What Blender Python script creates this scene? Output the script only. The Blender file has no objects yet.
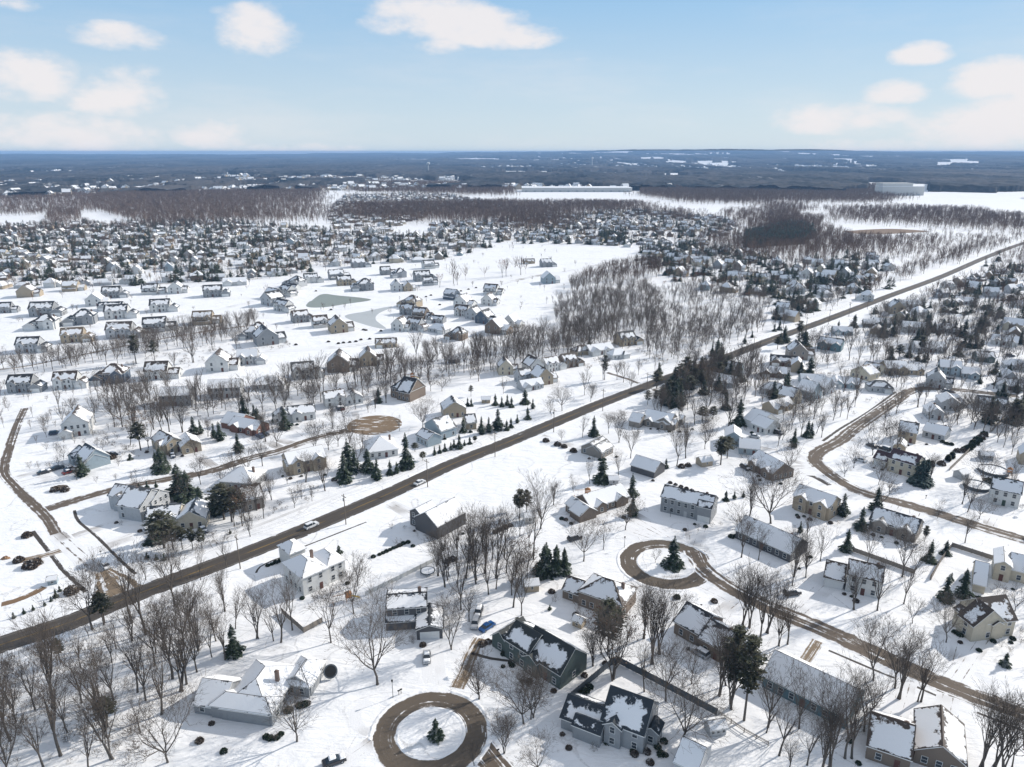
import bpy, math, random
import numpy as np

# ------------------------------------------------------------------ camera, sky, sun, exposure
FOC, CAMH, HORIZ = 720.0, 115.0, 152.0
PITCH = math.atan((383.5 - HORIZ) / FOC)
SUN_AZ = math.radians(29.0)      # direction towards the sun, measured from +X to +Y
SUN_EL = math.radians(29.0)

scene = bpy.context.scene
cam_data = bpy.data.cameras.new("camera")
cam_data.sensor_width = 36.0
cam_data.lens = 36.0 * FOC / 1024.0
cam_data.clip_start = 1.0
cam_data.clip_end = 90000.0
cam = bpy.data.objects.new("camera", cam_data)
scene.collection.objects.link(cam)
cam.location = (0, 0, CAMH)
cam.rotation_euler = (math.pi / 2 - PITCH, 0, 0)
scene.camera = cam

scene.view_settings.view_transform = 'Standard'
scene.view_settings.look = 'None'
scene.view_settings.gamma = 1.0
scene.view_settings.exposure = 0.42
scene.cycles.max_bounces = 5
scene.cycles.diffuse_bounces = 2
scene.cycles.glossy_bounces = 2
scene.cycles.volume_bounces = 0
scene.cycles.use_denoising = True
scene.cycles.sample_clamp_indirect = 4.0

sun_data = bpy.data.lights.new("sun", 'SUN')
sun_data.energy = 3.6
sun_data.angle = math.radians(0.6)
sun_data.color = (1.0, 0.94, 0.86)
sun = bpy.data.objects.new("sun", sun_data)
scene.collection.objects.link(sun)
# sun lamp shines along its -Z
from mathutils import Vector, Matrix
sdir = Vector((math.cos(SUN_AZ) * math.cos(SUN_EL), math.sin(SUN_AZ) * math.cos(SUN_EL), math.sin(SUN_EL)))
sun.rotation_euler = sdir.to_track_quat('Z', 'Y').to_euler()

world = bpy.data.worlds.new("World")
scene.world = world
world.use_nodes = True


class NT:
    """tiny helper for writing node trees"""
    def __init__(self, nt):
        self.nt = nt
        nt.nodes.clear()

    def n(self, typ, **kw):
        nd = self.nt.nodes.new(typ)
        for k, v in kw.items():
            setattr(nd, k, v)
        return nd

    def set(self, sock, v):
        if isinstance(v, bpy.types.NodeSocket):
            self.nt.links.new(v, sock)
        elif isinstance(v, (tuple, list)) and len(v) == 3 and sock.type == 'RGBA':
            sock.default_value = (*v, 1)
        else:
            sock.default_value = v

    def m(self, op, a, b=None, c=None, clamp=False):
        nd = self.n('ShaderNodeMath', operation=op, use_clamp=clamp)
        self.set(nd.inputs[0], a)
        if b is not None: self.set(nd.inputs[1], b)
        if c is not None: self.set(nd.inputs[2], c)
        return nd.outputs[0]

    def smooth(self, x, a, b, lo=0.0, hi=1.0):
        nd = self.n('ShaderNodeMapRange', interpolation_type='SMOOTHSTEP')
        for i, v in enumerate((x, a, b, lo, hi)):
            self.set(nd.inputs[i], v)
        return nd.outputs[0]

    def mix(self, f, a, b, blend='MIX'):
        nd = self.n('ShaderNodeMix', data_type='RGBA', blend_type=blend)
        self.set(nd.inputs[0], f); self.set(nd.inputs[6], a); self.set(nd.inputs[7], b)
        return nd.outputs[2]

    def noise(self, vec, scale, detail=3.0, rough=0.55, dist=0.0):
        nd = self.n('ShaderNodeTexNoise')
        self.set(nd.inputs['Vector'], vec)
        self.set(nd.inputs['Scale'], scale); self.set(nd.inputs['Detail'], detail)
        self.set(nd.inputs['Roughness'], rough); self.set(nd.inputs['Distortion'], dist)
        return nd.outputs[0]

    def mapping(self, vec, scale=(1, 1, 1), rot=(0, 0, 0)):
        nd = self.n('ShaderNodeMapping')
        self.set(nd.inputs[0], vec)
        nd.inputs['Scale'].default_value = scale
        nd.inputs['Rotation'].default_value = rot
        return nd.outputs[0]


# sky: clear Nishita sky with scattered fair-weather cumulus placed by compass direction
w = NT(world.node_tree)
tc = w.n('ShaderNodeTexCoord')
sepd = w.n('ShaderNodeSeparateXYZ')
w.set(sepd.inputs[0], tc.outputs['Generated'])
zc = w.m('MAXIMUM', sepd.outputs[2], 0.012)
cmb = w.n('ShaderNodeCombineXYZ')
w.set(cmb.inputs[0], sepd.outputs[0]); w.set(cmb.inputs[1], sepd.outputs[1]); w.set(cmb.inputs[2], zc)
sky = w.n('ShaderNodeTexSky', sky_type='NISHITA')
sky.sun_disc = False
sky.sun_elevation = SUN_EL
sky.sun_rotation = math.pi / 2 - SUN_AZ
sky.air_density = 1.0
sky.dust_density = 0.1
sky.ozone_density = 1.2
w.set(sky.inputs[0], cmb.outputs[0])
az = w.m('ARCTAN2', sepd.outputs[0], sepd.outputs[1])
el = w.m('ARCSINE', sepd.outputs[2])
nz1 = w.noise(w.mapping(tc.outputs['Generated'], (1, 1, 2.2)), 9.0, 6.0, 0.6)
nz2 = w.noise(w.mapping(tc.outputs['Generated'], (1, 1, 2.0)), 34.0, 4.0, 0.6)
CLOUDS = [  # centre u, v, half width, half height in the photograph's own pixels, density
    (445, 22, 78, 22, 1.0), (415, 12, 50, 16, .9), (500, 38, 62, 12, .9), (440, 45, 30, 12, .7),
    (118, 38, 46, 13, .8), (262, 34, 40, 24, .9), (230, 12, 20, 5, .3), (20, 4, 22, 8, .6),
    (28, 80, 52, 24, .8), (118, 100, 55, 20, .75), (60, 138, 105, 22, .72), (212, 135, 44, 18, .7),
    (130, 80, 40, 14, .5), (20, 128, 50, 16, .5),
    (838, 121, 82, 15, .85), (893, 94, 34, 12, .95), (918, 56, 30, 11, .95), (1000, 82, 50, 20, 1.1),
    (985, 130, 90, 24, .85), (1020, 110, 50, 24, .9), (583, 60, 12, 4, .3), (300, 152, 120, 10, .4),
    (930, 148, 140, 12, .6), (1150, 90, 90, 40, .9), (-150, 60, 120, 40, .9),
]
dens = None
for (u, v, hw, hh, dn) in CLOUDS:
    x, y = (u - 512) / FOC, (383.5 - v) / FOC
    dy, dz = math.cos(PITCH) + y * math.sin(PITCH), -math.sin(PITCH) + y * math.cos(PITCH)
    a0 = math.atan2(x, dy); e0 = math.atan2(dz, math.hypot(x, dy))
    sc_ = FOC * math.sqrt(1 + x * x)
    da = w.m('DIVIDE', w.m('SUBTRACT', az, a0), hw / sc_ * 1.15)
    e_ = w.m('DIVIDE', w.m('SUBTRACT', el, e0), hh / sc_ * 1.4)
    # flatter base, rounder top
    e_ = w.m('MULTIPLY', e_, w.m('ADD', 1.0, w.m('MULTIPLY', w.m('LESS_THAN', e_, 0.0), 0.35)))
    d2 = w.m('ADD', w.m('MULTIPLY', da, da), w.m('MULTIPLY', e_, e_))
    g = w.m('MULTIPLY', w.m('MAXIMUM', w.m('SUBTRACT', 1.0, d2), 0.0), dn)
    dens = g if dens is None else w.m('MAXIMUM', dens, g)
field = w.m('ADD', dens, w.m('MULTIPLY', w.m('SUBTRACT', nz1, 0.5), 1.9))
field = w.m('ADD', field, w.m('MULTIPLY', w.m('SUBTRACT', nz2, 0.5), 0.8))
field = w.m('MULTIPLY', w.smooth(field, 0.10, 0.90), w.smooth(dens, 0.0, 0.35))
wisps = w.m('MULTIPLY', w.smooth(w.noise(w.mapping(tc.outputs['Generated'], (1, 1, 5)), 3.0, 7.0, 0.65), 0.42, 0.75), 0.30)
low = w.smooth(el, 0.0, 0.30, 1.0, 0.0)
cover = w.m('MAXIMUM', w.m('MULTIPLY', field, 0.92), w.m('MULTIPLY', wisps, low))
# pale air near the horizon
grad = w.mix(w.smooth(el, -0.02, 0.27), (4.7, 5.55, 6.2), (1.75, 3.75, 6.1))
grad = w.mix(w.smooth(el, 0.30, 0.75), grad, (6.3, 6.35, 6.6))   # added white overhead, out of view, to lighten and neutralise blue shadows
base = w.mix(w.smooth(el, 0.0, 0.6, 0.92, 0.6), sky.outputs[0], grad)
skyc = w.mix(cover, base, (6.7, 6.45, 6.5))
bg = w.n('ShaderNodeBackground')
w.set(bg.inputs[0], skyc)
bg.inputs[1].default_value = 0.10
wo = w.n('ShaderNodeOutputWorld')
w.nt.links.new(bg.outputs[0], wo.inputs[0])

# ------------------------------------------------------------------ photograph tiles -> ground points
TILES = {'p': (0, 0, 1.0)}
for i in range(4):
    TILES['b%d' % i] = (256 * i, 560, 3.707)
    TILES['m%d' % i] = (256 * i, 380, 3.836)
    TILES['u%d' % i] = (256 * i, 230, 4.0)
    TILES['h%d' % i] = (256 * i, 130, 4.0)
TILES.update(z1=(180, 640, 5.689), c1=(340, 560, 4.6545), c2=(470, 610, 4.886), c3=(550, 640, 5.689), c4=(260, 520, 5.12),
             c5=(0, 380, 8.0), c6=(0, 470, 4.5156), e1=(640, 480, 5.683), e2=(840, 560, 5.56), e3=(720, 400, 6.394),
             e4=(860, 400, 6.238), e5=(740, 640, 6.394), e6=(100, 440, 6.394), e7=(360, 340, 6.394), e8=(840, 290, 5.56))


def px(t, x, y):
    a, b, s = TILES[t]
    return a + x / s, b + y / s


def gpx(u, v):
    x, y = (u - 512) / FOC, (383.5 - v) / FOC
    dz = -math.sin(PITCH) + y * math.cos(PITCH)
    t = CAMH / max(-dz, 1e-3)
    return (x * t, (math.cos(PITCH) + y * math.sin(PITCH)) * t)


def G(t, x, y):
    return gpx(*px(t, x, y))


def to_px(X, Y, Z=0.0):
    z = Z - CAMH
    d = Y * math.cos(PITCH) - z * math.sin(PITCH)
    yy = Y * math.sin(PITCH) + z * math.cos(PITCH)
    return 512 + FOC * X / d, 383.5 - FOC * yy / d


def height_from(t, xb, yb, ytop):
    X, Y = G(t, xb, yb)
    v = px(t, xb, ytop)[1]
    y = (383.5 - v) / FOC
    dY = math.cos(PITCH) + y * math.sin(PITCH); dZ = -math.sin(PITCH) + y * math.cos(PITCH)
    return CAMH + Y * dZ / dY


# ------------------------------------------------------------------ objects
COL = scene.collection
LABELLED = []


def thing(name, cat, loc=(0, 0, 0), rz=0.0, label=None, group=None, kind=None):
    o = bpy.data.objects.new(name, None)
    o.empty_display_size = 0.5
    COL.objects.link(o)
    o.location = loc; o.rotation_euler = (0, 0, rz)
    o['category'] = cat
    if label: o['label'] = label
    if group: o['group'] = group
    if kind: o['kind'] = kind
    return o


def put(name, me, parent=None, loc=(0, 0, 0), rot=(0, 0, 0), sc=(1, 1, 1), color=None):
    o = bpy.data.objects.new(name, me)
    COL.objects.link(o)
    o.location = loc; o.rotation_euler = rot; o.scale = sc
    if parent: o.parent = parent
    if color: o.color = (*color, 1)
    return o


def mesh_np(name, V, F, mats=(), mi=None, smooth=False):
    """V (n,3), F (m,k) of one polygon size"""
    V = np.asarray(V, dtype=np.float32); F = np.asarray(F, dtype=np.int32)
    me = bpy.data.meshes.new(name)
    me.vertices.add(len(V)); me.vertices.foreach_set('co', V.ravel())
    k = F.shape[1]
    me.loops.add(F.size); me.loops.foreach_set('vertex_index', F.ravel())
    me.polygons.add(len(F))
    me.polygons.foreach_set('loop_start', np.arange(0, F.size, k, dtype=np.int32))
    for m_ in mats: me.materials.append(m_)
    if mi is not None: me.polygons.foreach_set('material_index', np.asarray(mi, dtype=np.int32))
    if smooth: me.polygons.foreach_set('use_smooth', np.ones(len(F), dtype=bool))
    me.update(calc_edges=True)
    return me


class MB:
    """collects polygons (any size) with optional material index and per-corner uv pair"""
    def __init__(self):
        self.v = []; self.f = []; self.mi = []; self.uva = []; self.uvb = []

    def poly(self, pts, mi=0, uva=None, uvb=None):
        b = len(self.v)
        self.v += [tuple(p) for p in pts]
        self.f.append(tuple(range(b, b + len(pts)))); self.mi.append(mi)
        self.uva += list(uva) if uva else [(0, 0)] * len(pts)
        self.uvb += list(uvb) if uvb else [(0, 0)] * len(pts)

    def box(self, x0, x1, y0, y1, z0, z1, mi=0, M=None, bottom=True):
        P = [(x0, y0, z0), (x1, y0, z0), (x1, y1, z0), (x0, y1, z0), (x0, y0, z1), (x1, y0, z1), (x1, y1, z1), (x0, y1, z1)]
        if M is not None: P = [tuple(M @ Vector(p)) for p in P]
        for q in ((0, 1, 5, 4), (1, 2, 6, 5), (2, 3, 7, 6), (3, 0, 4, 7), (4, 5, 6, 7)) + (((3, 2, 1, 0),) if bottom else ()):
            self.poly([P[i] for i in q], mi)

    def cyl(self, cx, cy, z0, z1, r0, r1, n=10, mi=0, M=None, cap=True):
        a = [2 * math.pi * i / n for i in range(n)]
        lo = [(cx + r0 * math.cos(t), cy + r0 * math.sin(t), z0) for t in a]
        hi = [(cx + r1 * math.cos(t), cy + r1 * math.sin(t), z1) for t in a]
        if M is not None:
            lo = [tuple(M @ Vector(p)) for p in lo]; hi = [tuple(M @ Vector(p)) for p in hi]
        for i in range(n):
            j = (i + 1) % n
            self.poly([lo[i], lo[j], hi[j], hi[i]], mi)
        if cap:
            self.poly(hi, mi); self.poly(lo[::-1], mi)

    def build(self, name, mats, uv=False, smooth=False):
        me = bpy.data.meshes.new(name)
        me.from_pydata(self.v, [], self.f)
        for m_ in (mats if isinstance(mats, (list, tuple)) else [mats]): me.materials.append(m_)
        me.polygons.foreach_set('material_index', self.mi)
        if uv:
            la = me.uv_layers.new(name='UVA'); lb = me.uv_layers.new(name='UVB')
            la.data.foreach_set('uv', [c for p in self.uva for c in p])
            lb.data.foreach_set('uv', [c for p in self.uvb for c in p])
        if smooth: me.polygons.foreach_set('use_smooth', [True] * len(self.f))
        me.update()
        return me


# ------------------------------------------------------------------ materials
def new_mat(name):
    m = bpy.data.materials.new(name)
    m.use_nodes = True
    return m, NT(m.node_tree)


def finish(t, color, rough=0.85, bump=None, bstr=0.3, bdist=0.1, spec=0.3, extra=None):
    b = t.n('ShaderNodeBsdfPrincipled')
    t.set(b.inputs['Base Color'], color)
    t.set(b.inputs['Roughness'], rough)
    t.set(b.inputs['Specular IOR Level'], spec)
    if bump is not None:
        bn = t.n('ShaderNodeBump')
        bn.inputs['Strength'].default_value = bstr
        bn.inputs['Distance'].default_value = bdist
        t.set(bn.inputs['Height'], bump)
        t.nt.links.new(bn.outputs[0], b.inputs['Normal'])
    if extra: extra(b)
    o = t.n('ShaderNodeOutputMaterial')
    t.nt.links.new(b.outputs[0], o.inputs[0])
    return b


def pos(t):
    return t.n('ShaderNodeNewGeometry').outputs['Position']


def plain(name, col, rough=0.7, var=0.15, scale=1.5, spec=0.3, metal=0.0):
    m, t = new_mat(name)
    n = t.noise(pos(t), scale, 4.0)
    c = t.mix(n, tuple(x * (1 - var) for x in col), tuple(min(1, x * (1 + var)) for x in col))
    finish(t, c, rough, spec=spec, extra=(lambda b: t.set(b.inputs['Metallic'], metal)) if metal else None)
    return m


SNOW = (0.86, 0.865, 0.875)


def snow_ground():
    m, t = new_mat("snow_ground")
    P = pos(t)
    big = t.noise(P, 0.012, 4.0, 0.5)
    mid = t.noise(P, 0.12, 5.0, 0.6)
    fine = t.noise(P, 1.3, 5.0, 0.6)
    drift = t.noise(t.mapping(P, (0.5, 1.4, 1), (0, 0, 0.5)), 0.35, 4.0, 0.6, 0.6)
    c = t.mix(big, (0.83, 0.83, 0.83), (0.90, 0.90, 0.905))
    c = t.mix(t.m('MULTIPLY', t.smooth(mid, 0.45, 0.75), 0.35), c, (0.76, 0.76, 0.765))
    # grass and leaf litter poking through in places, only in some yards
    area = t.smooth(t.noise(P, 0.022, 3.0), 0.50, 0.64)
    tuft = t.smooth(t.noise(P, 0.9, 6.0, 0.8), 0.59, 0.68)
    c = t.mix(t.m('MULTIPLY', t.m('MULTIPLY', area, tuft), 0.75), c, (0.24, 0.19, 0.14))
    # scattered darker debris
    spk = t.smooth(t.noise(P, 0.45, 7.0, 0.85), 0.66, 0.71)
    c = t.mix(t.m('MULTIPLY', spk, 0.5), c, (0.35, 0.32, 0.29))
    tl1 = t.smooth(t.m('ABSOLUTE', t.m('SUBTRACT', t.noise(P, 0.028, 1.5, .5), 0.5)), 0.0016, 0.0042, 1.0, 0.0)
    tl2 = t.smooth(t.m('ABSOLUTE', t.m('SUBTRACT', t.noise(t.mapping(P, (1, .6, 1), (0, 0, 1.1)), 0.045, 2.0, .5), 0.47)), 0.0022, 0.006, 1.0, 0.0)
    tm = t.smooth(t.noise(P, 0.01, 2.0), .42, .55)
    tl = t.m('MULTIPLY', t.m('MAXIMUM', t.m('MULTIPLY', tl1, tm), t.m('MULTIPLY', tl2, t.m('SUBTRACT', 1.0, tm))), t.smooth(fine, .35, .6))
    c = t.mix(t.m('MULTIPLY', tl, .6), c, (0.44, 0.43, 0.42))
    tone = t.smooth(t.noise(t.mapping(P, (1, 1.8, 1), (0, 0, .5)), 0.035, 6.0, .7), .42, .7)
    c = t.mix(t.m('MULTIPLY', tone, .30), c, (0.66, 0.67, 0.69))
    h = t.m('ADD', t.m('MULTIPLY', drift, 1.3), t.m('MULTIPLY', fine, 0.22))
    h = t.m('ADD', h, t.m('MULTIPLY', t.noise(P, 0.05, 3.0), 3.0))
    finish(t, c, 0.7, h, 0.55, 0.55, 0.25)
    return m


def road_mat(name, base, base2, snowy, centre=False, tracks=0.0, streak=1.0, edge=0.82, worn=0.22):
    """uv u in -1..1 across, v metres along"""
    m, t = new_mat(name)
    uv = t.n('ShaderNodeUVMap', uv_map='UVA').outputs[0]
    s = t.n('ShaderNodeSeparateXYZ'); t.set(s.inputs[0], uv)
    u, v = s.outputs[0], s.outputs[1]
    P = pos(t)
    au = t.m('ABSOLUTE', u)
    st = t.noise(t.mapping(uv, (2.0 * streak, 0.012, 1)), 1.5, 2.5, 0.6)
    n2 = t.noise(P, 0.35, 5.0, 0.65)
    fine = t.noise(P, 2.5, 3.0)
    c = t.mix(t.m('MULTIPLY', t.m('ADD', st, n2), 0.5), base, base2)
    c = t.mix(t.m('MULTIPLY', fine, 0.3), c, tuple(x * 0.7 for x in base))
    wt = t.smooth(t.m('ABSOLUTE', t.m('SUBTRACT', t.m('PINGPONG', t.m('MULTIPLY', au, 2.0), 1.0), 0.5)), 0.1, 0.4)
    c = t.mix(t.m('MULTIPLY', t.m('MULTIPLY', wt, worn), t.smooth(n2, .35, .6)), c, tuple(x * 0.55 for x in base))
    if centre:
        dash = t.m('LESS_THAN', t.m('ABSOLUTE', t.m('SUBTRACT', au, 0.035)), 0.016)
        wear = t.smooth(t.noise(t.mapping(uv, (1, 0.08, 1)), 1.0, 3.0), 0.35, 0.6)
        c = t.mix(t.m('MULTIPLY', t.m('MULTIPLY', dash, wear), 0.75), c, (0.42, 0.26, 0.05))
        ln = t.m('LESS_THAN', t.m('ABSOLUTE', t.m('SUBTRACT', au, 0.80)), 0.018)
        c = t.mix(t.m('MULTIPLY', t.m('MULTIPLY', ln, wear), 0.4), c, (0.55, 0.54, 0.5))
    k = t.m('ADD', t.m('MULTIPLY', st, 0.65), t.m('MULTIPLY', n2, 0.35))
    if tracks:
        tr = t.m('ABSOLUTE', t.m('SUBTRACT', au, 0.42))
        k = t.m('ADD', k, t.m('MULTIPLY', t.smooth(tr, 0.05, 0.30), tracks))
    thr = 0.5 + 0.34 * (0.5 - snowy)
    sn = t.m('MULTIPLY', t.smooth(k, thr - 0.02, thr + 0.04), t.smooth(t.noise(P, 0.06, 2.0), .30, .5, .35, 1.0))
    eg = t.smooth(t.m('ADD', au, t.m('MULTIPLY', t.m('SUBTRACT', n2, 0.5), 0.7)), edge, edge + 0.12)
    sn = t.m('MAXIMUM', sn, eg)
    c = t.mix(sn, c, (0.80, 0.80, 0.805))
    finish(t, c, 0.75, t.m('ADD', t.m('MULTIPLY', sn, 0.5), fine), 0.5, 0.08, 0.3)
    return m


def tint_node(t, src):
    if src == 'obj':
        return t.n('ShaderNodeObjectInfo').outputs['Color']
    nd = t.n('ShaderNodeAttribute'); nd.attribute_name = 'tint'
    return nd.outputs['Color']


def roof_mat(name, src='obj', cover=0.5):
    """snow lying on shingles: bare near eaves, ridges and edges, in ragged patches"""
    m, t = new_mat(name)
    A = t.n('ShaderNodeSeparateXYZ'); t.set(A.inputs[0], t.n('ShaderNodeUVMap', uv_map='UVA').outputs[0])
    B = t.n('ShaderNodeSeparateXYZ'); t.set(B.inputs[0], t.n('ShaderNodeUVMap', uv_map='UVB').outputs[0])
    P = pos(t)
    ridge, eave = A.outputs[1], A.outputs[0]
    side = t.m('MINIMUM', B.outputs[0], B.outputs[1])
    d = t.m('MINIMUM', t.m('MINIMUM', t.m('MULTIPLY', ridge, 0.75), t.m('MULTIPLY', eave, 2.2)), t.m('MULTIPLY', side, 1.3))
    n = t.noise(P, 0.5, 6.0, 0.66)
    n3 = t.noise(P, 1.7, 3.0, 0.6)
    f = t.m('ADD', t.m('MULTIPLY', n, 3.4), t.m('MULTIPLY', n3, 0.7))
    f = t.m('ADD', f, t.m('MULTIPLY', t.m('MINIMUM', d, 2.5), 0.55))
    th = 3.75 - 2.05 * cover
    sn = t.m('MULTIPLY', t.smooth(f, th, th + 0.30), t.smooth(d, 0.04 if cover > .9 else 0.20, 0.12 if cover > .9 else 0.34))
    tint = tint_node(t, src)
    sh = t.mix(t.noise(t.mapping(P, (1, 1, 5)), 1.5, 3.0), tint, (0.02, 0.02, 0.022))
    sh = t.mix(0.5, sh, tint)
    c = t.mix(sn, sh, (0.84, 0.845, 0.855))
    finish(t, c, t.m('ADD', 0.6, t.m('MULTIPLY', sn, 0.2)), t.m('ADD', t.m('MULTIPLY', sn, 1.2), t.m('MULTIPLY', n3, 0.25)), 0.7, 0.16)
    return m


def wall_mat(name, src='obj'):
    m, t = new_mat(name)
    P = pos(t)
    tint = tint_node(t, src)
    s = t.n('ShaderNodeSeparateXYZ'); t.set(s.inputs[0], P)
    saw = t.m('FRACT', t.m('MULTIPLY', s.outputs[2], 4.5))
    c = t.mix(t.m('MULTIPLY', t.smooth(saw, 0.75, 1.0), 0.35), tint, (0.03, 0.03, 0.03))
    c = t.mix(t.m('MULTIPLY', t.smooth(t.noise(P, 0.9, 5.0, 0.7), 0.45, 0.7), 0.18), c, (0.12, 0.11, 0.10))
    finish(t, c, 0.65, saw, 0.4, 0.02)
    return m


def bark_mat(name, c0, c1, snowy=0.10):
    m, t = new_mat(name)
    P = pos(t)
    oi = t.n('ShaderNodeObjectInfo').outputs['Random']
    nf = t.n('ShaderNodeNewGeometry').outputs['Normal']
    s = t.n('ShaderNodeSeparateXYZ'); t.set(s.inputs[0], nf)
    n = t.noise(P, 2.0, 3.0)
    c = t.mix(t.m('MULTIPLY', t.m('ADD', n, oi), 0.5), c0, c1)
    up = t.m('MULTIPLY', t.smooth(s.outputs[2], 0.55, 0.85), t.smooth(t.noise(P, 0.9, 3.0), 0.45, 0.6))
    c = t.mix(t.m('MULTIPLY', up, snowy), c, SNOW)
    finish(t, c, 0.9, spec=0.1)
    return m


def needle_mat(name, c0, c1, snowy=0.25):
    m, t = new_mat(name)
    P = pos(t)
    oi = t.n('ShaderNodeObjectInfo').outputs['Random']
    geo = t.n('ShaderNodeNewGeometry')
    s = t.n('ShaderNodeSeparateXYZ'); t.set(s.inputs[0], geo.outputs['Normal'])
    n = t.noise(P, 1.1, 4.0)
    c = t.mix(t.m('MULTIPLY', t.m('ADD', n, oi), 0.5), c0, c1)
    up = t.m('MULTIPLY', t.smooth(t.m('ABSOLUTE', s.outputs[2]), 0.5, 0.9), t.smooth(t.noise(P, 0.8, 5.0, 0.7), 0.52, 0.62))
    c = t.mix(t.m('MULTIPLY', up, snowy), c, SNOW)
    finish(t, c, 0.85, spec=0.15)
    return m


def disc_mat():
    m, t = new_mat('brown_gravel_disc')
    P = pos(t)
    n = t.noise(P, 0.5, 5.0, .65)
    c = t.mix(n, (0.13, 0.09, 0.055), (0.27, 0.195, 0.125))
    st = t.noise(t.mapping(P, (.28, 1.3, 1), (0, 0, .35)), .45, 5.0, .65)
    sn = t.smooth(st, .565, .60)
    c = t.mix(sn, c, (0.80, 0.80, 0.80))
    finish(t, c, .85, sn, .4, .1)
    return m


M = dict(
    snow=snow_ground(),
    main=road_mat("asphalt_plowed", (0.050, 0.043, 0.037), (0.115, 0.096, 0.078), 0.06, centre=True, edge=0.93),
    slush=road_mat("slushy_brown_road", (0.085, 0.066, 0.050), (0.20, 0.155, 0.115), 0.36, edge=0.80),
    circle=road_mat("plowed_circle", (0.085, 0.068, 0.052), (0.17, 0.135, 0.10), 0.22, edge=0.86, worn=0.1),
    mud=road_mat("muddy_gravel", (0.16, 0.115, 0.075), (0.33, 0.25, 0.165), 0.42),
    tracks=road_mat("snow_packed_lane", (0.17, 0.14, 0.115), (0.32, 0.28, 0.24), 0.62, tracks=0.35),
    dirt=plain('disturbed_soil', (0.28, 0.175, 0.105), 0.95, 0.35, 1.2),
    lane=road_mat("half_cleared_lane", (0.12, 0.095, 0.075), (0.24, 0.20, 0.16), 0.56, tracks=0.12),
    faint=road_mat("driven_snow", (0.42, 0.41, 0.40), (0.6, 0.59, 0.58), 0.72, tracks=0.3),
    disc=disc_mat(),
    ditch=road_mat("open_ditch", (0.05, 0.042, 0.035), (0.10, 0.085, 0.07), 0.22, streak=.5, edge=0.8),
    ice=plain("pond_ice", (0.25, 0.26, 0.21), 0.35, 0.1, 0.08),
    ice2=plain("pale_pond_ice", (0.46, 0.47, 0.46), 0.4, 0.08, 0.06),
    drygrass=road_mat("dead_grass_bed", (0.16, 0.10, 0.055), (0.28, 0.18, 0.10), 0.35, streak=0.3),
    roof_full=roof_mat("roof_deep_snow", 'obj', 1.02), roof_mid=roof_mat("roof_patchy_snow", 'obj', 0.76),
    roof_bare=roof_mat("roof_thin_snow", 'obj', 0.52), roof_far=roof_mat("roof_far", 'attr', 0.68),
    wall=wall_mat("siding"), wall_far=wall_mat("siding_far", 'attr'),
    trim=plain("white_trim", (0.72, 0.72, 0.70), 0.5, 0.05),
    glass=plain("window_glass", (0.035, 0.045, 0.055), 0.12, 0.2, 1.5, 0.6),
    brick=plain("chimney_brick", (0.19, 0.135, 0.11), 0.85, 0.3, 4.0),
    bark=bark_mat("bark_grey", (0.080, 0.070, 0.062), (0.145, 0.130, 0.115)),
    twig=bark_mat("twigs_brown_grey", (0.085, 0.071, 0.060), (0.165, 0.138, 0.117), 0.0),
    twig_tan=bark_mat("twigs_tan", (0.24, 0.17, 0.10), (0.34, 0.25, 0.15), 0.05),
    twig_far=bark_mat("twigs_far", (0.095, 0.062, 0.044), (0.19, 0.130, 0.094), 0.0),
    shrub_brown=bark_mat("dry_shrub", (0.065, 0.050, 0.040), (0.14, 0.108, 0.082), 0.5),
    leaf_brown=bark_mat("withered_leaves", (0.11, 0.062, 0.035), (0.20, 0.12, 0.07), 0.1),
    leaf_red=bark_mat("rusty_leaves", (0.26, 0.09, 0.05), (0.36, 0.15, 0.08), 0.0),
    needle=needle_mat("spruce_needles", (0.018, 0.032, 0.019), (0.055, 0.074, 0.045)),
    needle_pine=needle_mat("pine_needles", (0.035, 0.042, 0.025), (0.085, 0.08, 0.048), 0.15),
    needle_blue=needle_mat("bluish_needles", (0.03, 0.055, 0.05), (0.06, 0.09, 0.08), 0.15),
    pole=plain("weathered_pole", (0.16, 0.13, 0.10), 0.9, 0.2), wire=plain("wire", (0.06, 0.06, 0.06), 0.6, 0.1),
    fence=plain("dark_fence_boards", (0.085, 0.10, 0.115), 0.8, 0.25, 3.0),
    fence_grey=plain("grey_fence_boards", (0.24, 0.21, 0.18), 0.85, 0.25, 3.0),
    fence_white=plain("white_vinyl_fence", (0.62, 0.62, 0.60), 0.5, 0.05, 3.0),
    black=plain("black_rubber", (0.02, 0.02, 0.02), 0.8, 0.2), metal=plain("galvanised_metal", (0.35, 0.36, 0.37), 0.4, 0.1, 2, .5),
    snowcap=plain("settled_snow", (0.85, 0.855, 0.865), 0.75, 0.03, 1.0),
    wood=plain("cedar_wood", (0.33, 0.16, 0.07), 0.8, 0.25, 3.0), canvas=plain("yellow_canvas", (0.6, 0.42, 0.08), 0.7, 0.1),
    canopy=None,
)
# ------------------------------------------------------------------ structure: ground, roads, ponds
def lin(pts):
    return [G(*p) for p in pts]


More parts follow.
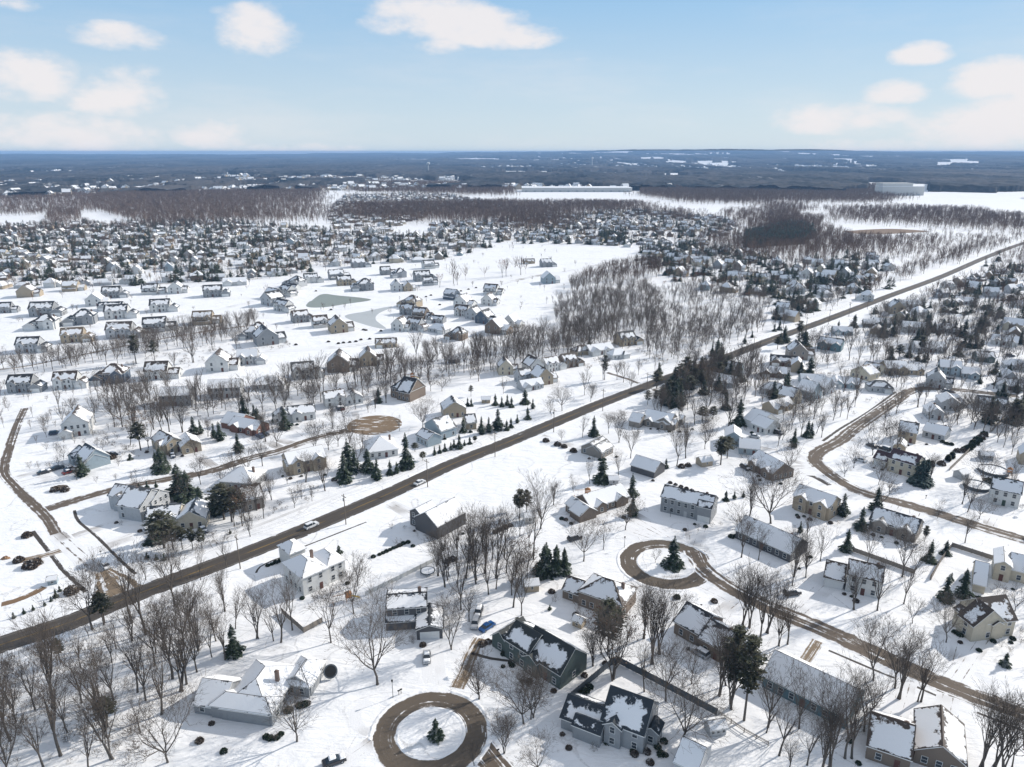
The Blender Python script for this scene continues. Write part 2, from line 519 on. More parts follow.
def smooth_line(P, step=3.0):
    P = [np.array(p, float) for p in P]
    if len(P) > 2:
        Q = [2 * P[0] - P[1]] + P + [2 * P[-1] - P[-2]]
        out = []
        for i in range(1, len(Q) - 2):
            n = max(2, int(np.linalg.norm(Q[i + 1] - Q[i]) / step))
            for k in range(n):
                s = k / n
                out.append(0.5 * ((2 * Q[i]) + (Q[i + 1] - Q[i - 1]) * s + (2 * Q[i - 1] - 5 * Q[i] + 4 * Q[i + 1] - Q[i + 2]) * s * s
                                  + (-Q[i - 1] + 3 * Q[i] - 3 * Q[i + 1] + Q[i + 2]) * s ** 3))
        out.append(P[-1])
    else:
        n = max(2, int(np.linalg.norm(P[1] - P[0]) / step))
        out = [P[0] + (P[1] - P[0]) * k / n for k in range(n + 1)]
    return np.array(out)


ROAD_CLEAR = []      # (points, half width) to keep trees and houses off


def structure(name, me):
    o = put(name, me); o['kind'] = 'structure'
    return o


def ribbon(name, pts, width, mat, z, keep=True, closed=False):
    C_ = smooth_line(lin(pts) if isinstance(pts[0][0], str) else pts)
    T = np.gradient(C_, axis=0); T /= np.linalg.norm(T, axis=1)[:, None] + 1e-9
    N = np.stack([-T[:, 1], T[:, 0]], 1)
    L = np.concatenate([[0], np.cumsum(np.linalg.norm(np.diff(C_, axis=0), axis=1))])
    mb = MB()
    W = width / 2 * np.ones(len(C_)) if np.isscalar(width) else np.interp(L / L[-1], [0, 1], width) / 2
    us = (-1.0, -0.5, 0.0, 0.5, 1.0)
    for i in range(len(C_) - 1):
        for a in range(4):
            q = []; uv = []
            for (k, uu) in ((i, us[a]), (i, us[a + 1]), (i + 1, us[a + 1]), (i + 1, us[a])):
                p = C_[k] - N[k] * uu * W[k]
                q.append((p[0], p[1], z)); uv.append((uu, L[k]))
            mb.poly(q, 0, uv)
    if keep: ROAD_CLEAR.append((C_[::2], float(np.max(W))))
    me = mb.build(name, mat, uv=True)
    return structure(name, me)


def ring(name, c, r0, r1, mat, z, squash=1.0, n=72):
    mb = MB()
    us = (-1, -.5, 0, .5, 1)
    for i in range(n):
        a0, a1 = 2 * math.pi * i / n, 2 * math.pi * (i + 1) / n
        for k in range(4):
            f0, f1 = (us[k] + 1) / 2, (us[k + 1] + 1) / 2
            ra, rb = r0 + (r1 - r0) * f0, r0 + (r1 - r0) * f1
            q = [(c[0] + r * math.cos(a), c[1] + r * math.sin(a), z) for (r, a) in ((ra, a0), (rb, a0), (rb, a1), (ra, a1))]
            mb.poly(q, 0, [(us[k], a0 * r1), (us[k + 1], a0 * r1), (us[k + 1], a1 * r1), (us[k], a1 * r1)])
    ROAD_CLEAR.append((np.array([c]), r1))
    return structure(name, mb.build(name, mat, uv=True))


def blob(name, pts, mat, z, jit=0.0):
    P = lin(pts) if isinstance(pts[0][0], str) else pts
    P = P + [P[0], P[1], P[2]]
    S = smooth_line(P, 2.0)
    n0 = len(smooth_line(P[:2 + 0], 2.0))
    C_ = S[:-1]
    # keep exactly one loop
    d = np.linalg.norm(C_[20:] - C_[8], axis=1) if len(C_) > 40 else None
    if d is not None:
        k = int(np.argmin(d)) + 20
        C_ = C_[8:k]
    mb = MB()
    mb.poly([(p[0], p[1], z) for p in C_], 0)
    c = C_.mean(0)
    ROAD_CLEAR.append((np.array([c]), float(np.linalg.norm(C_ - c, axis=1).min())))
    return structure(name, mb.build(name, mat, uv=True))


# ground: one sheet to the horizon
gx = np.concatenate([-np.geomspace(22000, 600, 26), np.linspace(-500, 500, 21), np.geomspace(600, 22000, 26)])
gy = np.concatenate([[-900, -400], np.linspace(0, 1500, 31), np.geomspace(1600, 22000, 40)])
XX, YY = np.meshgrid(gx, gy)
def sag(x, y):      # curvature of the earth, felt only far away
    return np.maximum(np.hypot(x, y) - 2500, 0) ** 2 / (2 * 6.37e6)


V = np.stack([XX.ravel(), YY.ravel(), -sag(XX, YY).ravel()], 1)
nx, ny = len(gx), len(gy)
I = np.arange(nx * ny).reshape(ny, nx)
F = np.stack([I[:-1, :-1].ravel(), I[:-1, 1:].ravel(), I[1:, 1:].ravel(), I[1:, :-1].ravel()], 1)
structure('ground', mesh_np('ground', V, F, [M['snow']]))

MAIN = [('p', -60, 668), ('p', 0, 645), ('p', 73, 621), ('p', 129.5, 597), ('p', 256, 549.5), ('p', 312, 526.5), ('p', 386.3, 494.7), ('p', 454, 463.4),
        ('p', 512, 440.5), ('p', 575, 414), ('p', 620, 396), ('p', 687, 371), ('p', 727, 357), ('p', 768, 341), ('p', 818, 323), ('p', 868, 304), ('p', 893, 294.5),
        ('p', 943, 276), ('p', 985.5, 257.5), ('p', 1018, 245), ('p', 1060, 232)]
ribbon('main_road', MAIN, 8.0, M['main'], 0.020)
MAINP = smooth_line(lin(MAIN), 3.0)
# roadside shoulder track on the far side of the main road
def offset(P, d):
    T = np.gradient(P, axis=0); T /= np.linalg.norm(T, axis=1)[:, None]
    return P + np.stack([-T[:, 1], T[:, 0]], 1) * d
sh = offset(MAINP, 13.5)
ribbon('snowy_footpath', [tuple(p) for p in sh[6:150:6]], 1.8, M['faint'], 0.012, keep=False)

ISL1 = G('b1', 648, 640)
ring('south_circle_road', ISL1, 7.0, 12.0, M['circle'], 0.024)
ribbon('south_circle_exit_road', [('b1', 830, 690), ('b1', 870, 740), ('b1', 920, 800), ('b1', 970, 880)], 6.5, M['slush'], 0.016)
ribbon('north_west_driveway', [('b1', 745, 475), ('b1', 775, 410), ('b1', 800, 340), ('b1', 830, 290)], 3.6, M['mud'], 0.016)
ribbon('shovelled_walk', [('b1', 800, 345), ('b1', 870, 365), ('b1', 949, 375)], 1.0, M['ditch'], 0.016, keep=False)
ribbon('west_driveway', [('b1', 470, 650), ('b1', 400, 700), ('b1', 330, 745), ('b1', 250, 780)], 4.0, M['tracks'], 0.016)
ISL2 = G('m2', 590, 703)
ring('east_circle_road', ISL2, 8.2, 13.6, M['circle'], 0.024)
ribbon('east_circle_street', [('m2', 700, 655), ('m2', 735, 720), ('b2', 800, 95), ('b2', 860, 128), ('b3', 0, 175), ('b3', 150, 235), ('b3', 300, 300), ('b3', 450, 372),
                              ('b3', 600, 440), ('b3', 760, 505), ('b3', 949, 575), ('b3', 1150, 640), ('b3', 1500, 740)], 7.0, M['slush'], 0.028)
ribbon('trodden_lane', [('b2', 650, 75), ('b2', 760, 125), ('b3', 0, 225), ('b3', 120, 275)], 3.4, M['tracks'], 0.018)
ribbon('roadside_ditch', [('b3', 225, 335), ('b3', 400, 410), ('b3', 550, 470), ('b3', 700, 537)], 0.8, M['ditch'], 0.012, keep=False)
ribbon('roadside_ditch', [('b3', 775, 565), ('b3', 860, 600), ('b3', 990, 650)], 0.8, M['ditch'], 0.012, keep=False)
ribbon('shovelled_driveway', [('b3', 185, 300), ('b3', 150, 355), ('b3', 120, 395)], 3.0, M['mud'], 0.014)
BRC = G('m1', 455, 172)
ring('brown_circle', BRC, 0.05, 12.0, M['disc'], 0.024)
ribbon('west_street', [('m1', 380, 190), ('m1', 300, 205), ('m1', 180, 240), ('m1', 80, 275), ('m0', 960, 300), ('m0', 800, 352), ('m0', 640, 380), ('m0', 480, 410),
                       ('m0', 330, 450), ('m0', 180, 495)], 6.0, M['slush'], 0.020)
ribbon('field_road', [('c5', 200, 225), ('c5', 130, 380), ('c5', 70, 560), ('m0', 15, 350), ('m0', 60, 410), ('m0', 120, 470), ('m0', 180, 530), ('m0', 215, 590)], 3.9, M['slush'], 0.024)
ribbon('farm_lane', [('m0', 215, 590), ('m0', 270, 640), ('m0', 340, 700), ('m0', 400, 745), ('b0', 410, 70), ('b0', 450, 130)], (5.0, 6.5), M['lane'], 0.016)
ribbon('road_mouth', [('b0', 385, 40), ('b0', 420, 75), ('b0', 455, 120)], (5.0, 15.0), M['mud'], 0.026)
ribbon('muddy_driveway', [('m0', 60, 697), ('m0', 150, 678), ('m0', 250, 648)], 3.4, M['mud'], 0.014)
ribbon('field_ditch', [('m0', 125, 580), ('m0', 180, 650), ('m0', 230, 715), ('b0', 230, 35), ('b0', 318, 118)], 1.4, M['ditch'], 0.012, keep=False)
ribbon('kerbside_path', [('m0', 285, 500), ('m0', 300, 540), ('m0', 370, 600), ('m0', 450, 680), ('m0', 520, 745)], 1.1, M['ditch'], 0.012, keep=False)
ribbon('dead_grass_strip', [('b0', 5, 165), ('b0', 60, 150), ('b0', 120, 125), ('b0', 165, 100)], 2.6, M['drygrass'], 0.012)
ribbon('shed_driveway', [('m1', 110, 640), ('m1', 150, 665), ('m1', 190, 690)], 4.2, M['slush'], 0.016)
ribbon('yard_ditch', [('c4', 215, 140), ('c4', 380, 75), ('c4', 545, 10)], 0.7, M['ditch'], 0.012, keep=False)
ribbon('yard_ditch', [('m0', 982, 740), ('c4', 0, 240), ('c4', 70, 205), ('c4', 150, 180)], 0.7, M['ditch'], 0.012, keep=False)
ribbon('car_tracks', [('c1', 420, 570), ('c1', 405, 520), ('c1', 430, 450), ('c1', 425, 400)], 2.4, M['faint'], 0.012, keep=False)
ribbon('car_tracks', [('c1', 470, 580), ('c1', 465, 500), ('c1', 455, 400)], 2.4, M['faint'], 0.010, keep=False)
ribbon('car_tracks', [('b1', 420, 640), ('b1', 380, 620), ('b1', 370, 560), ('b1', 420, 520)], 2.4, M['faint'], 0.010, keep=False)
NL = [('m3', 980, 612), ('m3', 840, 572), ('m3', 700, 527), ('m3', 580, 492), ('m3', 500, 468), ('m3', 420, 448), ('m3', 340, 422), ('m3', 270, 385), ('m3', 215, 345), ('m3', 178, 305),
      ('m3', 200, 272), ('m3', 270, 235), ('m3', 330, 188), ('m3', 400, 140), ('m3', 480, 85), ('m3', 540, 45), ('m3', 600, 33), ('m3', 700, 35), ('m3', 840, 50), ('m3', 960, 62)]
ribbon('curving_street', [('m3', 1500, 770), ('m3', 1150, 665)] + NL, 6.8, M['slush'], 0.028)
ribbon('side_lane', [('m3', 0, 285), ('m3', 60, 300), ('m3', 150, 325), ('m3', 200, 345)], 3.4, M['tracks'], 0.016)
ribbon('side_lane', [('e3', 340, 415), ('e3', 470, 450), ('e3', 600, 490), ('e3', 700, 545)], 2.4, M['ditch'], 0.016, keep=False)
ribbon('verge_ditch', [('m3', 195, 245), ('m3', 280, 185), ('m3', 380, 125), ('m3', 490, 45)], 1.4, M['ditch'], 0.010, keep=False)
ribbon('park_lane', [('u2', 380, 570), ('u2', 460, 595), ('u2', 540, 625), ('u2', 600, 655)], 3.0, M['slush'], 0.016)
ribbon('white_avenue', [('u2', -150, 245), ('u2', 0, 205), ('u2', 120, 180), ('u2', 250, 160), ('u2', 400, 128), ('u2', 520, 120)], 8.0, M['tracks'], 0.016)
ribbon('estate_street', [('u1', -100, 520), ('u1', 60, 490), ('u1', 300, 470), ('u1', 500, 440), ('u1', 760, 345), ('u1', 1000, 300)], 8.0, M['faint'], 0.012)
ribbon('estate_street', [('u0', 0, 405), ('u0', 250, 395), ('u0', 520, 375), ('u0', 760, 340), ('u0', 1000, 290), ('u1', 200, 230)], 8.0, M['faint'], 0.012)
ribbon('field_lane', [('u2', 1100, 140), ('u2', 760, 200), ('u2', 560, 215), ('u2', 380, 240), ('u2', 200, 290)], 7.0, M['faint'], 0.012)
ribbon('cleared_trail', [('u0', -40, 562), ('u0', 100, 545), ('u0', 300, 505), ('u0', 520, 460), ('u0', 760, 415), ('u0', 1024, 378)], 3.0, M['mud'], 0.012, keep=False)
blob('pond', [('u1', 200, 302), ('u1', 260, 258), ('u1', 330, 262), ('u1', 460, 278), ('u1', 360, 296), ('u1', 260, 310)], M['ice'], 0.014)
blob('pond', [('u1', 355, 345), ('u1', 440, 325), ('u1', 545, 305), ('u1', 490, 335), ('u1', 480, 360), ('u1', 520, 395), ('u1', 440, 380)], M['ice2'], 0.014)
blob('brown_field', [('h3', 300, 405), ('h3', 420, 397), ('h3', 520, 396), ('h3', 640, 405), ('h3', 560, 412), ('h3', 400, 418)], M['drygrass'], 0.03)
# small snow-filled islands are simply the ground; a low snow bank rims both circles and the main road
def snow_bank(name, P, width=1.6, h=0.35, seed=0):
    rnd = np.random.RandomState(seed)
    T = np.gradient(P, axis=0); T /= np.linalg.norm(T, axis=1)[:, None] + 1e-9
    N = np.stack([-T[:, 1], T[:, 0]], 1)
    prof = ((-1, -.02), (-.55, .6), (0, 1), (.5, .7), (1, -.02))
    n = len(P)
    hh = h * (0.15 + 1.0 * rnd.rand(n)); hh = np.convolve(hh, [.2, .6, .2], 'same')
    ww = width / 2 * (0.75 + 0.5 * rnd.rand(n)); ww = np.convolve(ww, [.25, .5, .25], 'same')
    V = []
    for (a, b) in prof:
        q = P + N * (a * ww)[:, None]
        V.append(np.concatenate([q, (b * hh)[:, None]], 1))
    V = np.stack(V, 1).reshape(-1, 3)
    k = len(prof)
    F = [(i * k + j, i * k + j + 1, (i + 1) * k + j + 1, (i + 1) * k + j) for i in range(n - 1) for j in range(k - 1)]
    structure(name, mesh_np(name, V, F, [M['snow']], smooth=True))


def circle_pts(c, r, a0=0, a1=360, n=70):
    a = np.radians(np.linspace(a0, a1, n))
    return np.stack([c[0] + r * np.cos(a), c[1] + r * np.sin(a)], 1)


snow_bank('snow_bank', circle_pts(ISL1, 6.9), .8, 0.2, 1)
snow_bank('snow_bank', circle_pts(ISL2, 8.1), .8, 0.2, 2)
snow_bank('snow_bank', circle_pts(ISL1, 12.4, -40, 75), 1.0, 0.28, 3)
snow_bank('snow_bank', circle_pts(ISL1, 12.4, 100, 190), 1.0, 0.28, 3)
snow_bank('snow_bank', circle_pts(ISL2, 14.0, 20, 290), 1.0, 0.28, 4)
snow_bank('snow_bank', offset(MAINP, -5.0)[30:165], 1.4, 0.35, 5)
snow_bank('snow_bank', offset(MAINP, 5.0)[44:165], 1.4, 0.35, 6)

# ------------------------------------------------------------------ houses
C = dict(white=(0.66, 0.66, 0.64), cream=(0.56, 0.50, 0.39), tan=(0.40, 0.33, 0.24), brown=(0.20, 0.155, 0.12), taupe=(0.27, 0.24, 0.21), grey=(0.30, 0.31, 0.32),
         lgrey=(0.46, 0.47, 0.48), dark=(0.10, 0.10, 0.105), blue=(0.09, 0.12, 0.16), teal=(0.11, 0.19, 0.22), green=(0.085, 0.115, 0.108), lblue=(0.32, 0.39, 0.43), red=(0.20, 0.10, 0.075))
R_ = dict(char=(0.040, 0.043, 0.048), brown=(0.085, 0.062, 0.048), slate=(0.030, 0.042, 0.054), green=(0.030, 0.038, 0.038), grey=(0.12, 0.12, 0.12), tan=(0.19, 0.14, 0.09),
          plum=(0.07, 0.035, 0.045))


def slope(mb, top, thick=0.2, d_pairs=None, mi=0):
    """roof slope: polygon 'top' (ccw from above, first edge = eave); stores distance to eave/ridge and to the side edges"""
    P = [Vector(p) for p in top]
    n = len(P)
    nrm = (P[1] - P[0]).cross(P[-1] - P[0]).normalized()
    def dist(i):
        a, b = P[i], P[(i + 1) % n]
        e = (b - a).normalized(); inn = nrm.cross(e)
        return [max(0.0, (p - a).dot(inn)) for p in P]
    if n == 4:
        e, r, s2, s1 = dist(0), dist(1), dist(2), dist(3)
        eave, right, ridge, left = dist(0), dist(1), dist(2), dist(3)
    else:
        eave, right, left = dist(0), dist(1), dist(2)
        ridge = [9.0] * 3
    mb.poly(top, mi, list(zip(eave, ridge)), list(zip(left, right)))
    low = [(p[0], p[1], p[2] - thick) for p in top]
    for i in range(n):
        j = (i + 1) % n
        if n == 4 and i == 2: continue
        mb.poly([low[i], low[j], top[j], top[i]], 1)
    mb.poly(low[::-1], mi)


def wing_meshes(W, R, L, D, h, typ, M4, pitch=0.55, oh=0.4):
    """append a wing: walls to W, roof to R. local: x -L/2..L/2, y 0..D (0 = front)"""
    def tr(p): return tuple(M4 @ Vector(p))
    x0, x1 = -L / 2, L / 2
    def wall(pts): W.poly([tr(p) for p in pts])
    z0 = -0.1
    if typ.startswith('gx'):
        rise = D / 2 * pitch; zr = h + rise
        wall([(x0, 0, z0), (x1, 0, z0), (x1, 0, h), (x0, 0, h)]); wall([(x1, D, z0), (x0, D, z0), (x0, D, h), (x1, D, h)])
        wall([(x1, 0, z0), (x1, D, z0), (x1, D, h), (x1, D / 2, zr), (x1, 0, h)]); wall([(x0, D, z0), (x0, 0, z0), (x0, 0, h), (x0, D / 2, zr), (x0, D, h)])
        ez = h - oh * pitch + 0.2; a, b = x0 - .3, x1 + .3; zt = zr + 0.2
        slope(R, [tr(p) for p in ((a, -oh, ez), (b, -oh, ez), (b, D / 2, zt), (a, D / 2, zt))])
        slope(R, [tr(p) for p in ((b, D + oh, ez), (a, D + oh, ez), (a, D / 2, zt), (b, D / 2, zt))])
    elif typ.startswith('gy'):
        rise = L / 2 * pitch; zr = h + rise
        wall([(x0, 0, z0), (x1, 0, z0), (x1, 0, h), (0, 0, zr), (x0, 0, h)]); wall([(x1, D, z0), (x0, D, z0), (x0, D, h), (0, D, zr), (x1, D, h)])
        wall([(x1, 0, z0), (x1, D, z0), (x1, D, h), (x1, 0, h)]); wall([(x0, D, z0), (x0, 0, z0), (x0, 0, h), (x0, D, h)])
        ez = h - oh * pitch + 0.2; zt = zr + 0.2; a, b = -.3, D + .3
        slope(R, [tr(p) for p in ((x1 + oh, a, ez), (x1 + oh, b, ez), (0, b, zt), (0, a, zt))])
        slope(R, [tr(p) for p in ((x0 - oh, b, ez), (x0 - oh, a, ez), (0, a, zt), (0, b, zt))])
    elif typ.startswith('hip'):
        wall([(x0, 0, z0), (x1, 0, z0), (x1, 0, h), (x0, 0, h)]); wall([(x1, D, z0), (x0, D, z0), (x0, D, h), (x1, D, h)])
        wall([(x1, 0, z0), (x1, D, z0), (x1, D, h), (x1, 0, h)]); wall([(x0, D, z0), (x0, 0, z0), (x0, 0, h), (x0, D, h)])
        p = pitch; a, b, c, d = x0 - oh, x1 + oh, -oh, D + oh
        ez = h + 0.1
        if (b - a) >= (d - c):
            k = (d - c) / 2; zt = ez + k * p
            r0, r1 = (a + k, (c + d) / 2, zt), (b - k, (c + d) / 2, zt)
            tops = [[(a, c, ez), (b, c, ez), r1, r0], [(b, d, ez), (a, d, ez), r0, r1], [(b, c, ez), (b, d, ez), r1], [(a, d, ez), (a, c, ez), r0]]
        else:
            k = (b - a) / 2; zt = ez + k * p
            r0, r1 = ((a + b) / 2, c + k, zt), ((a + b) / 2, d - k, zt)
            tops = [[(b, c, ez), (b, d, ez), r1, r0], [(a, d, ez), (a, c, ez), r0, r1], [(a, c, ez), (b, c, ez), r0], [(b, d, ez), (a, d, ez), r1]]
        for tp in tops: slope(R, [tr(q) for q in tp], 0.18)
    else:  # shed: low at the front
        wall([(x0, 0, z0), (x1, 0, z0), (x1, 0, h), (x0, 0, h)])
        h2 = h + D * 0.28
        wall([(x1, 0, z0), (x1, D, z0), (x1, D, h2), (x1, 0, h)]); wall([(x0, D, z0), (x0, 0, z0), (x0, 0, h), (x0, D, h2)])
        wall([(x1, D, z0), (x0, D, z0), (x0, D, h2), (x1, D, h2)])
        slope(R, [tr(p) for p in ((x0 - .25, -oh, h - oh * .28 + .18), (x1 + .25, -oh, h - oh * .28 + .18), (x1 + .25, D, h2 + .18), (x0 - .25, D, h2 + .18))], 0.16)


def window_mesh():
    f, p = MB(), MB()
    w_, h_ = 0.58, 0.80
    e = .075
    f.box(-w_, w_, -0.07, 0.02, h_ - e, h_); f.box(-w_, w_, -0.09, 0.02, -h_, -h_ + e)
    f.box(-w_, -w_ + e, -0.066, 0.02, -h_ + e, h_ - e); f.box(w_ - e, w_, -0.066, 0.02, -h_ + e, h_ - e)
    f.box(-w_ + e, w_ - e, -0.06, 0.02, -.025, .025)
    p.box(-w_ + e, w_ - e, -0.03, 0.01, -h_ + e, h_ - e)
    both = MB(); both.v, both.f, both.mi, both.uva, both.uvb = list(f.v), list(f.f), list(f.mi), list(f.uva), list(f.uvb)
    both.box(-w_ + e, w_ - e, -0.03, 0.01, -h_ + e, h_ - e, 1)
    return f.build('window', M['trim']), p.build('pane', M['glass']), both.build('small_window', [M['trim'], M['glass']])


WIN, PANE, WINB = window_mesh()


def door_mesh():
    d = MB(); d.box(-.5, .5, -.06, .02, 0, 2.1); k = MB(); k.box(.33, .40, -.12, -.06, .95, 1.03)
    return d.build('door', M['wall']), k.build('handle', M['metal'])


DOOR, HANDLE = door_mesh()


def garage_mesh():
    g = MB()
    g.box(-2.4, 2.4, -.03, .02, 0, 2.2)
    for k in range(4): g.box(-2.34, 2.34, -.055, -.031, .06 + .55 * k, .55 * k + .53)
    return g.build('garage_door', M['trim'])


GAR = garage_mesh()


def chimney_mesh():
    c = MB(); c.box(-.4, .4, -.3, .3, -1.5, .95); c.box(-.46, .46, -.36, .36, .95, 1.08); c.box(-.2, .2, -.2, .2, 1.08, 1.3)
    return c.build('chimney', M['brick'])


CHIM = chimney_mesh()


def house_design(wings, detail=2, chimney=True, seed=0):
    """wings: list of (cx, cy, yaw, L, D, h, typ, opts) in house coordinates. returns dict(walls, roof, fittings)"""
    W, R = MB(), MB()
    fits = []
    boxes = []
    rnd = random.Random(seed)
    Ms = []
    for (cx, cy, yaw, L, D, h, typ, opt) in wings:
        M4 = Matrix.Translation((cx, cy, 0)) @ Matrix.Rotation(yaw, 4, 'Z')
        Ms.append(M4)
        pitch = 0.64 if 'S' not in opt else 0.88
        if 'F' in opt: pitch = 0.36
        if 'T' in opt: pitch = 0.78
        wing_meshes(W, R, L, D, h, typ, M4, pitch)
        boxes.append((M4.inverted(), L, D, h))

    def inside(p, skip):
        for i, (Mi, L, D, h) in enumerate(boxes):
            if i == skip: continue
            q = Mi @ p
            if -L / 2 - .3 < q.x < L / 2 + .3 and -.3 < q.y < D + .3 and q.z < h + .8: return True
        return False
    door_done = False
    for i, (cx, cy, yaw, L, D, h, typ, opt) in enumerate(wings):
        M4 = Ms[i]
        faces = [((0, 0), 0.0, L), ((L / 2, D / 2), math.pi / 2, D), ((-L / 2, D / 2), -math.pi / 2, D), ((0, D), math.pi, L)]
        for fi, ((fx, fy), fa, fl) in enumerate(faces):
            F4 = M4 @ Matrix.Translation((fx, fy, 0)) @ Matrix.Rotation(fa, 4, 'Z')
            gar = ('G' in opt and fi == 0) or ('L' in opt and fi == 2) or ('Q' in opt and fi == 1)
            lo = 0
            if gar:
                n = 2 if fl > 11 else 1
                for k in range(n):
                    x = (k - (n - 1) / 2) * 5.4
                    p = F4 @ Vector((x, 0, 0))
                    if not inside(p + Vector((0, 0, 1)), i):
                        fits.append(('garage_door', GAR, F4 @ Matrix.Translation((x, 0, 0)) @ Matrix.Diagonal((min(1, (fl - .6) / 4.8 / n) if n == 1 else .98, 1, 1, 1))))
            if detail == 0 or 'N' in opt: continue
            if fi == 3 and detail < 3: continue
            nw = max(1, int((fl - 1.0) / (2.25 if detail > 1 else 3.2)))
            for st in range(2 if h > 4.4 else 1):
                zc = 1.5 + st * 2.75
                if zc > h - .8: zc = h - .85
                if gar and st == 0: continue
                for k in range(nw):
                    x = (k - (nw - 1) / 2) * (fl - 1.0) / nw
                    p = F4 @ Vector((x, 0, zc))
                    if inside(p, i): continue
                    if fi == 0 and st == 0 and i == 0 and not door_done and k == nw // 2:
                        door_done = True
                        fits.append(('door', DOOR, F4 @ Matrix.Translation((x, 0, 0)))); continue
                    if fi in (1, 2) and rnd.random() < .4: continue
                    fits.append(('window', None, F4 @ Matrix.Translation((x, 0, zc))))
    ch = None
    if chimney:
        cx, cy, yaw, L, D, h, typ, opt = wings[0]
        zz = h + (D if typ != 'gy' else L) / 2 * .55 * .8
        ch = Ms[0] @ Matrix.Translation((L * .33 if typ != 'gy' else 0.4, D * .5 + .4 if typ != 'gy' else D * .7, zz))
    return dict(W=W, R=R, fits=fits, ch=ch, mW=W.build('wall', M['wall']), mR=R.build('roof', [M['roof_mid'], M['trim']], uv=True))


ROOFS = {}


def roof_variant(design, cov):
    if cov == 'mid': return design['mR']
    key = (id(design), cov)
    if key not in ROOFS:
        ROOFS[key] = design['R'].build('roof', [M['roof_' + cov], M['trim']], uv=True)
    return ROOFS[key]


HOUSES = []       # (x, y, radius)


def place_house(design, x, y, yaw, wall, roof, cov, name, detail=2, scale=1.0, doorcol=(0.12, .05, .04), mirror=False):
    t = thing(name, 'house', (x, y, 0), yaw)
    s = (scale * (-1 if False else 1), scale, 1 + (scale - 1) * .5)
    t.scale = s
    put('wall', design['mW'], t, color=wall)
    r = put('roof', roof_variant(design, cov), t, color=roof)
    if design['ch'] is not None:
        c = put('chimney', CHIM, r); c.matrix_local = design['ch']
    for (nm, me, m4) in design['fits']:
        if nm == 'window':
            if detail >= 2:
                wdw = put('window', WIN, t); wdw.matrix_local = m4
                put('pane', PANE, wdw)
            elif detail == 1:
                wdw = put('window', WINB, t); wdw.matrix_local = m4
        elif nm == 'door' and detail >= 1:
            d = put('door', DOOR, t, color=doorcol); d.matrix_local = m4
            if detail >= 2: put('handle', HANDLE, d)
        elif nm == 'garage_door':
            d = put('garage_door', GAR, t); d.matrix_local = m4
    return t


LANDMARKS = []   # (short name, x, y)


def H(label, short, wall, roof, cov, wings, name='house', chim=True, doorcol=(0.12, .05, .04), detail=2, cat='house'):
    ws = []; base = None
    for w_ in wings:
        tl, xa, ya, xb, yb, D, h, typ = w_[:8]; opt = w_[8] if len(w_) > 8 else ''
        a, b = np.array(G(tl, xa, ya)), np.array(G(tl, xb, yb))
        L = float(np.linalg.norm(b - a)); yaw = math.atan2(b[1] - a[1], b[0] - a[0]); mid = (a + b) / 2
        if base is None: base = (mid, yaw)
        rel = round((yaw - base[1]) / (math.pi / 2)) * math.pi / 2
        d = mid - base[0]
        c, s = math.cos(-base[1]), math.sin(-base[1])
        eps = 0.013 * len(ws)
        ws.append((c * d[0] - s * d[1] + eps, s * d[0] + c * d[1] + eps, rel, L, D - eps * 3, h + eps, typ, opt))
    for w0 in list(ws[:2]):          # cross gables breaking up the long roofs
        wx, wy, wyaw, L, D, h, typ, opt = w0
        if typ != 'gx' or L < 8.5 or any(k in opt for k in 'NPGF'): continue
        r_ = random.Random(int(L * 100))
        for sx in ((-.26, .27) if L > 12 else (r_.choice((-.2, .22)),)):
            gw = r_.uniform(3.2, 4.4); pr_ = r_.uniform(.6, 1.3)
            c_, s_ = math.cos(wyaw), math.sin(wyaw)
            lx, ly = L * sx, -pr_
            ws.append((wx + c_ * lx - s_ * ly, wy + s_ * lx + c_ * ly, wyaw, gw, D * .5 + pr_ - .05, h + .02, 'gy', 'N' if r_.random() < .3 else ''))
    des = house_design(ws, detail, chim, len(HOUSES))
    t = place_house(des, base[0][0], base[0][1], base[1], C[wall], R_[roof], cov, name, detail, 1.0, doorcol)
    t['label'] = label; t['category'] = cat
    cx = base[0][0] - math.sin(base[1]) * ws[0][4] / 2; cy = base[0][1] + math.cos(base[1]) * ws[0][4] / 2
    if short: LANDMARKS.append((short, cx, cy))
    for (wx, wy, wyaw, L, D, h, typ, opt) in ws:
        px_ = wx - math.sin(wyaw) * D / 2; py_ = wy + math.cos(wyaw) * D / 2
        c, s = math.cos(base[1]), math.sin(base[1])
        HOUSES.append((base[0][0] + c * px_ - s * py_, base[0][1] + s * px_ + c * py_, max(L, D) / 2 + 1))
    return t
# ------------------------------------------------------------------ the houses one can describe one by one
H("sprawling grey ranch house under smooth deep snow, right of the bottom-left wood", "sprawling grey ranch house", 'grey', 'char', 'full',
  [('z1', 240, 452, 512, 492, 15, 3.0, 'hip', ''), ('z1', 88, 412, 240, 445, 9, 2.5, 'gx', ''), ('z1', 515, 488, 600, 400, 14, 3.2, 'hip', ''), ('z1', 590, 318, 740, 322, 9, 2.9, 'hip', ''),
   ('z1', 742, 318, 806, 235, 7, 2.8, 'gx', '')], doorcol=(.2, .1, .06))
H("dark split-level house with a gabled garage, behind the silver car in the yard", "split-level house with blue garage gable", 'dark', 'char', 'mid',
  [('c1', 222, 312, 405, 300, 8, 5.4, 'gx', 'F'), ('c1', 358, 372, 478, 366, 9, 2.9, 'gy', 'GF'), ('c1', 215, 330, 352, 322, 3.5, 2.5, 'shed', 'N')])
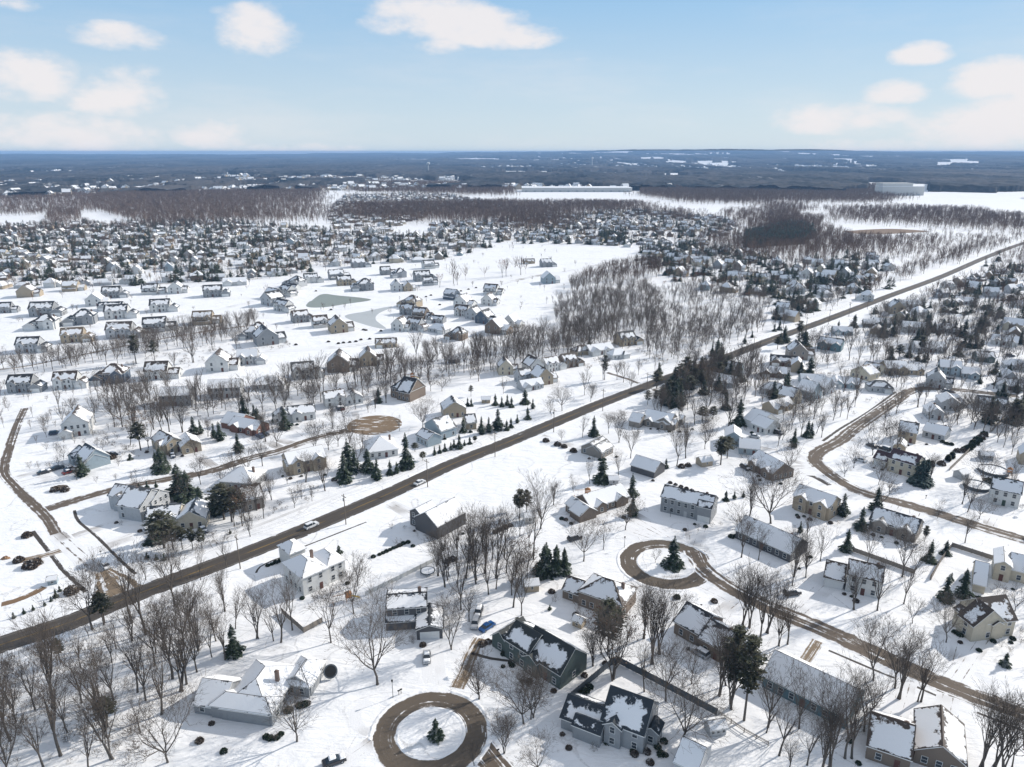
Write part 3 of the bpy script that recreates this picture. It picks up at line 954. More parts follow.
H("long green clapboard house with snow-streaked dark green roof, beside the blue car", "green clapboard house", 'green', 'green', 'bare',
  [('c2', 255, 270, 440, 390, 9.5, 4.2, 'gx', 'S'), ('c2', 165, 232, 290, 300, 8.5, 5.2, 'gx', ''), ('c2', 95, 190, 195, 212, 8, 3.2, 'gy', 'S'), ('c2', 200, 225, 262, 250, 4, 3.0, 'gy', 'N')])
H("grey house with steep slate-blue roof partly under snow, inside the dark privacy fence", "slate blue-roofed house", 'grey', 'slate', 'bare',
  [('c3', 290, 560, 525, 652, 10, 5.0, 'gx', 'S'), ('c3', 82, 478, 262, 612, 8, 2.9, 'gx', 'G'), ('c3', 265, 606, 330, 556, 6, 3.4, 'gy', 'N'), ('c3', 335, 572, 425, 600, 6, 3.6, 'gy', ''), ('c3', 585, 600, 655, 560, 3, 3.4, 'gx', '')], chim=True)
H("tall white house with snowy hipped roofs, just below the main road", "white hip-roofed house", 'white', 'grey', 'full',
  [('c4', 225, 392, 352, 335, 11, 5.6, 'hip', ''), ('c4', 352, 330, 440, 288, 9, 5.4, 'hip', ''), ('c4', 160, 260, 240, 230, 7, 5.4, 'hip', 'N')])
H("dark barn-like house with one broad snowy roof, alone in the field below the road", "dark brown barn-like house", 'dark', 'char', 'full',
  [('m1', 697, 612, 805, 552, 10, 4.6, 'gx', 'N'), ('m1', 590, 556, 642, 575, 7, 5.0, 'gy', '')], chim=False)
H("tall plain white house with small side windows, alone in the snowfield beside the field road", "plain white house by the field road", 'white', 'brown', 'mid',
  [('c5', 505, 462, 722, 438, 12, 5.6, 'gy', 'S'), ('c5', 472, 484, 582, 468, 6, 2.6, 'gy', 'N')], chim=False)
H("grey-blue house with zebra-striped snowy roof behind a round spruce, near the field road", "grey-blue house by the field road", 'lblue', 'slate', 'mid',
  [('c5', 690, 728, 888, 668, 9, 3.6, 'gy', 'S'), ('c5', 570, 650, 680, 730, 8, 3.0, 'gx', '')], chim=False)
H("grey house whose shaded porch front meets a pale gable wall, left of the cream house", "grey house with pale gable", 'lgrey', 'grey', 'mid',
  [('e6', 268, 525, 435, 420, 9, 5.0, 'gy', ''), ('e6', 150, 405, 262, 520, 8, 5.0, 'gx', '')])
H("cream house with low snowy gable half hidden behind evergreens above the main road", "cream house behind evergreens", 'cream', 'slate', 'mid',
  [('e6', 495, 575, 680, 560, 10, 3.4, 'gy', ''), ('e6', 320, 545, 490, 570, 8, 3.2, 'gx', '')], chim=False)
H("grey hip-roofed house deep in snow beside the big dark pine", "grey house beside big dark pine", 'grey', 'grey', 'full',
  [('e6', 770, 315, 975, 330, 11, 3.2, 'hip', '')])
H("tan-walled house with brown snowy roof north of the west street", "tan-walled house north of the west street", 'tan', 'brown', 'mid',
  [('m0', 645, 288, 705, 270, 8, 4.6, 'gy', ''), ('m0', 575, 265, 642, 285, 8, 4.2, 'gx', '')], chim=False)
H("small tan gabled house touching its brown-roofed neighbour on the west street", "small tan gabled house", 'tan', 'brown', 'full',
  [('m0', 700, 288, 775, 272, 9, 3.6, 'gy', '')], chim=False)
H("low brick house with thick snow on its roof, right of two dark spruces", "low brick house", 'red', 'char', 'full',
  [('m0', 880, 195, 985, 215, 8, 2.9, 'gx', ''), ('m0', 860, 180, 905, 200, 10, 2.9, 'gx', 'N')])
H("dark grey flat-fronted two-storey house among the belt of bare trees", "dark grey two-storey house", 'grey', 'char', 'full',
  [('m0', 615, 102, 735, 98, 9, 5.4, 'gx', 'P')])
H("pale two-storey house with broad snowy roof next to the dark grey two-storey house", "pale two-storey house", 'lgrey', 'char', 'full',
  [('m0', 800, 72, 925, 66, 9, 5.4, 'gx', 'P')])
H("long low white house with two dark spruces at its left, above the west street", "white house with lit porch", 'white', 'char', 'mid',
  [('m1', 128, 162, 230, 150, 8, 3.6, 'gx', ''), ('m1', 75, 160, 135, 168, 6, 3.0, 'gy', '')])
H("white gabled house with brown roof behind the brown circle", "white brown-roofed house", 'white', 'brown', 'mid',
  [('m1', 268, 108, 345, 98, 8, 4.6, 'gx', ''), ('m1', 345, 95, 412, 92, 7, 3.4, 'gy', '')])
H("large brown stone house with steep dark hipped roofs, right behind the brown circle", "large brown stone house", 'brown', 'char', 'bare',
  [('e7', 200, 365, 330, 392, 10, 5.0, 'hip', 'S'), ('e7', 330, 400, 410, 350, 8, 4.6, 'gy', 'S')])
H("tan house with snow-banded dark gable roof and tall chimney above the evergreen row", "tan house with tall chimney", 'tan', 'char', 'mid',
  [('e7', 535, 502, 680, 490, 9, 4.2, 'gy', ''), ('e7', 680, 575, 745, 570, 8, 3.2, 'gx', '')])
H("pale blue-grey house of stepped snowy gables beside the evergreen row", "stepped-gable house", 'lblue', 'grey', 'mid',
  [('e7', 415, 590, 520, 640, 8, 4.0, 'gy', ''), ('e7', 520, 620, 600, 600, 8, 4.0, 'gy', ''), ('e7', 365, 650, 430, 688, 7, 3.2, 'gx', '')], chim=False)
H("low white-roofed house with standing brick chimney just below the brown circle", "low house below the brown circle", 'white', 'grey', 'full',
  [('m1', 430, 305, 545, 290, 12, 2.9, 'hip', '')])
H("tan house with snowy gable roof below the west street, dark hedges behind", "tan house below the west street", 'tan', 'brown', 'full',
  [('m1', 130, 368, 272, 335, 9, 4.8, 'gx', ''), ('m1', 100, 350, 128, 366, 7, 4.0, 'gy', 'N')], chim=False)
H("grey house behind bare trees, left of the tan house below the west street", "shaded grey house", 'taupe', 'brown', 'mid',
  [('m0', 940, 508, 1015, 490, 9, 4.4, 'gx', '')])
H("long white-roofed ranch house standing alone right of the main road", "long white-roofed ranch", 'taupe', 'grey', 'full',
  [('m2', 500, 172, 602, 194, 10, 2.9, 'gx', ''), ('m2', 604, 194, 668, 160, 8, 2.9, 'gx', ''), ('m2', 445, 180, 490, 182, 8, 2.8, 'gx', 'N')], chim=False)
H("weathered grey cottage with peaked roof behind the big bare trees by the main road", "weathered grey cottage", 'taupe', 'grey', 'mid',
  [('m2', 265, 280, 330, 300, 9, 3.0, 'gy', ''), ('m2', 330, 298, 400, 285, 7, 2.8, 'gx', '')], chim=False)
H("low dark garage building with square snowy roof behind the grey colonial", "dark garage building", 'dark', 'char', 'full',
  [('m2', 455, 350, 545, 378, 8, 2.8, 'gx', 'N'), ], chim=False)
H("long low house with snowy roof and red brick end wall, left of the east circle", "long low house with red end wall", 'brown', 'grey', 'full',
  [('m2', 268, 545, 320, 528, 9, 2.9, 'gy', ''), ('m2', 318, 528, 430, 465, 9, 2.9, 'gx', ''), ('m2', 213, 528, 268, 545, 7, 2.7, 'gx', 'N')], chim=False)
H("long grey colonial house with two rows of windows, behind the east circle", "grey colonial with many windows", 'grey', 'char', 'mid',
  [('e1', 115, 178, 400, 246, 8, 5.6, 'gx', 'P'), ('e1', 318, 232, 398, 250, 4, 5.5, 'gx', 'GN')], doorcol=(.5, .5, .5))
H("long low house under a pale blue-white metal-looking snowy roof, east of the east circle", "long house east of the circle", 'dark', 'grey', 'full',
  [('e1', 540, 330, 850, 470, 10, 3.0, 'gx', 'P')], chim=True)
H("tan two-storey house with smooth snowy roof above the long house east of the circle", "tan two-storey house", 'tan', 'char', 'full',
  [('e3', 460, 690, 690, 775, 8, 5.0, 'gx', '')], chim=False)
H("taupe ranch house with a narrow snowy roof between three dark spruces", "taupe ranch between spruces", 'taupe', 'char', 'mid',
  [('m3', 385, 570, 560, 625, 9, 3.4, 'gx', '')])
H("cream colonial with plum-brown roof and shutters, round evergreen against its right corner", "cream colonial", 'cream', 'plum', 'bare',
  [('e4', 165, 440, 335, 492, 8, 5.4, 'gx', 'P'), ('e4', 75, 405, 160, 425, 7, 2.9, 'gx', 'G')])
H("beige gabled house above the cream colonial", "beige gabled house", 'tan', 'grey', 'mid',
  [('e4', 230, 255, 345, 275, 9, 4.8, 'gx', ''), ('e4', 205, 318, 275, 340, 7, 2.8, 'gy', '')], chim=True)
H("grey low house with flat snowy roof right of the beige gabled house", "grey low house", 'lgrey', 'grey', 'full',
  [('e4', 385, 228, 520, 262, 8, 3.0, 'gx', '')], chim=True)
H("pale gabled house buried in snow next to the bend of the curving street", "pale gabled house by the bend", 'lgrey', 'grey', 'full',
  [('e4', 420, 120, 520, 128, 9, 3.4, 'gy', ''), ('e4', 520, 75, 600, 62, 9, 4.0, 'gy', '')])
H("bright white colonial with green-grey roof at the right edge, above the curving street", "bright white colonial", 'white', 'green', 'mid',
  [('e4', 800, 640, 985, 680, 9, 5.4, 'gx', 'P')], doorcol=(.05, .08, .06))
H("small blue house with snow-covered square roof between a bare yard and tall pine", "small blue house", 'lblue', 'grey', 'full',
  [('e3', 120, 345, 250, 358, 8, 2.9, 'gx', ''), ('e3', 30, 290, 130, 300, 9, 4.2, 'gy', '')], chim=False)
H("white L-shaped house with bright snowy gables next to the small blue house", "white L-shaped house", 'white', 'grey', 'full',
  [('e3', 195, 185, 290, 225, 9, 3.0, 'gx', ''), ('e3', 270, 210, 350, 165, 9, 3.4, 'gy', '')], chim=False)
H("brown house with long shadowed front and pale snowy roof left of the side lane", "brown house by the side lane", 'brown', 'grey', 'full',
  [('e3', 175, 430, 330, 520, 10, 3.2, 'gx', '')], chim=False)
H("white colonial with green shutters and snowy garage above the east circle street", "white colonial with snowy garage", 'white', 'brown', 'mid',
  [('b3', 285, 115, 412, 146, 8, 5.4, 'gx', 'P'), ('b3', 205, 93, 275, 116, 9, 2.9, 'gx', 'G')])
H("large beige house with many dark gables and dormers, right of two blue spruces", "large beige many-gabled house", 'cream', 'brown', 'bare',
  [('e2', 800, 440, 958, 420, 9, 4.8, 'gx', 'S'), ('e2', 640, 390, 730, 455, 9, 4.6, 'gx', 'S'), ('e2', 722, 440, 770, 430, 6, 4.8, 'gy', ''), ('e2', 835, 448, 880, 438, 5, 4.4, 'gy', 'N')])
H("cream tall-gabled house at the right edge behind a snow-covered deck", "cream tall-gabled house", 'cream', 'grey', 'full',
  [('b3', 830, 70, 890, 85, 9, 5.0, 'gy', ''), ('b3', 890, 75, 960, 90, 9, 3.6, 'gx', ''), ('b3', 755, 115, 800, 128, 12, 2.6, 'gx', 'N')], chim=False)
H("brown house with broad snowy hip roof and low left wing, below the east circle", "brown hip-roofed house", 'brown', 'brown', 'mid',
  [('b2', 245, 168, 405, 225, 9.5, 4.4, 'hip', ''), ('b2', 190, 138, 244, 165, 7, 2.8, 'gx', '')])
H("brown house with two dark gables and a silver car tucked at its front", "brown two-gabled house", 'brown', 'char', 'mid',
  [('b2', 690, 335, 775, 385, 9, 3.8, 'gx', ''), ('b2', 600, 270, 690, 325, 10, 3.6, 'gx', '')])
H("long teal-walled ranch house with a broad white roof behind a screen of bare trees", "long teal-walled ranch", 'teal', 'char', 'full',
  [('e5', 140, 300, 668, 570, 11, 3.2, 'gx', 'P')], chim=False)
H("brown house with dark red-brown roof edges and a snow triangle, bottom right corner", "brown house in the bottom right corner", 'brown', 'brown', 'mid',
  [('b3', 360, 735, 520, 790, 11, 3.4, 'gx', ''), ('b3', 555, 790, 700, 770, 12, 3.2, 'gy', '')], chim=True)
H("grey house mostly cut off at the bottom edge, snowy roof corner visible", None, 'lgrey', 'char', 'full',
  [('b2', 600, 790, 680, 830, 8, 3.0, 'gx', 'N')], chim=False)
H("cream house with a brown snow-streaked gable at the bend of the upper street", "cream house at the upper bend", 'cream', 'brown', 'mid',
  [('e8', 55, 480, 160, 508, 9, 3.6, 'gy', ''), ('e8', 110, 470, 200, 480, 8, 4.0, 'gx', '')])
H("tan house with flat-looking snowy roof and tall end chimney above the curving street", "tan house with end chimney", 'tan', 'grey', 'full',
  [('e8', 255, 470, 375, 472, 9, 3.8, 'gx', ''), ('e8', 375, 470, 470, 475, 7, 2.8, 'gx', '')])
H("long grey-blue house with stepped snowy roofs above the curving street", "long grey-blue house", 'lblue', 'slate', 'full',
  [('e8', 550, 470, 670, 482, 9, 4.6, 'gx', ''), ('e8', 670, 488, 775, 500, 8, 2.8, 'gx', '')], chim=False)
H("grey-green ranch with snowy carport beside the main road's right side", "grey-green ranch", 'green', 'grey', 'full',
  [('e8', 190, 205, 280, 210, 8, 3.2, 'gx', ''), ('e8', 130, 205, 190, 208, 7, 2.6, 'gx', '')], chim=False)
H("white house with bright windows between clumps of dark spruces, upper right", "white house among spruces", 'white', 'grey', 'full',
  [('e8', 345, 235, 480, 245, 9, 4.0, 'gx', '')])
H("teal-green gabled house below the main road on the upper right", "teal-green gabled house", 'teal', 'green', 'mid',
  [('u3', 195, 475, 290, 488, 9, 4.2, 'gx', '')], chim=False)
H("pale low house with long snowy roof behind the dark spruce trio, upper right", "pale low house", 'lgrey', 'grey', 'full',
  [('e8', 420, 345, 590, 350, 9, 2.9, 'gx', '')], chim=False)
H("long white-roofed building with many small windows at the far right", "long white-roofed building", 'white', 'grey', 'full',
  [('e8', 835, 300, 985, 318, 9, 2.9, 'gx', '')], chim=False)
H("green-roofed house among shrubs right of the long grey-blue house", "green-roofed house among shrubs", 'green', 'green', 'mid',
  [('e8', 760, 400, 860, 405, 8, 3.0, 'gx', '')], chim=False)

# ------------------------------------------------------------------ rows of estate houses, built from a few designs
DES = []
def mkdes(*wings, chimney=True, detail=1):
    DES.append(house_design([w_ if len(w_) == 8 else (*w_, '') for w_ in wings], detail, chimney, 40 + len(DES)))
    DES[-1]['width'] = max(w_[0] + w_[3] / 2 for w_ in wings) - min(w_[0] - w_[3] / 2 for w_ in wings)
mkdes((0, 0, 0, 13, 9.5, 5.1, 'gx', 'T'), (-3.4, -1.2, 0, 4.4, 6, 5.0, 'gy', 'T'), (2.6, -.6, 0, 3.2, 5.2, 5.0, 'gy', ''), (8.8, -1.5, 0, 6.5, 8, 2.9, 'gy', 'G'), (-1, 8.6, 0, 5, 3, 3.0, 'gx', 'N'))
mkdes((0, 0, 0, 12, 10, 5.0, 'hip', 'T'), (2.5, -1.5, 0, 5.5, 7, 4.9, 'gy', 'T'), (-7.5, -2, 0, 6.5, 9, 2.9, 'gy', 'G'))
mkdes((0, 0, 0, 17, 9, 3.0, 'gx', ''), (-5, -2, 0, 6, 7, 2.95, 'gy', 'G'), (3.5, -1, 0, 4, 5.2, 2.9, 'gy', ''), chimney=True)
mkdes((0, 0, 0, 12, 9, 5.0, 'gx', 'T'), (3.2, -.5, 0, 3.6, 5, 4.95, 'gy', 'T'), (8, 1, 0, 6, 7, 2.8, 'gx', 'G'), (0, -1.8, 0, 11, 1.9, 2.4, 'shed', 'N'), chimney=False)
mkdes((0, 0, 0, 10.5, 11, 5.0, 'gy', 'S'), (6.8, 1.5, 0, 5, 8, 3.0, 'gx', 'G'), chimney=False)
mkdes((0, 0, 0, 16, 9.5, 3.0, 'hip', ''), (4.5, -2.2, 0, 6, 6, 2.95, 'hip', 'G'), chimney=False)
mkdes((0, 0, 0, 11, 9, 4.6, 'gx', 'S'), (-2.6, -.8, 0, 3, 5, 4.2, 'gy', ''), (2.8, -.8, 0, 3, 5, 4.2, 'gy', ''), (8, 0, 0, 6, 7, 2.8, 'gx', 'G'))
NDES = len(DES)
NAMED = []   # thing, kind, look, cluster
LOOK = {'white': 'white', 'cream': 'cream', 'tan': 'tan', 'brown': 'brown', 'taupe': 'taupe', 'grey': 'grey', 'lgrey': 'pale grey', 'dark': 'dark', 'blue': 'navy blue',
        'teal': 'teal', 'green': 'dark green', 'lblue': 'pale blue', 'red': 'red'}
RLOOK = {'char': 'charcoal', 'brown': 'brown', 'slate': 'slate blue', 'green': 'green-black', 'grey': 'grey', 'tan': 'tan', 'plum': 'plum'}
rng = random.Random(7)
N_IND = 0
N_HAND_W = len(HOUSES)
N_HAND = len([o for o in COL.objects if o.get("category") == "house"])


def row(cluster, yaw_deg, items, tile):
    global N_IND
    for it in items:
        x, y, wpx, wc, rc, cov = it[:6]
        di = it[6] if len(it) > 6 else rng.randrange(NDES)
        X, Y = G(tile, x, y)
        dist = math.hypot(X, Y)
        s = (wpx / TILES[tile][2]) / FOC * (Y * math.cos(PITCH) + CAMH * math.sin(PITCH)) / DES[di]['width']
        s = min(1.25, max(0.72, s))
        yw = math.radians((it[7] if len(it) > 7 else yaw_deg) + rng.uniform(-6, 6))
        if cov == 'mid' and rng.random() < .85: cov = 'bare'
        t = place_house(DES[di], X, Y, yw, C[wc], R_[rc], cov, 'house', 1 if dist < 680 else 0, s)
        HOUSES.append((X - math.sin(yw) * 5 * s, Y + math.cos(yw) * 5 * s, 9 * s))
        NAMED.append((t, 'house', '%s-roofed %s house' % (RLOOK[rc], LOOK[wc]), cluster, X, Y))
        t['group'] = 'houses in ' + cluster.replace('the ', 'the ')
        N_IND += 1


row("the front row beyond the tree belt", 10, [(80, 650, 130, 'grey', 'char', 'mid', 0), (262, 635, 125, 'white', 'brown', 'mid', 0), (450, 612, 130, 'blue', 'brown', 'bare', 1), (625, 598, 130, 'white', 'brown', 'mid', 6),
     (870, 568, 120, 'white', 'brown', 'mid', 4), (990, 538, 110, 'lgrey', 'tan', 'full', 0)], 'u0')
row("the row behind the tree belt", 12, [(110, 490, 120, 'lgrey', 'char', 'mid'), (290, 450, 115, 'tan', 'tan', 'mid'), (475, 432, 135, 'lgrey', 'brown', 'mid', 0), (620, 408, 120, 'lgrey', 'char', 'mid', 3),
     (810, 378, 105, 'tan', 'tan', 'bare', 3), (1010, 435, 80, 'grey', 'brown', 'mid')], 'u0')
row("the estate on the left", 14, [(180, 398, 115, 'white', 'char', 'mid', 1), (165, 345, 125, 'grey', 'char', 'mid', 0), (335, 378, 115, 'grey', 'slate', 'mid', 1), (465, 355, 120, 'white', 'char', 'mid', 0), (440, 322, 90, 'lgrey', 'slate', 'mid'),
     (445, 272, 95, 'grey', 'char', 'bare', 0), (375, 305, 80, 'white', 'grey', 'full', 4), (640, 328, 105, 'white', 'char', 'mid', 0), (20, 332, 70, 'grey', 'char', 'mid'),
     (600, 258, 85, 'white', 'char', 'bare', 3), (700, 255, 72, 'white', 'char', 'mid', 4), (852, 268, 100, 'grey', 'char', 'mid', 0), (940, 222, 90, 'white', 'grey', 'full', 2), (100, 270, 80, 'tan', 'brown', 'mid'), (280, 245, 80, 'tan', 'tan', 'mid')], 'u0')
row("the estate left of the ponds", -32, [(40, 302, 90, 'lgrey', 'char', 'mid', 4), (95, 325, 90, 'white', 'char', 'mid', 0), (55, 275, 80, 'blue', 'char', 'mid'), (110, 262, 85, 'white', 'char', 'mid', 0), (150, 228, 80, 'lgrey', 'char', 'mid', 1),
     (130, 242, 70, 'white', 'char', 'mid')], 'u1')
row("the cluster above the ponds", 20, [(222, 212, 75, 'white', 'green', 'mid', 0), (325, 198, 80, 'grey', 'char', 'mid', 3), (355, 222, 80, 'tan', 'char', 'mid', 0), (440, 242, 90, 'grey', 'char', 'mid', 1), (412, 150, 75, 'grey', 'char', 'mid', 0), (520, 180, 60, 'grey', 'char', 'mid'),
     (582, 190, 62, 'lgrey', 'char', 'mid', 1), (695, 155, 65, 'white', 'char', 'bare', 3), (668, 205, 90, 'grey', 'char', 'mid', 0), (690, 222, 60, 'lgrey', 'char', 'mid'), (565, 245, 60, 'white', 'char', 'mid', 4), (610, 245, 48, 'tan', 'brown', 'mid', 4),
     (65, 165, 70, 'tan', 'tan', 'mid'), (130, 175, 70, 'lgrey', 'brown', 'mid')], 'u1')
row("the group between the ponds and the belt", 25, [(182, 370, 90, 'grey', 'brown', 'mid', 0), (260, 390, 85, 'white', 'brown', 'bare', 3), (335, 412, 95, 'tan', 'brown', 'bare', 4), (50, 462, 120, 'grey', 'char', 'bare', 4), (15, 420, 80, 'grey', 'brown', 'mid')], 'u1')
row("the ring right of the ponds", -20, [(615, 310, 85, 'tan', 'brown', 'bare', 1), (600, 340, 85, 'grey', 'brown', 'bare', 0), (650, 355, 80, 'brown', 'brown', 'bare', 3), (565, 405, 75, 'white', 'brown', 'mid', 4), (625, 400, 90, 'lgrey', 'brown', 'mid', 0), (715, 372, 70, 'grey', 'char', 'mid')], 'u1')
row("the estate below the open field", -25, [(772, 278, 75, 'blue', 'char', 'mid', 3), (935, 258, 78, 'white', 'brown', 'mid', 3), (922, 302, 65, 'white', 'brown', 'bare', 4), (815, 312, 80, 'white', 'brown', 'mid', 4), (818, 345, 80, 'white', 'brown', 'mid', 0), (858, 358, 70, 'lgrey', 'char', 'mid'),
     (900, 375, 78, 'blue', 'char', 'bare', 4), (722, 412, 80, 'lgrey', 'grey', 'full'), (945, 415, 95, 'brown', 'grey', 'full', 4), (800, 440, 80, 'brown', 'char', 'mid'), (1010, 390, 70, 'white', 'grey', 'full')], 'u1')
row("the row inside the tree belt", 12, [(520, 470, 85, 'tan', 'brown', 'bare', 2), (330, 570, 120, 'brown', 'brown', 'mid', 4), (450, 545, 95, 'tan', 'brown', 'mid', 4), (190, 595, 125, 'white', 'grey', 'mid', 0), (50, 640, 120, 'lgrey', 'grey', 'full', 5),
     (1000, 580, 80, 'cream', 'brown', 'mid', 4)], 'u1')
row("the wooded cluster left of the main road", 30, [(100, 575, 90, 'white', 'brown', 'mid', 4), (165, 565, 80, 'white', 'brown', 'mid', 0), (235, 550, 90, 'brown', 'brown', 'mid', 0), (360, 498, 110, 'white', 'grey', 'full', 2), (465, 462, 105, 'tan', 'char', 'mid', 0), (435, 515, 60, 'white', 'grey', 'full', 5),
     (60, 610, 90, 'lgrey', 'char', 'mid'), (135, 620, 95, 'tan', 'brown', 'mid', 4), (85, 640, 80, 'lgrey', 'grey', 'full', 2), (290, 500, 70, 'tan', 'brown', 'mid')], 'u2')
row("the edge of the open white field", 10, [(150, 215, 70, 'lblue', 'green', 'full', 4), (140, 148, 62, 'grey', 'char', 'mid', 0), (70, 135, 40, 'tan', 'brown', 'mid', 2)], 'u2')
row("the homes above the curving street", -20, [(30, 545, 110, 'lblue', 'grey', 'full', 2), (150, 60, 90, 'white', 'grey', 'full'), ], 'e8')
row("the yards left of the curving street", 35, [(60, 120, 110, 'tan', 'brown', 'full', 2), (185, 75, 90, 'lblue', 'grey', 'full', 4), (235, 55, 80, 'lgrey', 'grey', 'full', 4), (285, 25, 80, 'lgrey', 'grey', 'full', 5), (110, 95, 80, 'cream', 'brown', 'mid')], 'm3')
row("the far right yards", -15, [(320, 135, 110, 'tan', 'grey', 'mid', 4), (390, 100, 110, 'white', 'grey', 'full', 2), (600, 240, 120, 'lgrey', 'grey', 'full', 5), (960, 215, 90, 'lblue', 'grey', 'full', 2), (940, 540, 110, 'grey', 'char', 'full', 4),
     (700, 80, 100, 'lgrey', 'grey', 'full', 2), (840, 40, 100, 'lgrey', 'grey', 'full', 0), (980, 445, 90, 'lgrey', 'grey', 'full', 5), (1010, 100, 80, 'white', 'grey', 'full', 5)], 'e8')
row("the terrace of roofs below the main road", -15, [(60, 545, 100, 'brown', 'char', 'mid', 2), (120, 520, 100, 'taupe', 'brown', 'bare', 4), (20, 590, 100, 'brown', 'grey', 'full', 2), (180, 620, 90, 'lblue', 'grey', 'full', 2), (300, 420, 70, 'lblue', 'grey', 'full', 2),
     (450, 650, 50, 'lgrey', 'grey', 'mid', 5)], 'u3')
row("the right edge below the upper street", -25, [(1005, 330, 70, 'tan', 'brown', 'full', 4), (930, 40, 90, 'lgrey', 'grey', 'full', 2), (640, 30, 90, 'lgrey', 'char', 'mid', 4), (700, 100, 80, 'lblue', 'grey', 'full', 5), (860, 110, 70, 'lgrey', 'grey', 'mid', 2)], 'm3')
for (tl, x, y, k) in [('u1', 60, 600, 0)]: pass
for (c_, tl, x, y) in [("frozen pond", 'u1', 300, 290), ("brown circle", 'm1', 455, 172), ("south circle", 'b1', 648, 640), ("east circle", 'm2', 590, 703),
                       ("road mouth by the main road", 'b0', 430, 100)]:
    LANDMARKS.append((c_, *G(tl, x, y)))
# ------------------------------------------------------------------ scattered suburbs further off: nearest ones as houses of their own, the rest as one mass
def in_poly(P, x, y):
    c = False; n = len(P)
    for i in range(n):
        x1, y1 = P[i]; x2, y2 = P[i - 1]
        if (y1 > y) != (y2 > y) and x < (x2 - x1) * (y - y1) / (y2 - y1) + x1: c = not c
    return c


def clear_of_roads(x, y, pad=1.5):
    for (P, wd) in ROAD_CLEAR:
        if np.min((P[:, 0] - x) ** 2 + (P[:, 1] - y) ** 2) < (wd + pad) ** 2: return False
    return True


def clear_of_houses(x, y, pad=0.0, lst=None):
    for (a, b, r) in (lst if lst is not None else HOUSES):
        if (a - x) ** 2 + (b - y) ** 2 < (r * .8 + pad) ** 2: return False
    return True


SUBURBS = [  # name, polygon in photograph pixels, street angle, wall palette, density
    ("the dense suburb at far left", [(-60, 232), (0, 226), (130, 224), (250, 222), (330, 232), (470, 238), (490, 250), (440, 260), (340, 268), (300, 276), (255, 280), (190, 284), (110, 286), (60, 288), (-60, 290)], 12, 1.0),
    ("the distant suburb left of centre", [(330, 212), (345, 196), (440, 194), (500, 204), (520, 214), (440, 212), (380, 235), (330, 230)], 20, .9),
    ("the distant suburb at centre", [(560, 216), (640, 211), (738, 222), (720, 238), (690, 250), (600, 246), (520, 244), (430, 240), (430, 224), (490, 222)], -18, 1.0),
    ("the suburb above the long wood", [(640, 250), (700, 244), (768, 258), (800, 275), (768, 300), (705, 292), (670, 280), (640, 262)], -30, 1.0),
    ("the suburb left of the road's far end", [(793, 262), (868, 257), (895, 268), (885, 283), (850, 298), (800, 318), (770, 330), (762, 300), (775, 280)], -25, 1.0),
    ("the suburb right of the road's far end", [(880, 322), (930, 298), (975, 275), (1040, 262), (1100, 270), (1100, 330), (1020, 345), (940, 338), (880, 336)], 40, .8),
    ("the streets behind the grey barn row", [(690, 388), (740, 370), (790, 352), (830, 345), (850, 370), (800, 400), (740, 420), (700, 410)], -25, .45),
]
rng = random.Random(21)
cands = []
STREETS = []
for (nm, poly, ang, dens_) in SUBURBS:
    PG = [gpx(u, max(v, 186)) for (u, v) in poly]
    xs = [p[0] for p in PG]; ys = [p[1] for p in PG]
    cx, cy = sum(xs) / len(xs), sum(ys) / len(ys)
    R0 = max(max(xs) - min(xs), max(ys) - min(ys)) * .75 + 50
    a = math.radians(ang); ca, sa = math.cos(a), math.sin(a)
    v_ = -R0; k = 0
    st_pts = []
    STREETS.append([])
    while v_ < R0:
        if k % 2 == 0:
            run = []
            for q_ in range(int(-R0), int(R0), 14):
                vv = v_ + 13.5 + 18 * math.sin(q_ / 130.0 + k // 2 * 1.7)
                X, Y = cx + ca * q_ - sa * vv, cy + sa * q_ + ca * vv
                if in_poly(PG, X, Y) and clear_of_roads(X, Y, 0): run.append((X, Y))
                else:
                    if len(run) > 4: STREETS[-1].append(run)
                    run = []
            if len(run) > 4: STREETS[-1].append(run)
        bend = rng.uniform(-.02, .02)
        u_ = -R0 + rng.uniform(0, 20)
        while u_ < R0:
            vv = v_ + 18 * math.sin(u_ / 130.0 + k // 2 * 1.7) + rng.uniform(-2, 2)
            X, Y = cx + ca * u_ - sa * vv, cy + sa * u_ + ca * vv
            if in_poly(PG, X, Y) and rng.random() < dens_ * .93 and clear_of_roads(X, Y, 9) and clear_of_houses(X, Y, 6):
                cands.append((math.hypot(X, Y), X, Y, a + (0 if k % 2 == 0 else math.pi) + rng.choice((0, 0, 0, 1.57)) + rng.uniform(-.3, .3) + .14 * math.cos(u_ / 130.0 + k // 2 * 1.7), nm))
            u_ += rng.uniform(20, 27)
        v_ += 27 if k % 2 == 0 else 36
        k += 1
cands.sort()
for runs in STREETS:
    mb = MB()
    for run in runs:
        P_ = np.array(run); T_ = np.gradient(P_, axis=0); T_ /= np.linalg.norm(T_, axis=1)[:, None]; N_ = np.stack([-T_[:, 1], T_[:, 0]], 1) * 3.6
        for i in range(len(P_) - 1):
            q = [P_[i] + N_[i], P_[i] - N_[i], P_[i + 1] - N_[i + 1], P_[i + 1] + N_[i + 1]]
            mb.poly([(a[0], a[1], .011) for a in q[::-1]], 0, [(-1, i * 14), (1, i * 14), (1, i * 14 + 14), (-1, i * 14 + 14)])
    if mb.v: structure('estate_street', mb.build('estate_street', M['tracks'], uv=True))
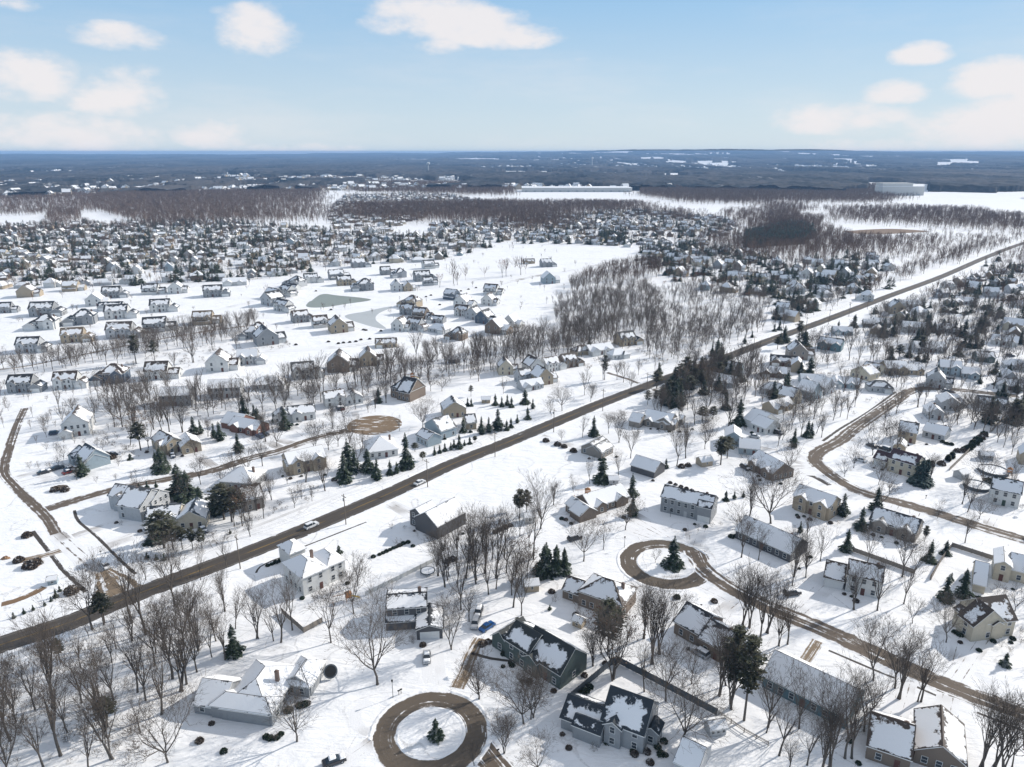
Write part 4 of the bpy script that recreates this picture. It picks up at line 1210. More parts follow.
# driveways from the nearer houses to the street they face
CARSPOTS = []
drv = MB(); zd = .0015
for (hx, hy, hr) in HOUSES[:N_HAND_W]:
    if math.hypot(hx, hy) > 420: continue
    best = None
    for (P_, wd) in ROAD_CLEAR:
        if len(P_) < 8: continue
        d_ = np.hypot(P_[:, 0] - hx, P_[:, 1] - hy); i = int(np.argmin(d_))
        if best is None or d_[i] - wd < best[0]: best = (d_[i] - wd, P_[i], wd)
    if best is None or not (hr < best[0] < 42) or rng.random() < .35: continue
    a = np.array((hx, hy)); b = best[1]; d = (b - a) / np.linalg.norm(b - a)
    a = a + d * (hr * .8); b = b - d * best[2] * .9
    mid_ = (a + b) / 2; zd += .0003
    CARSPOTS.append((a + d * 3.5, math.atan2(d[1], d[0])))
    if not clear_of_houses(mid_[0], mid_[1], 0): continue
    n_ = np.array((-d[1], d[0])) * 2.3; L_ = float(np.linalg.norm(b - a)); m_ = 6
    for i in range(m_):
        p, q = a + (b - a) * i / m_, a + (b - a) * (i + 1) / m_
        drv.poly([(*(p - n_), zd), (*(q - n_), zd), (*(q + n_), zd), (*(p + n_), zd)], 0, [(1, L_ * i / m_), (1, L_ * (i + 1) / m_), (-1, L_ * (i + 1) / m_), (-1, L_ * i / m_)])
if drv.v: structure('driveways', drv.build('driveways', M['tracks'], uv=True))
WALLS = ['white'] * 6 + ['cream'] * 4 + ['tan'] * 5 + ['lgrey'] * 5 + ['grey'] * 3 + ['brown'] * 3 + ['lblue'] * 2 + ['taupe'] * 3
RFS = ['char'] * 3 + ['brown'] * 5 + ['grey'] * 4 + ['tan'] * 2
n_near = 300 - N_IND - N_HAND
far_list = []
for i, (dd, X, Y, yw, nm) in enumerate(cands):
    wc, rc = rng.choice(WALLS), rng.choice(RFS)
    di = rng.randrange(NDES); s = rng.uniform(.70, .95)
    if i < n_near:
        t = place_house(DES[di], X, Y, yw, C[wc], R_[rc], rng.choice(['mid', 'full', 'full', 'mid']), 'house', 0, s)
        t['group'] = 'houses in ' + nm
        NAMED.append((t, 'house', '%s-roofed %s house' % (RLOOK[rc], LOOK[wc]), nm, X, Y))
    else:
        far_list.append((X, Y, yw, C[wc], R_[rc], di, s))
    HOUSES.append((X, Y, 8))
for (u_, v_) in ((1070, 470), (1130, 500), (1075, 550), (1160, 440), (1220, 480), (1110, 600), (1180, 560), (1250, 560), (1120, 700), (1210, 650), (1290, 640), (1090, 420), (1160, 400), (1240, 420)):
    X, Y = gpx(u_, v_); far_list.append((X, Y, rng.uniform(-.6, .2), C[rng.choice(WALLS)], R_[rng.choice(RFS)], rng.randrange(NDES), .95)); HOUSES.append((X, Y, 9))
print('individual houses', N_IND + min(n_near, len(cands)) + N_HAND, 'merged', len(far_list))


def tris_of(mbs):
    """merge MB list -> verts, tri array, material per tri, corner uvs"""
    V, F, MI, UA, UB = [], [], [], [], []
    for (mb, mi) in mbs:
        off = len(V); V += mb.v
        c = 0
        for f in mb.f:
            for j in range(1, len(f) - 1):
                ids = (0, j, j + 1)
                F.append([off + f[q] for q in ids]); MI.append(mi)
                UA += [mb.uva[c + q] for q in ids]; UB += [mb.uvb[c + q] for q in ids]
            c += len(f)
    return np.array(V, float), np.array(F), np.array(MI), np.array(UA, float), np.array(UB, float)


TRI = [tris_of([(d['W'], 0), (d['R'], 1)]) for d in DES]


def merged_houses(name, lst):
    VV, FF, MM, UA, UB, TT = [], [], [], [], [], []
    off = 0
    for (X, Y, yw, wc, rc, di, s) in lst:
        V, F, MI, ua, ub = TRI[di]
        c, sn = math.cos(yw), math.sin(yw)
        W_ = np.stack([(V[:, 0] * c - V[:, 1] * sn) * s + X, (V[:, 0] * sn + V[:, 1] * c) * s + Y, V[:, 2] * s], 1)
        VV.append(W_); FF.append(F + off); off += len(V); MM.append(MI); UA.append(ua); UB.append(ub)
        TT.append(np.where(np.repeat(MI, 3)[:, None] == 0, np.array([*wc, 1.0])[None], np.array([*rc, 1.0])[None]))
    me = mesh_np(name, np.concatenate(VV), np.concatenate(FF), [M['wall_far'], M['roof_far']], np.concatenate(MM))
    for nm, arr in (('UVA', UA), ('UVB', UB)):
        me.uv_layers.new(name=nm).data.foreach_set('uv', np.concatenate(arr).astype(np.float32).ravel())
    at = me.color_attributes.new(name='tint', type='FLOAT_COLOR', domain='CORNER')
    at.data.foreach_set('color', np.concatenate(TT).astype(np.float32).ravel())
    return put(name, me)


if far_list:
    o = merged_houses('distant_houses', far_list)
    o['kind'] = 'stuff'; o['category'] = 'houses'; o['label'] = "mass of snow-roofed houses beyond the countable ones, out to the farthest suburbs"

# ------------------------------------------------------------------ trees
def frusta(segs, n=3, rmin=0.0):
    """segs (k,8): p0 p1 r0 r1 -> verts, quads"""
    S = np.asarray(segs, float)
    p0, p1 = S[:, 0:3], S[:, 3:6]
    r0, r1 = np.maximum(S[:, 6], rmin), np.maximum(S[:, 7], rmin * .7)
    d = p1 - p0; d /= np.linalg.norm(d, axis=1)[:, None] + 1e-9
    ref = np.where(np.abs(d[:, 2:3]) < .9, np.array([[0, 0, 1.]]), np.array([[1., 0, 0]]))
    a = np.cross(d, ref); a /= np.linalg.norm(a, axis=1)[:, None]
    b = np.cross(d, a)
    th = np.arange(n) * 2 * math.pi / n
    ringv = a[:, None, :] * np.cos(th)[None, :, None] + b[:, None, :] * np.sin(th)[None, :, None]
    V0 = p0[:, None] + ringv * r0[:, None, None]; V1 = p1[:, None] + ringv * r1[:, None, None]
    V = np.concatenate([V0, V1], 1).reshape(-1, 3)
    base = (np.arange(len(S)) * 2 * n)[:, None, None]
    if n == 2:
        return V, (base + np.array([[[0, 1, 3, 2]]])).reshape(-1, 4)
    i = np.arange(n); j = (i + 1) % n
    Q = np.stack([i, j, j + n, i + n], 1)[::1]
    F = (base + Q[None]).reshape(-1, 4)
    return V, F


def bare_tree(seed, spread=0.5, fork=0.28, limbs=4, maxlev=4, kids=(4, 3, 3, 3), rmul=1.0, Hh=20.0, multi=False):
    """returns trunk segments, crown segments for a tree of height about Hh"""
    rn = random.Random(seed)
    trunk, crown = [], []

    def grow(p, d, L, r, lev):
        k = 4 if lev == 1 else (3 if lev == 2 else (2 if lev == 3 else 1))
        q = p; dd = d.copy()
        pts = [q]
        for i in range(k):
            jit = Vector((rn.gauss(0, 1), rn.gauss(0, 1), rn.gauss(0, .5))) * (.035 + .035 * lev)
            dd = (dd + jit + Vector((0, 0, .13 if lev < 4 else .03))).normalized()
            q2 = q + dd * (L / k)
            ra, rb = r * (1 - .38 * i / k), r * (1 - .38 * (i + 1) / k)
            (trunk if lev <= 1 else crown).append((*q, *q2, ra, rb))
            q = q2; pts.append((q, dd.copy(), rb))
        if lev >= maxlev: return
        nk = kids[min(lev, len(kids) - 1)]
        for c in range(nk):
            if c < 2: (b_, bd, br) = pts[-1]; ang = rn.uniform(.15, .45) * (1 + spread * .5)
            else: (b_, bd, br) = pts[rn.randrange(1, len(pts))]; ang = rn.uniform(.40, .85) * (.65 + spread * .6)
            ax = bd.orthogonal().normalized()
            ax = Matrix.Rotation(rn.uniform(0, 2 * math.pi), 3, bd) @ ax
            nd = (Matrix.Rotation(ang, 3, ax) @ bd).normalized()
            if nd.z < -.1: nd.z = abs(nd.z) * .3; nd.normalize()
            grow(Vector(b_), nd, L * (rn.uniform(.34, .62) if spread < .3 and lev == 1 else rn.uniform(.52, .76)), br * rn.uniform(.48, .68), lev + 1)

    nst = rn.choice((2, 3)) if multi else 1
    for s_ in range(nst):
        lean = Vector((rn.gauss(0, .05), rn.gauss(0, .05), 1)) if not multi else Vector((rn.gauss(0, .18), rn.gauss(0, .18), 1))
        lean.normalize()
        base = Vector((rn.gauss(0, .3), rn.gauss(0, .3), 0)) if multi else Vector((0, 0, 0))
        f = fork * Hh * rn.uniform(.85, 1.15)
        r = .0112 * Hh * rmul * (0.8 if multi else 1)
        trunk.append((base.x, base.y, -.3, *(base + lean * .6), r * 1.5, r * 1.08))
        mid = base + lean * f * .55
        mid2 = base + lean * f + Vector((rn.gauss(0, .15), rn.gauss(0, .15), 0))
        trunk.append((*(base + lean * .6), *mid, r * 1.08, r * .95)); trunk.append((*mid, *mid2, r * .95, r * .82))
        a0 = rn.uniform(0, 6.28)
        nl = limbs if not multi else max(2, limbs - 1)
        for i in range(nl):
            a = a0 + i * 2 * math.pi / nl + rn.uniform(-.4, .4)
            tilt = (rn.uniform(.10, .28) if i == 0 else rn.uniform(.28, .60)) * (.55 + spread)
            d = Vector((math.sin(tilt) * math.cos(a), math.sin(tilt) * math.sin(a), math.cos(tilt)))
            grow(Vector(mid2), d, Hh * (rn.uniform(.42, .54) if spread < .3 else rn.uniform(.32, .42)), r * rn.uniform(.55, .72), 1)
    # normalise the height
    tr, cr = np.array(trunk), np.array(crown)
    zmax = cr[:, 5].max(); k = Hh / zmax
    for A in (tr, cr): A[:, 0:6] *= k
    return tr, cr


SPREADS = dict(tall=(.20, .30, 4), vase=(.50, .24, 4), wide=(1.0, .20, 5), slim=(.05, .40, 3))
TREES = {}
for kind, (sp, fk, lb) in SPREADS.items():
    for v in range(4):
        tr, cr = bare_tree(hash((kind, v)) % 9973 if False else {'tall': 10, 'vase': 40, 'wide': 70, 'slim': 100}[kind] + v * 7, sp, fk, lb, 5,
                           kids=(4, 5, 4, 3, 2) if kind in ('tall', 'slim') else (4, 6, 4, 4, 3), multi=(v == 2 and kind in ('tall', 'vase')))
        Vt, Ft = frusta(tr, 6); Vc, Fc = frusta(cr, 3, 0.019)
        TREES[(kind, v)] = (mesh_np('trunk', Vt, Ft, [M['bark']], smooth=True), mesh_np('crown', Vc, Fc, [M['twig']]))
        if v == 0: print(kind, len(cr))

# small ornamental tree and shrub-like young tree
for v in range(3):
    tr, cr = bare_tree(300 + v, 1.1, .16, 5, 4, kids=(4, 5, 4, 4), Hh=7.0, rmul=1.1)
    Vt, Ft = frusta(tr, 5); Vc, Fc = frusta(cr, 3, 0.013)
    TREES[('small', v)] = (mesh_np('trunk', Vt, Ft, [M['bark']], smooth=True), mesh_np('crown', Vc, Fc, [M['twig']]))


def leaf_clumps(cr, rn, per, size, n_keep=None):
    V, F = [], []
    for s in cr:
        for _ in range(per):
            f = rn.random()
            c = np.array(s[0:3]) * (1 - f) + np.array(s[3:6]) * f + np.array([rn.gauss(0, .22) for _ in range(3)])
            a = np.array([rn.gauss(0, 1) for _ in range(3)]); a /= np.linalg.norm(a)
            b = np.cross(a, [rn.gauss(0, 1) for _ in range(3)]); b /= np.linalg.norm(b) + 1e-6
            k = size * rn.uniform(.6, 1.3)
            o = len(V); V += [c - a * k, c + b * k * .6, c + a * k, c - b * k * .6]; F.append((o, o + 1, o + 2, o + 3))
    return np.array(V), np.array(F)


LEAFY = {}
for v in range(3):
    tr, cr = bare_tree(500 + v, .55, .22, 4, 4, kids=(4, 4, 3, 3))
    Vt, Ft = frusta(tr, 6); Vc, Fc = frusta(cr, 3, .02)
    outer = cr[cr[:, 6] < np.median(cr[:, 6])]
    Vl, Fl = leaf_clumps(outer, random.Random(v), 3, .22)
    tm = mesh_np('trunk', Vt, Ft, [M['bark']], smooth=True)
    for nm, mt in (('brown', 'leaf_brown'), ('red', 'leaf_red'), ('tan', 'twig_tan')):
        LEAFY[(nm, v)] = (tm, mesh_np('crown', Vc, Fc, [M['twig']]), mesh_np('leaves', Vl, Fl, [M[mt]]))


def conifer(seed, Hh=12.0, R=2.9, kind='spruce', dens=1.0):
    rn = np.random.RandomState(seed)
    V, F = [], []
    n = int({'spruce': 430, 'pine': 420, 'column': 380}[kind] * dens)
    z0 = {'spruce': .05, 'pine': .38, 'column': .02}[kind] * Hh
    for i in range(n):
        f = rn.rand() ** (1.35 if kind != 'pine' else .9)
        z = z0 + (Hh - z0) * f * .99
        if kind == 'spruce': r = R * (1 - f) ** .8 * (.50 + .62 * rn.rand()) * (.82 + .3 * math.sin(seed + 5.1 * math.floor(f * 9))) + .12
        elif kind == 'column': r = R * (1 - f ** 3) ** .6 * (.8 + .3 * rn.rand()) + .05
        else: r = R * (.35 + .75 * math.sin(math.pi * min(1, f * .8 + .18))) * (.55 + .6 * rn.rand()) * (.6 + .4 * math.sin(seed + 3 * math.floor(f * 7) + 2))
        a = rn.rand() * 2 * math.pi
        lv = np.array([math.cos(a), math.sin(a), 0])
        side = np.array([-math.sin(a), math.cos(a), 0])
        droop = {'spruce': -.34, 'pine': .10, 'column': .5}[kind] * r + rn.randn() * .08 * r
        p0 = lv * r * (.15 if kind != 'pine' else .35) + np.array([0, 0, z])
        p1 = lv * r + np.array([0, 0, z + droop])
        # a bough: several tapering needle sprays along the branch
        w = .22 * r + .12
        if kind == 'pine': w = .35 + .15 * rn.rand()
        steps = 3
        for s in range(steps):
            t0, t1 = s / steps, (s + 1.25) / steps
            a0_ = p0 + (p1 - p0) * t0; a1_ = p0 + (p1 - p0) * min(1.08, t1)
            ww = w * (1.1 - .7 * t0) * (.8 + .4 * rn.rand())
            dz = rn.randn() * .10
            tilt = np.array([0, 0, rn.randn() * .25 * ww])
            o = len(V)
            V += [a0_ + [0, 0, dz], a0_ * .5 + a1_ * .5 + side * ww + tilt - [0, 0, .12 * ww], a1_ + [0, 0, dz - .05 * r], a0_ * .5 + a1_ * .5 - side * ww - tilt - [0, 0, .12 * ww]]
            F.append((o, o + 1, o + 2, o + 3))
    ts = [(0, 0, -.2, 0, 0, Hh * .5, .016 * Hh, .010 * Hh), (0, 0, Hh * .5, 0, 0, Hh * .97, .010 * Hh, .02)]
    if kind == 'pine':
        for i in range(16):
            z = Hh * rn.uniform(.35, .9); a = rn.rand() * 6.28; r = R * .7
            ts.append((0, 0, z, r * math.cos(a), r * math.sin(a), z + .6, .06, .02))
    Vt, Ft = frusta(ts, 6)
    return Vt, Ft, np.array(V), np.array(F)


CONI = {}
for kind, R, mt in (('spruce', 2.9, 'needle'), ('pine', 3.3, 'needle_pine'), ('column', .95, 'needle'), ('blue', 2.9, 'needle_blue')):
    for v in range(3):
        hh = 5.0 if kind == 'column' else (15.0 if kind == 'pine' else 12.0)
        a = conifer(11 + v * 5 + len(kind), hh, R, 'spruce' if kind == 'blue' else kind)
        CONI[(kind, v)] = (mesh_np('trunk', a[0], a[1], [M['bark']]), mesh_np('foliage', a[2], a[3], [M[mt]]), hh)


def bush_mesh(seed, mt, R=1.0):
    rn = np.random.RandomState(seed); V, F = [], []
    for i in range(260):
        d = rn.randn(3); d /= np.linalg.norm(d); d[2] = abs(d[2])
        c = d * R * (.55 + .45 * rn.rand() ** .5) * np.array([1, 1, .9])
        a = rn.randn(3); a /= np.linalg.norm(a); b = np.cross(a, rn.randn(3)); b /= np.linalg.norm(b)
        k = .16 * R * (1 + rn.rand())
        o = len(V); V += [c - a * k, c + b * k * .6, c + a * k, c - b * k * .6]; F.append((o, o + 1, o + 2, o + 3))
    return mesh_np('shrub', np.array(V), np.array(F), [M[mt]])


BUSH = {('dark', v): bush_mesh(v, 'needle') for v in range(2)}
BUSH.update({('brown', v): bush_mesh(5 + v, 'shrub_brown') for v in range(2)})
tr_, cr_ = bare_tree(900, 1.6, .05, 5, 4, kids=(4, 4, 3, 3), Hh=2.4, rmul=.8)
Vb_, Fb_ = frusta(np.concatenate([tr_, cr_]), 3, .012)
BUSH[('twiggy', 0)] = mesh_np('shrub', Vb_, Fb_, [M['twig']])
BUSH[('twiggy', 1)] = BUSH[('twiggy', 0)]

TREE_LIST = []    # every countable tree: (dist, X, Y, h, kind, ...)
n_bare = 0


def add_bare(X, Y, h, kind='tall', col=None):
    TREE_LIST.append((math.hypot(X, Y), X, Y, h, kind, col))


def bare(tile, items, kind='tall', dx=0):
    for n_, it in enumerate(items):
        if tile == 'b0' and n_ % 2 == 1 and n_ > 18: continue
        x, y, top = it[:3]; k = it[3] if len(it) > 3 else kind
        X, Y = G(tile, x, y)
        h = height_from(tile, x, y, top)
        h = max(3.0, min(24.0 if px(tile, x, y)[1] < 768 else 18.0, h))
        add_bare(X, Y, h, k)


bare('b0', [(38, 670, 350), (130, 555, 320), (225, 725, 270), (303, 530, 290), (415, 380, 215), (510, 490, 200), (540, 520, 260), (578, 345, 130), (640, 440, 130), (672, 485, 190), (692, 460, 180),
            (735, 335, 80), (730, 415, 200), (835, 190, 20), (835, 370, 150), (873, 255, 100), (785, 360, 200), (622, 750, 470, 'wide'), (160, 767, 500), (485, 760, 450), (40, 550, 300), (95, 470, 300),
            (390, 620, 300), (270, 767, 500), (20, 740, 480), (110, 767, 600), (330, 790, 540), (540, 800, 600, 'vase'), (650, 270, 100), (600, 200, 60), (330, 290, 200), (460, 260, 120), (490, 300, 120),
            (215, 560, 300), (180, 420, 260), (250, 440, 250), (300, 400, 230), (10, 640, 380), (60, 600, 360), (350, 500, 280), (430, 330, 190), (560, 420, 230), (610, 350, 120), (0, 560, 330),
            (705, 260, 60), (760, 240, 50), (800, 300, 110), (480, 560, 330), (420, 520, 300), (200, 640, 400), (520, 640, 470, 'slim'), (340, 640, 440), (250, 640, 420), (90, 690, 500)])
bare('b1', [(5, 290, 90), (65, 300, 150), (93, 305, 40), (278, 305, 80, 'vase'), (362, 198, 0, 'vase'), (450, 462, 130, 'wide'), (152, 672, 440, 'vase'), (727, 328, 110, 'vase'), (790, 228, 60), (760, 185, -40),
            (815, 88, -80), (673, 60, -90), (700, 100, -60), (827, 515, 330, 'vase'), (918, 718, 560, 'vase'), (890, 108, -60), (135, 260, 60, 'slim'), (715, 60, -110), (745, 100, -80), (862, 128, -60), (948, 130, -40)])
bare('c2', [(45, 430, 230, 'small'), (262, 555, 240, 'wide'), (305, 525, 250, 'vase'), (165, 700, 490, 'vase'), (600, 275, 100, 'vase'), (330, 790, 600, 'wide'), (20, 760, 640, 'vase')])
bare('b2', [(300, 392, 230), (368, 445, 150, 'vase'), (490, 488, 290, 'tall'), (518, 385, 90), (570, 523, 260, 'vase'), (545, 350, 90), (628, 690, 380, 'wide'), (665, 460, 330, 'slim'), (768, 503, 230), (792, 465, 220),
            (810, 552, 250), (943, 640, 470), (490, 290, 80), (655, 195, 120, 'small'), (35, 205, 0), (5, 175, -60), (855, 240, 20), (920, 290, 30), (880, 250, 10), (945, 270, 40), (70, 590, 420, 'wide'), (250, 110, 70, 'small')])
bare('b3', [(0, 620, 340), (40, 318, 140), (72, 312, 100), (115, 625, 400), (318, 185, 0), (405, 187, -10), (503, 163, -20), (535, 235, 130, 'small'), (660, 305, 120, 'wide'), (390, 445, 190, 'vase'), (470, 475, 240),
            (487, 515, 240), (555, 525, 320), (567, 525, 290), (90, 95, -60), (140, 65, -80), (230, 767, 430), (285, 735, 420), (310, 735, 400), (355, 635, 370), (385, 595, 380), (145, 760, 550),
            (790, 767, 480), (840, 767, 480), (905, 767, 560), (950, 790, 500), (200, 790, 520), (75, 790, 620), (870, 800, 520), (915, 190, 90, 'small'), (850, 160, 80, 'small')])
bare('m1', [(228, 270, 150, 'vase'), (315, 255, 140, 'wide'), (25, 330, 200), (640, 185, 60, 'wide'), (700, 752, 560, 'vase'), (148, 490, 400, 'small'), (175, 455, 380, 'small'), (215, 465, 390), (265, 425, 280), (735, 767, 560),
            (805, 760, 480), (845, 767, 470), (880, 740, 480), (920, 760, 490), (960, 740, 540), (770, 700, 480), (830, 690, 470), (870, 660, 480), (905, 690, 490), (940, 640, 480), (60, 460, 350), (30, 530, 400), (120, 400, 330, 'small'),
            (390, 790, 640), (980, 790, 600)])
bare('m2', [(110, 570, 340, 'vase'), (160, 480, 380), (298, 398, 290, 'slim'), (235, 430, 360, 'small'), (275, 695, 520, 'wide'), (435, 575, 420, 'wide'), (632, 330, 150, 'vase'), (665, 300, 160), (740, 265, 160, 'vase'),
            (455, 300, 150, 'vase'), (410, 240, 110, 'vase'), (370, 205, 120, 'vase'), (270, 220, 130), (880, 680, 460, 'vase'), (910, 540, 350), (945, 690, 530), (192, 118, 0, 'wide'), (302, 85, 10, 'vase'), (150, 135, 60, 'small'),
            (408, 370, 260), (550, 700, 640, 'small'), (30, 600, 470), (65, 640, 500), (190, 230, 180, 'small'), (700, 170, 20), (760, 90, -60), (830, 180, 60)])
bare('m3', [(10, 550, 300, 'wide'), (575, 105, -10, 'wide'), (455, 215, 100, 'wide'), (385, 200, 140, 'small'), (205, 220, 110), (250, 155, 50, 'vase'), (293, 370, 300, 'small'), (465, 430, 350, 'small'), (650, 530, 455, 'small'),
            (810, 532, 430, 'wide'), (150, 620, 480), (200, 695, 540), (145, 755, 590), (100, 755, 560), (380, 705, 550, 'vase'), (515, 755, 510, 'vase'), (440, 767, 660), (555, 760, 600), (790, 190, 60, 'wide'), (745, 130, 40),
            (935, 285, 180), (920, 200, 90), (880, 210, 90), (905, 215, 100), (670, 180, 100), (175, 150, 60), (90, 190, 90)])
bare('m0', [(650, 205, 30), (620, 190, 60), (590, 190, 90), (500, 250, 120), (470, 180, 20), (440, 180, 60), (800, 140, 10), (245, 305, 240, 'small'), (770, 400, 285, 'vase'), (940, 540, 380, 'vase'), (370, 395, 375, 'small'),
            (445, 385, 355, 'small'), (520, 365, 350, 'small'), (985, 500, 360), (150, 340, 310, 'small'), (820, 130, 20), (760, 140, 40), (700, 200, 60), (900, 560, 430), (960, 600, 500), (870, 720, 590), (700, 767, 640), (560, 767, 650),
            (770, 767, 640), (620, 767, 700, 'small')])
bare('e8', [(50, 390, 200), (100, 410, 250), (150, 340, 230), (200, 395, 290, 'vase'), (250, 380, 270, 'vase'), (430, 650, 490, 'vase'), (545, 600, 470, 'vase'), (625, 530, 460, 'small'), (850, 250, 140, 'vase'), (750, 760, 560, 'vase'),
            (840, 755, 600), (600, 395, 250), (640, 400, 260), (580, 380, 240), (690, 430, 300), (660, 660, 560), (910, 750, 620)])
bare('u1', [(540, 608, 440, 'vase'), (890, 605, 500, 'vase'), (250, 630, 480), (130, 660, 520), (640, 530, 380), (700, 560, 480), (790, 215, 120, 'small'), (838, 200, 130, 'small'), (915, 190, 140, 'small'), (1000, 185, 110, 'small'), (805, 220, 160, 'small')])
bare('u2', [(290, 660, 560), (320, 670, 610, 'vase'), (445, 610, 520), (475, 640, 560), (505, 580, 510), (420, 600, 530), (35, 180, 100), (55, 175, 110), (12, 165, 100)])
bare('u0', [(770, 530, 390), (710, 465, 360), (735, 470, 380), (948, 480, 400), (700, 560, 480, 'slim')])

WOODS = [  # name, polygon (pixels), mean spacing area m2 per tree, height range, seed, kinds
    ("the wood below the main road", [(-40, 665), (90, 625), (205, 582), (240, 572), (235, 610), (195, 640), (190, 690), (175, 800), (-40, 800)], 170, (18, 25), ['tall', 'tall', 'slim', 'vase']),
    ("the grove beside the barn-like house", [(462, 548), (490, 530), (530, 530), (555, 540), (545, 570), (512, 580), (475, 580), (458, 568)], 170, (15, 21), ['tall', 'slim']),
    ("the tree belt behind the estate", [(-30, 372), (60, 360), (130, 345), (190, 330), (256, 322), (256, 338), (180, 350), (110, 365), (40, 372), (-30, 385)], 26, (9, 14), ['tall', 'vase', 'slim']),
    ("the trees along the west street", [(105, 400), (130, 390), (200, 400), (260, 398), (300, 385), (380, 378), (440, 372), (470, 372), (400, 395), (330, 402), (270, 412), (200, 422), (150, 428), (115, 425)], 42, (11, 17), ['tall', 'vase', 'slim']),
    ("the belt left of the main road", [(340, 385), (400, 368), (470, 352), (540, 338), (620, 330), (625, 350), (560, 362), (500, 370), (450, 375), (380, 390)], 30, (11, 17), ['tall', 'slim', 'vase']),
    ("the dark wood at centre", [(560, 300), (600, 292), (650, 288), (660, 310), (650, 335), (610, 342), (560, 338), (555, 320)], 20, (9, 13), ['tall', 'slim']),
    ("the wood beside the white avenue", [(568, 285), (600, 272), (655, 262), (665, 275), (620, 290), (575, 298)], 34, (10, 14), ['tall', 'slim']),
    ("the yards", [(640, 400), (1040, 380), (1040, 560), (860, 520), (700, 470)], 330, (9, 16), ['vase', 'tall', 'wide', 'small']),
    ("the yards", [(1035, 380), (1300, 400), (1400, 767), (1050, 767)], 230, (9, 17), ['vase', 'tall', 'wide']),
    ("the yards", [(-20, 660), (-300, 760), (-300, 900), (-20, 900)], 150, (12, 20), ['vase', 'tall', 'wide']),
    ("the yards", [(60, 400), (480, 360), (520, 400), (330, 480), (150, 540), (60, 500)], 330, (8, 15), ['vase', 'tall', 'small']),
    ("the road belt", [(770, 318), (868, 284), (985, 243), (985, 250), (868, 296), (775, 332)], 60, (8, 13), ['vase', 'tall']),
    ("the road belt", [(800, 345), (900, 306), (1030, 256), (1040, 264), (915, 318), (820, 356)], 70, (8, 13), ['vase', 'tall']),
    ("the wood above the long wood", [(645, 292), (700, 286), (768, 296), (770, 318), (700, 318), (650, 328)], 42, (7, 11), ['tall', 'slim', 'vase']),
    ("trees among the centre suburb", [(640, 258), (700, 250), (775, 262), (800, 285), (760, 300), (660, 290)], 240, (6, 10), ['vase', 'wide']),
    ("trees left of the road end", [(770, 262), (900, 255), (890, 280), (780, 325)], 300, (6, 10), ['vase', 'wide']),
    ("trees right of the road end", [(860, 322), (1040, 262), (1060, 350), (880, 340)], 170, (7, 11), ['vase', 'wide']),
    ("the long wood left of the main road", [(650, 330), (700, 318), (760, 312), (765, 330), (740, 342), (705, 352), (690, 362), (650, 362), (645, 345)], 26, (9, 13), ['tall', 'slim', 'vase']),
    ("the trees right of the main road", [(690, 372), (740, 362), (770, 370), (765, 395), (720, 402), (680, 395)], 34, (12, 17), ['tall', 'vase']),
    ("the trees around the bend", [(650, 400), (700, 395), (720, 420), (690, 440), (650, 435)], 110, (10, 16), ['vase', 'tall']),
    ("the trees of the upper right streets", [(870, 330), (1030, 300), (1060, 420), (960, 425), (900, 400), (860, 365)], 75, (9, 15), ['vase', 'wide', 'tall']),
    ("the trees of the right-hand yards", [(770, 400), (860, 380), (850, 440), (800, 470), (770, 450)], 120, (9, 15), ['vase', 'wide', 'tall']),
    ("the trees of the yards by the pines", [(940, 400), (1040, 395), (1040, 460), (980, 440)], 90, (10, 16), ['vase', 'tall']),
    ("the yard trees right of the lower street", [(1000, 560), (1060, 560), (1060, 640), (1010, 620)], 300, (10, 16), ['vase', 'tall']),
    ("the thin wood along the bottom edge", [(690, 770), (800, 735), (860, 740), (880, 800), (690, 800)], 200, (13, 18), ['tall', 'slim']),
]
rng = random.Random(33)
PROTECT = [(G(t, x, y), r) for (t, x, y, r) in [('b1', 330, 540, 10), ('z1', 400, 300, 16), ('c1', 330, 300, 12), ('c4', 300, 330, 14)]]
for (nm, poly, area, (h0, h1), kinds) in WOODS:
    PG = [gpx(u, v) for (u, v) in poly]
    xs = [p[0] for p in PG]; ys = [p[1] for p in PG]
    A = 0.5 * abs(sum(PG[i][0] * PG[i - 1][1] - PG[i - 1][0] * PG[i][1] for i in range(len(PG))))
    n = int(A / area); k = 0; tries = 0; mine = []
    while k < n and tries < n * 30:
        tries += 1
        X, Y = rng.uniform(min(xs), max(xs)), rng.uniform(min(ys), max(ys))
        if not in_poly(PG, X, Y): continue
        k += 1
        if not clear_of_roads(X, Y, 1.5) or not clear_of_houses(X, Y, 1.0): continue
        if any((X - a) ** 2 + (Y - b) ** 2 < 7 for (a, b) in mine): continue
        if any((X - t[1]) ** 2 + (Y - t[2]) ** 2 < 9 for t in TREE_LIST if abs(t[1] - X) < 3): continue
        mine.append((X, Y))
        add_bare(X, Y, rng.uniform(h0, h1), rng.choice(kinds))
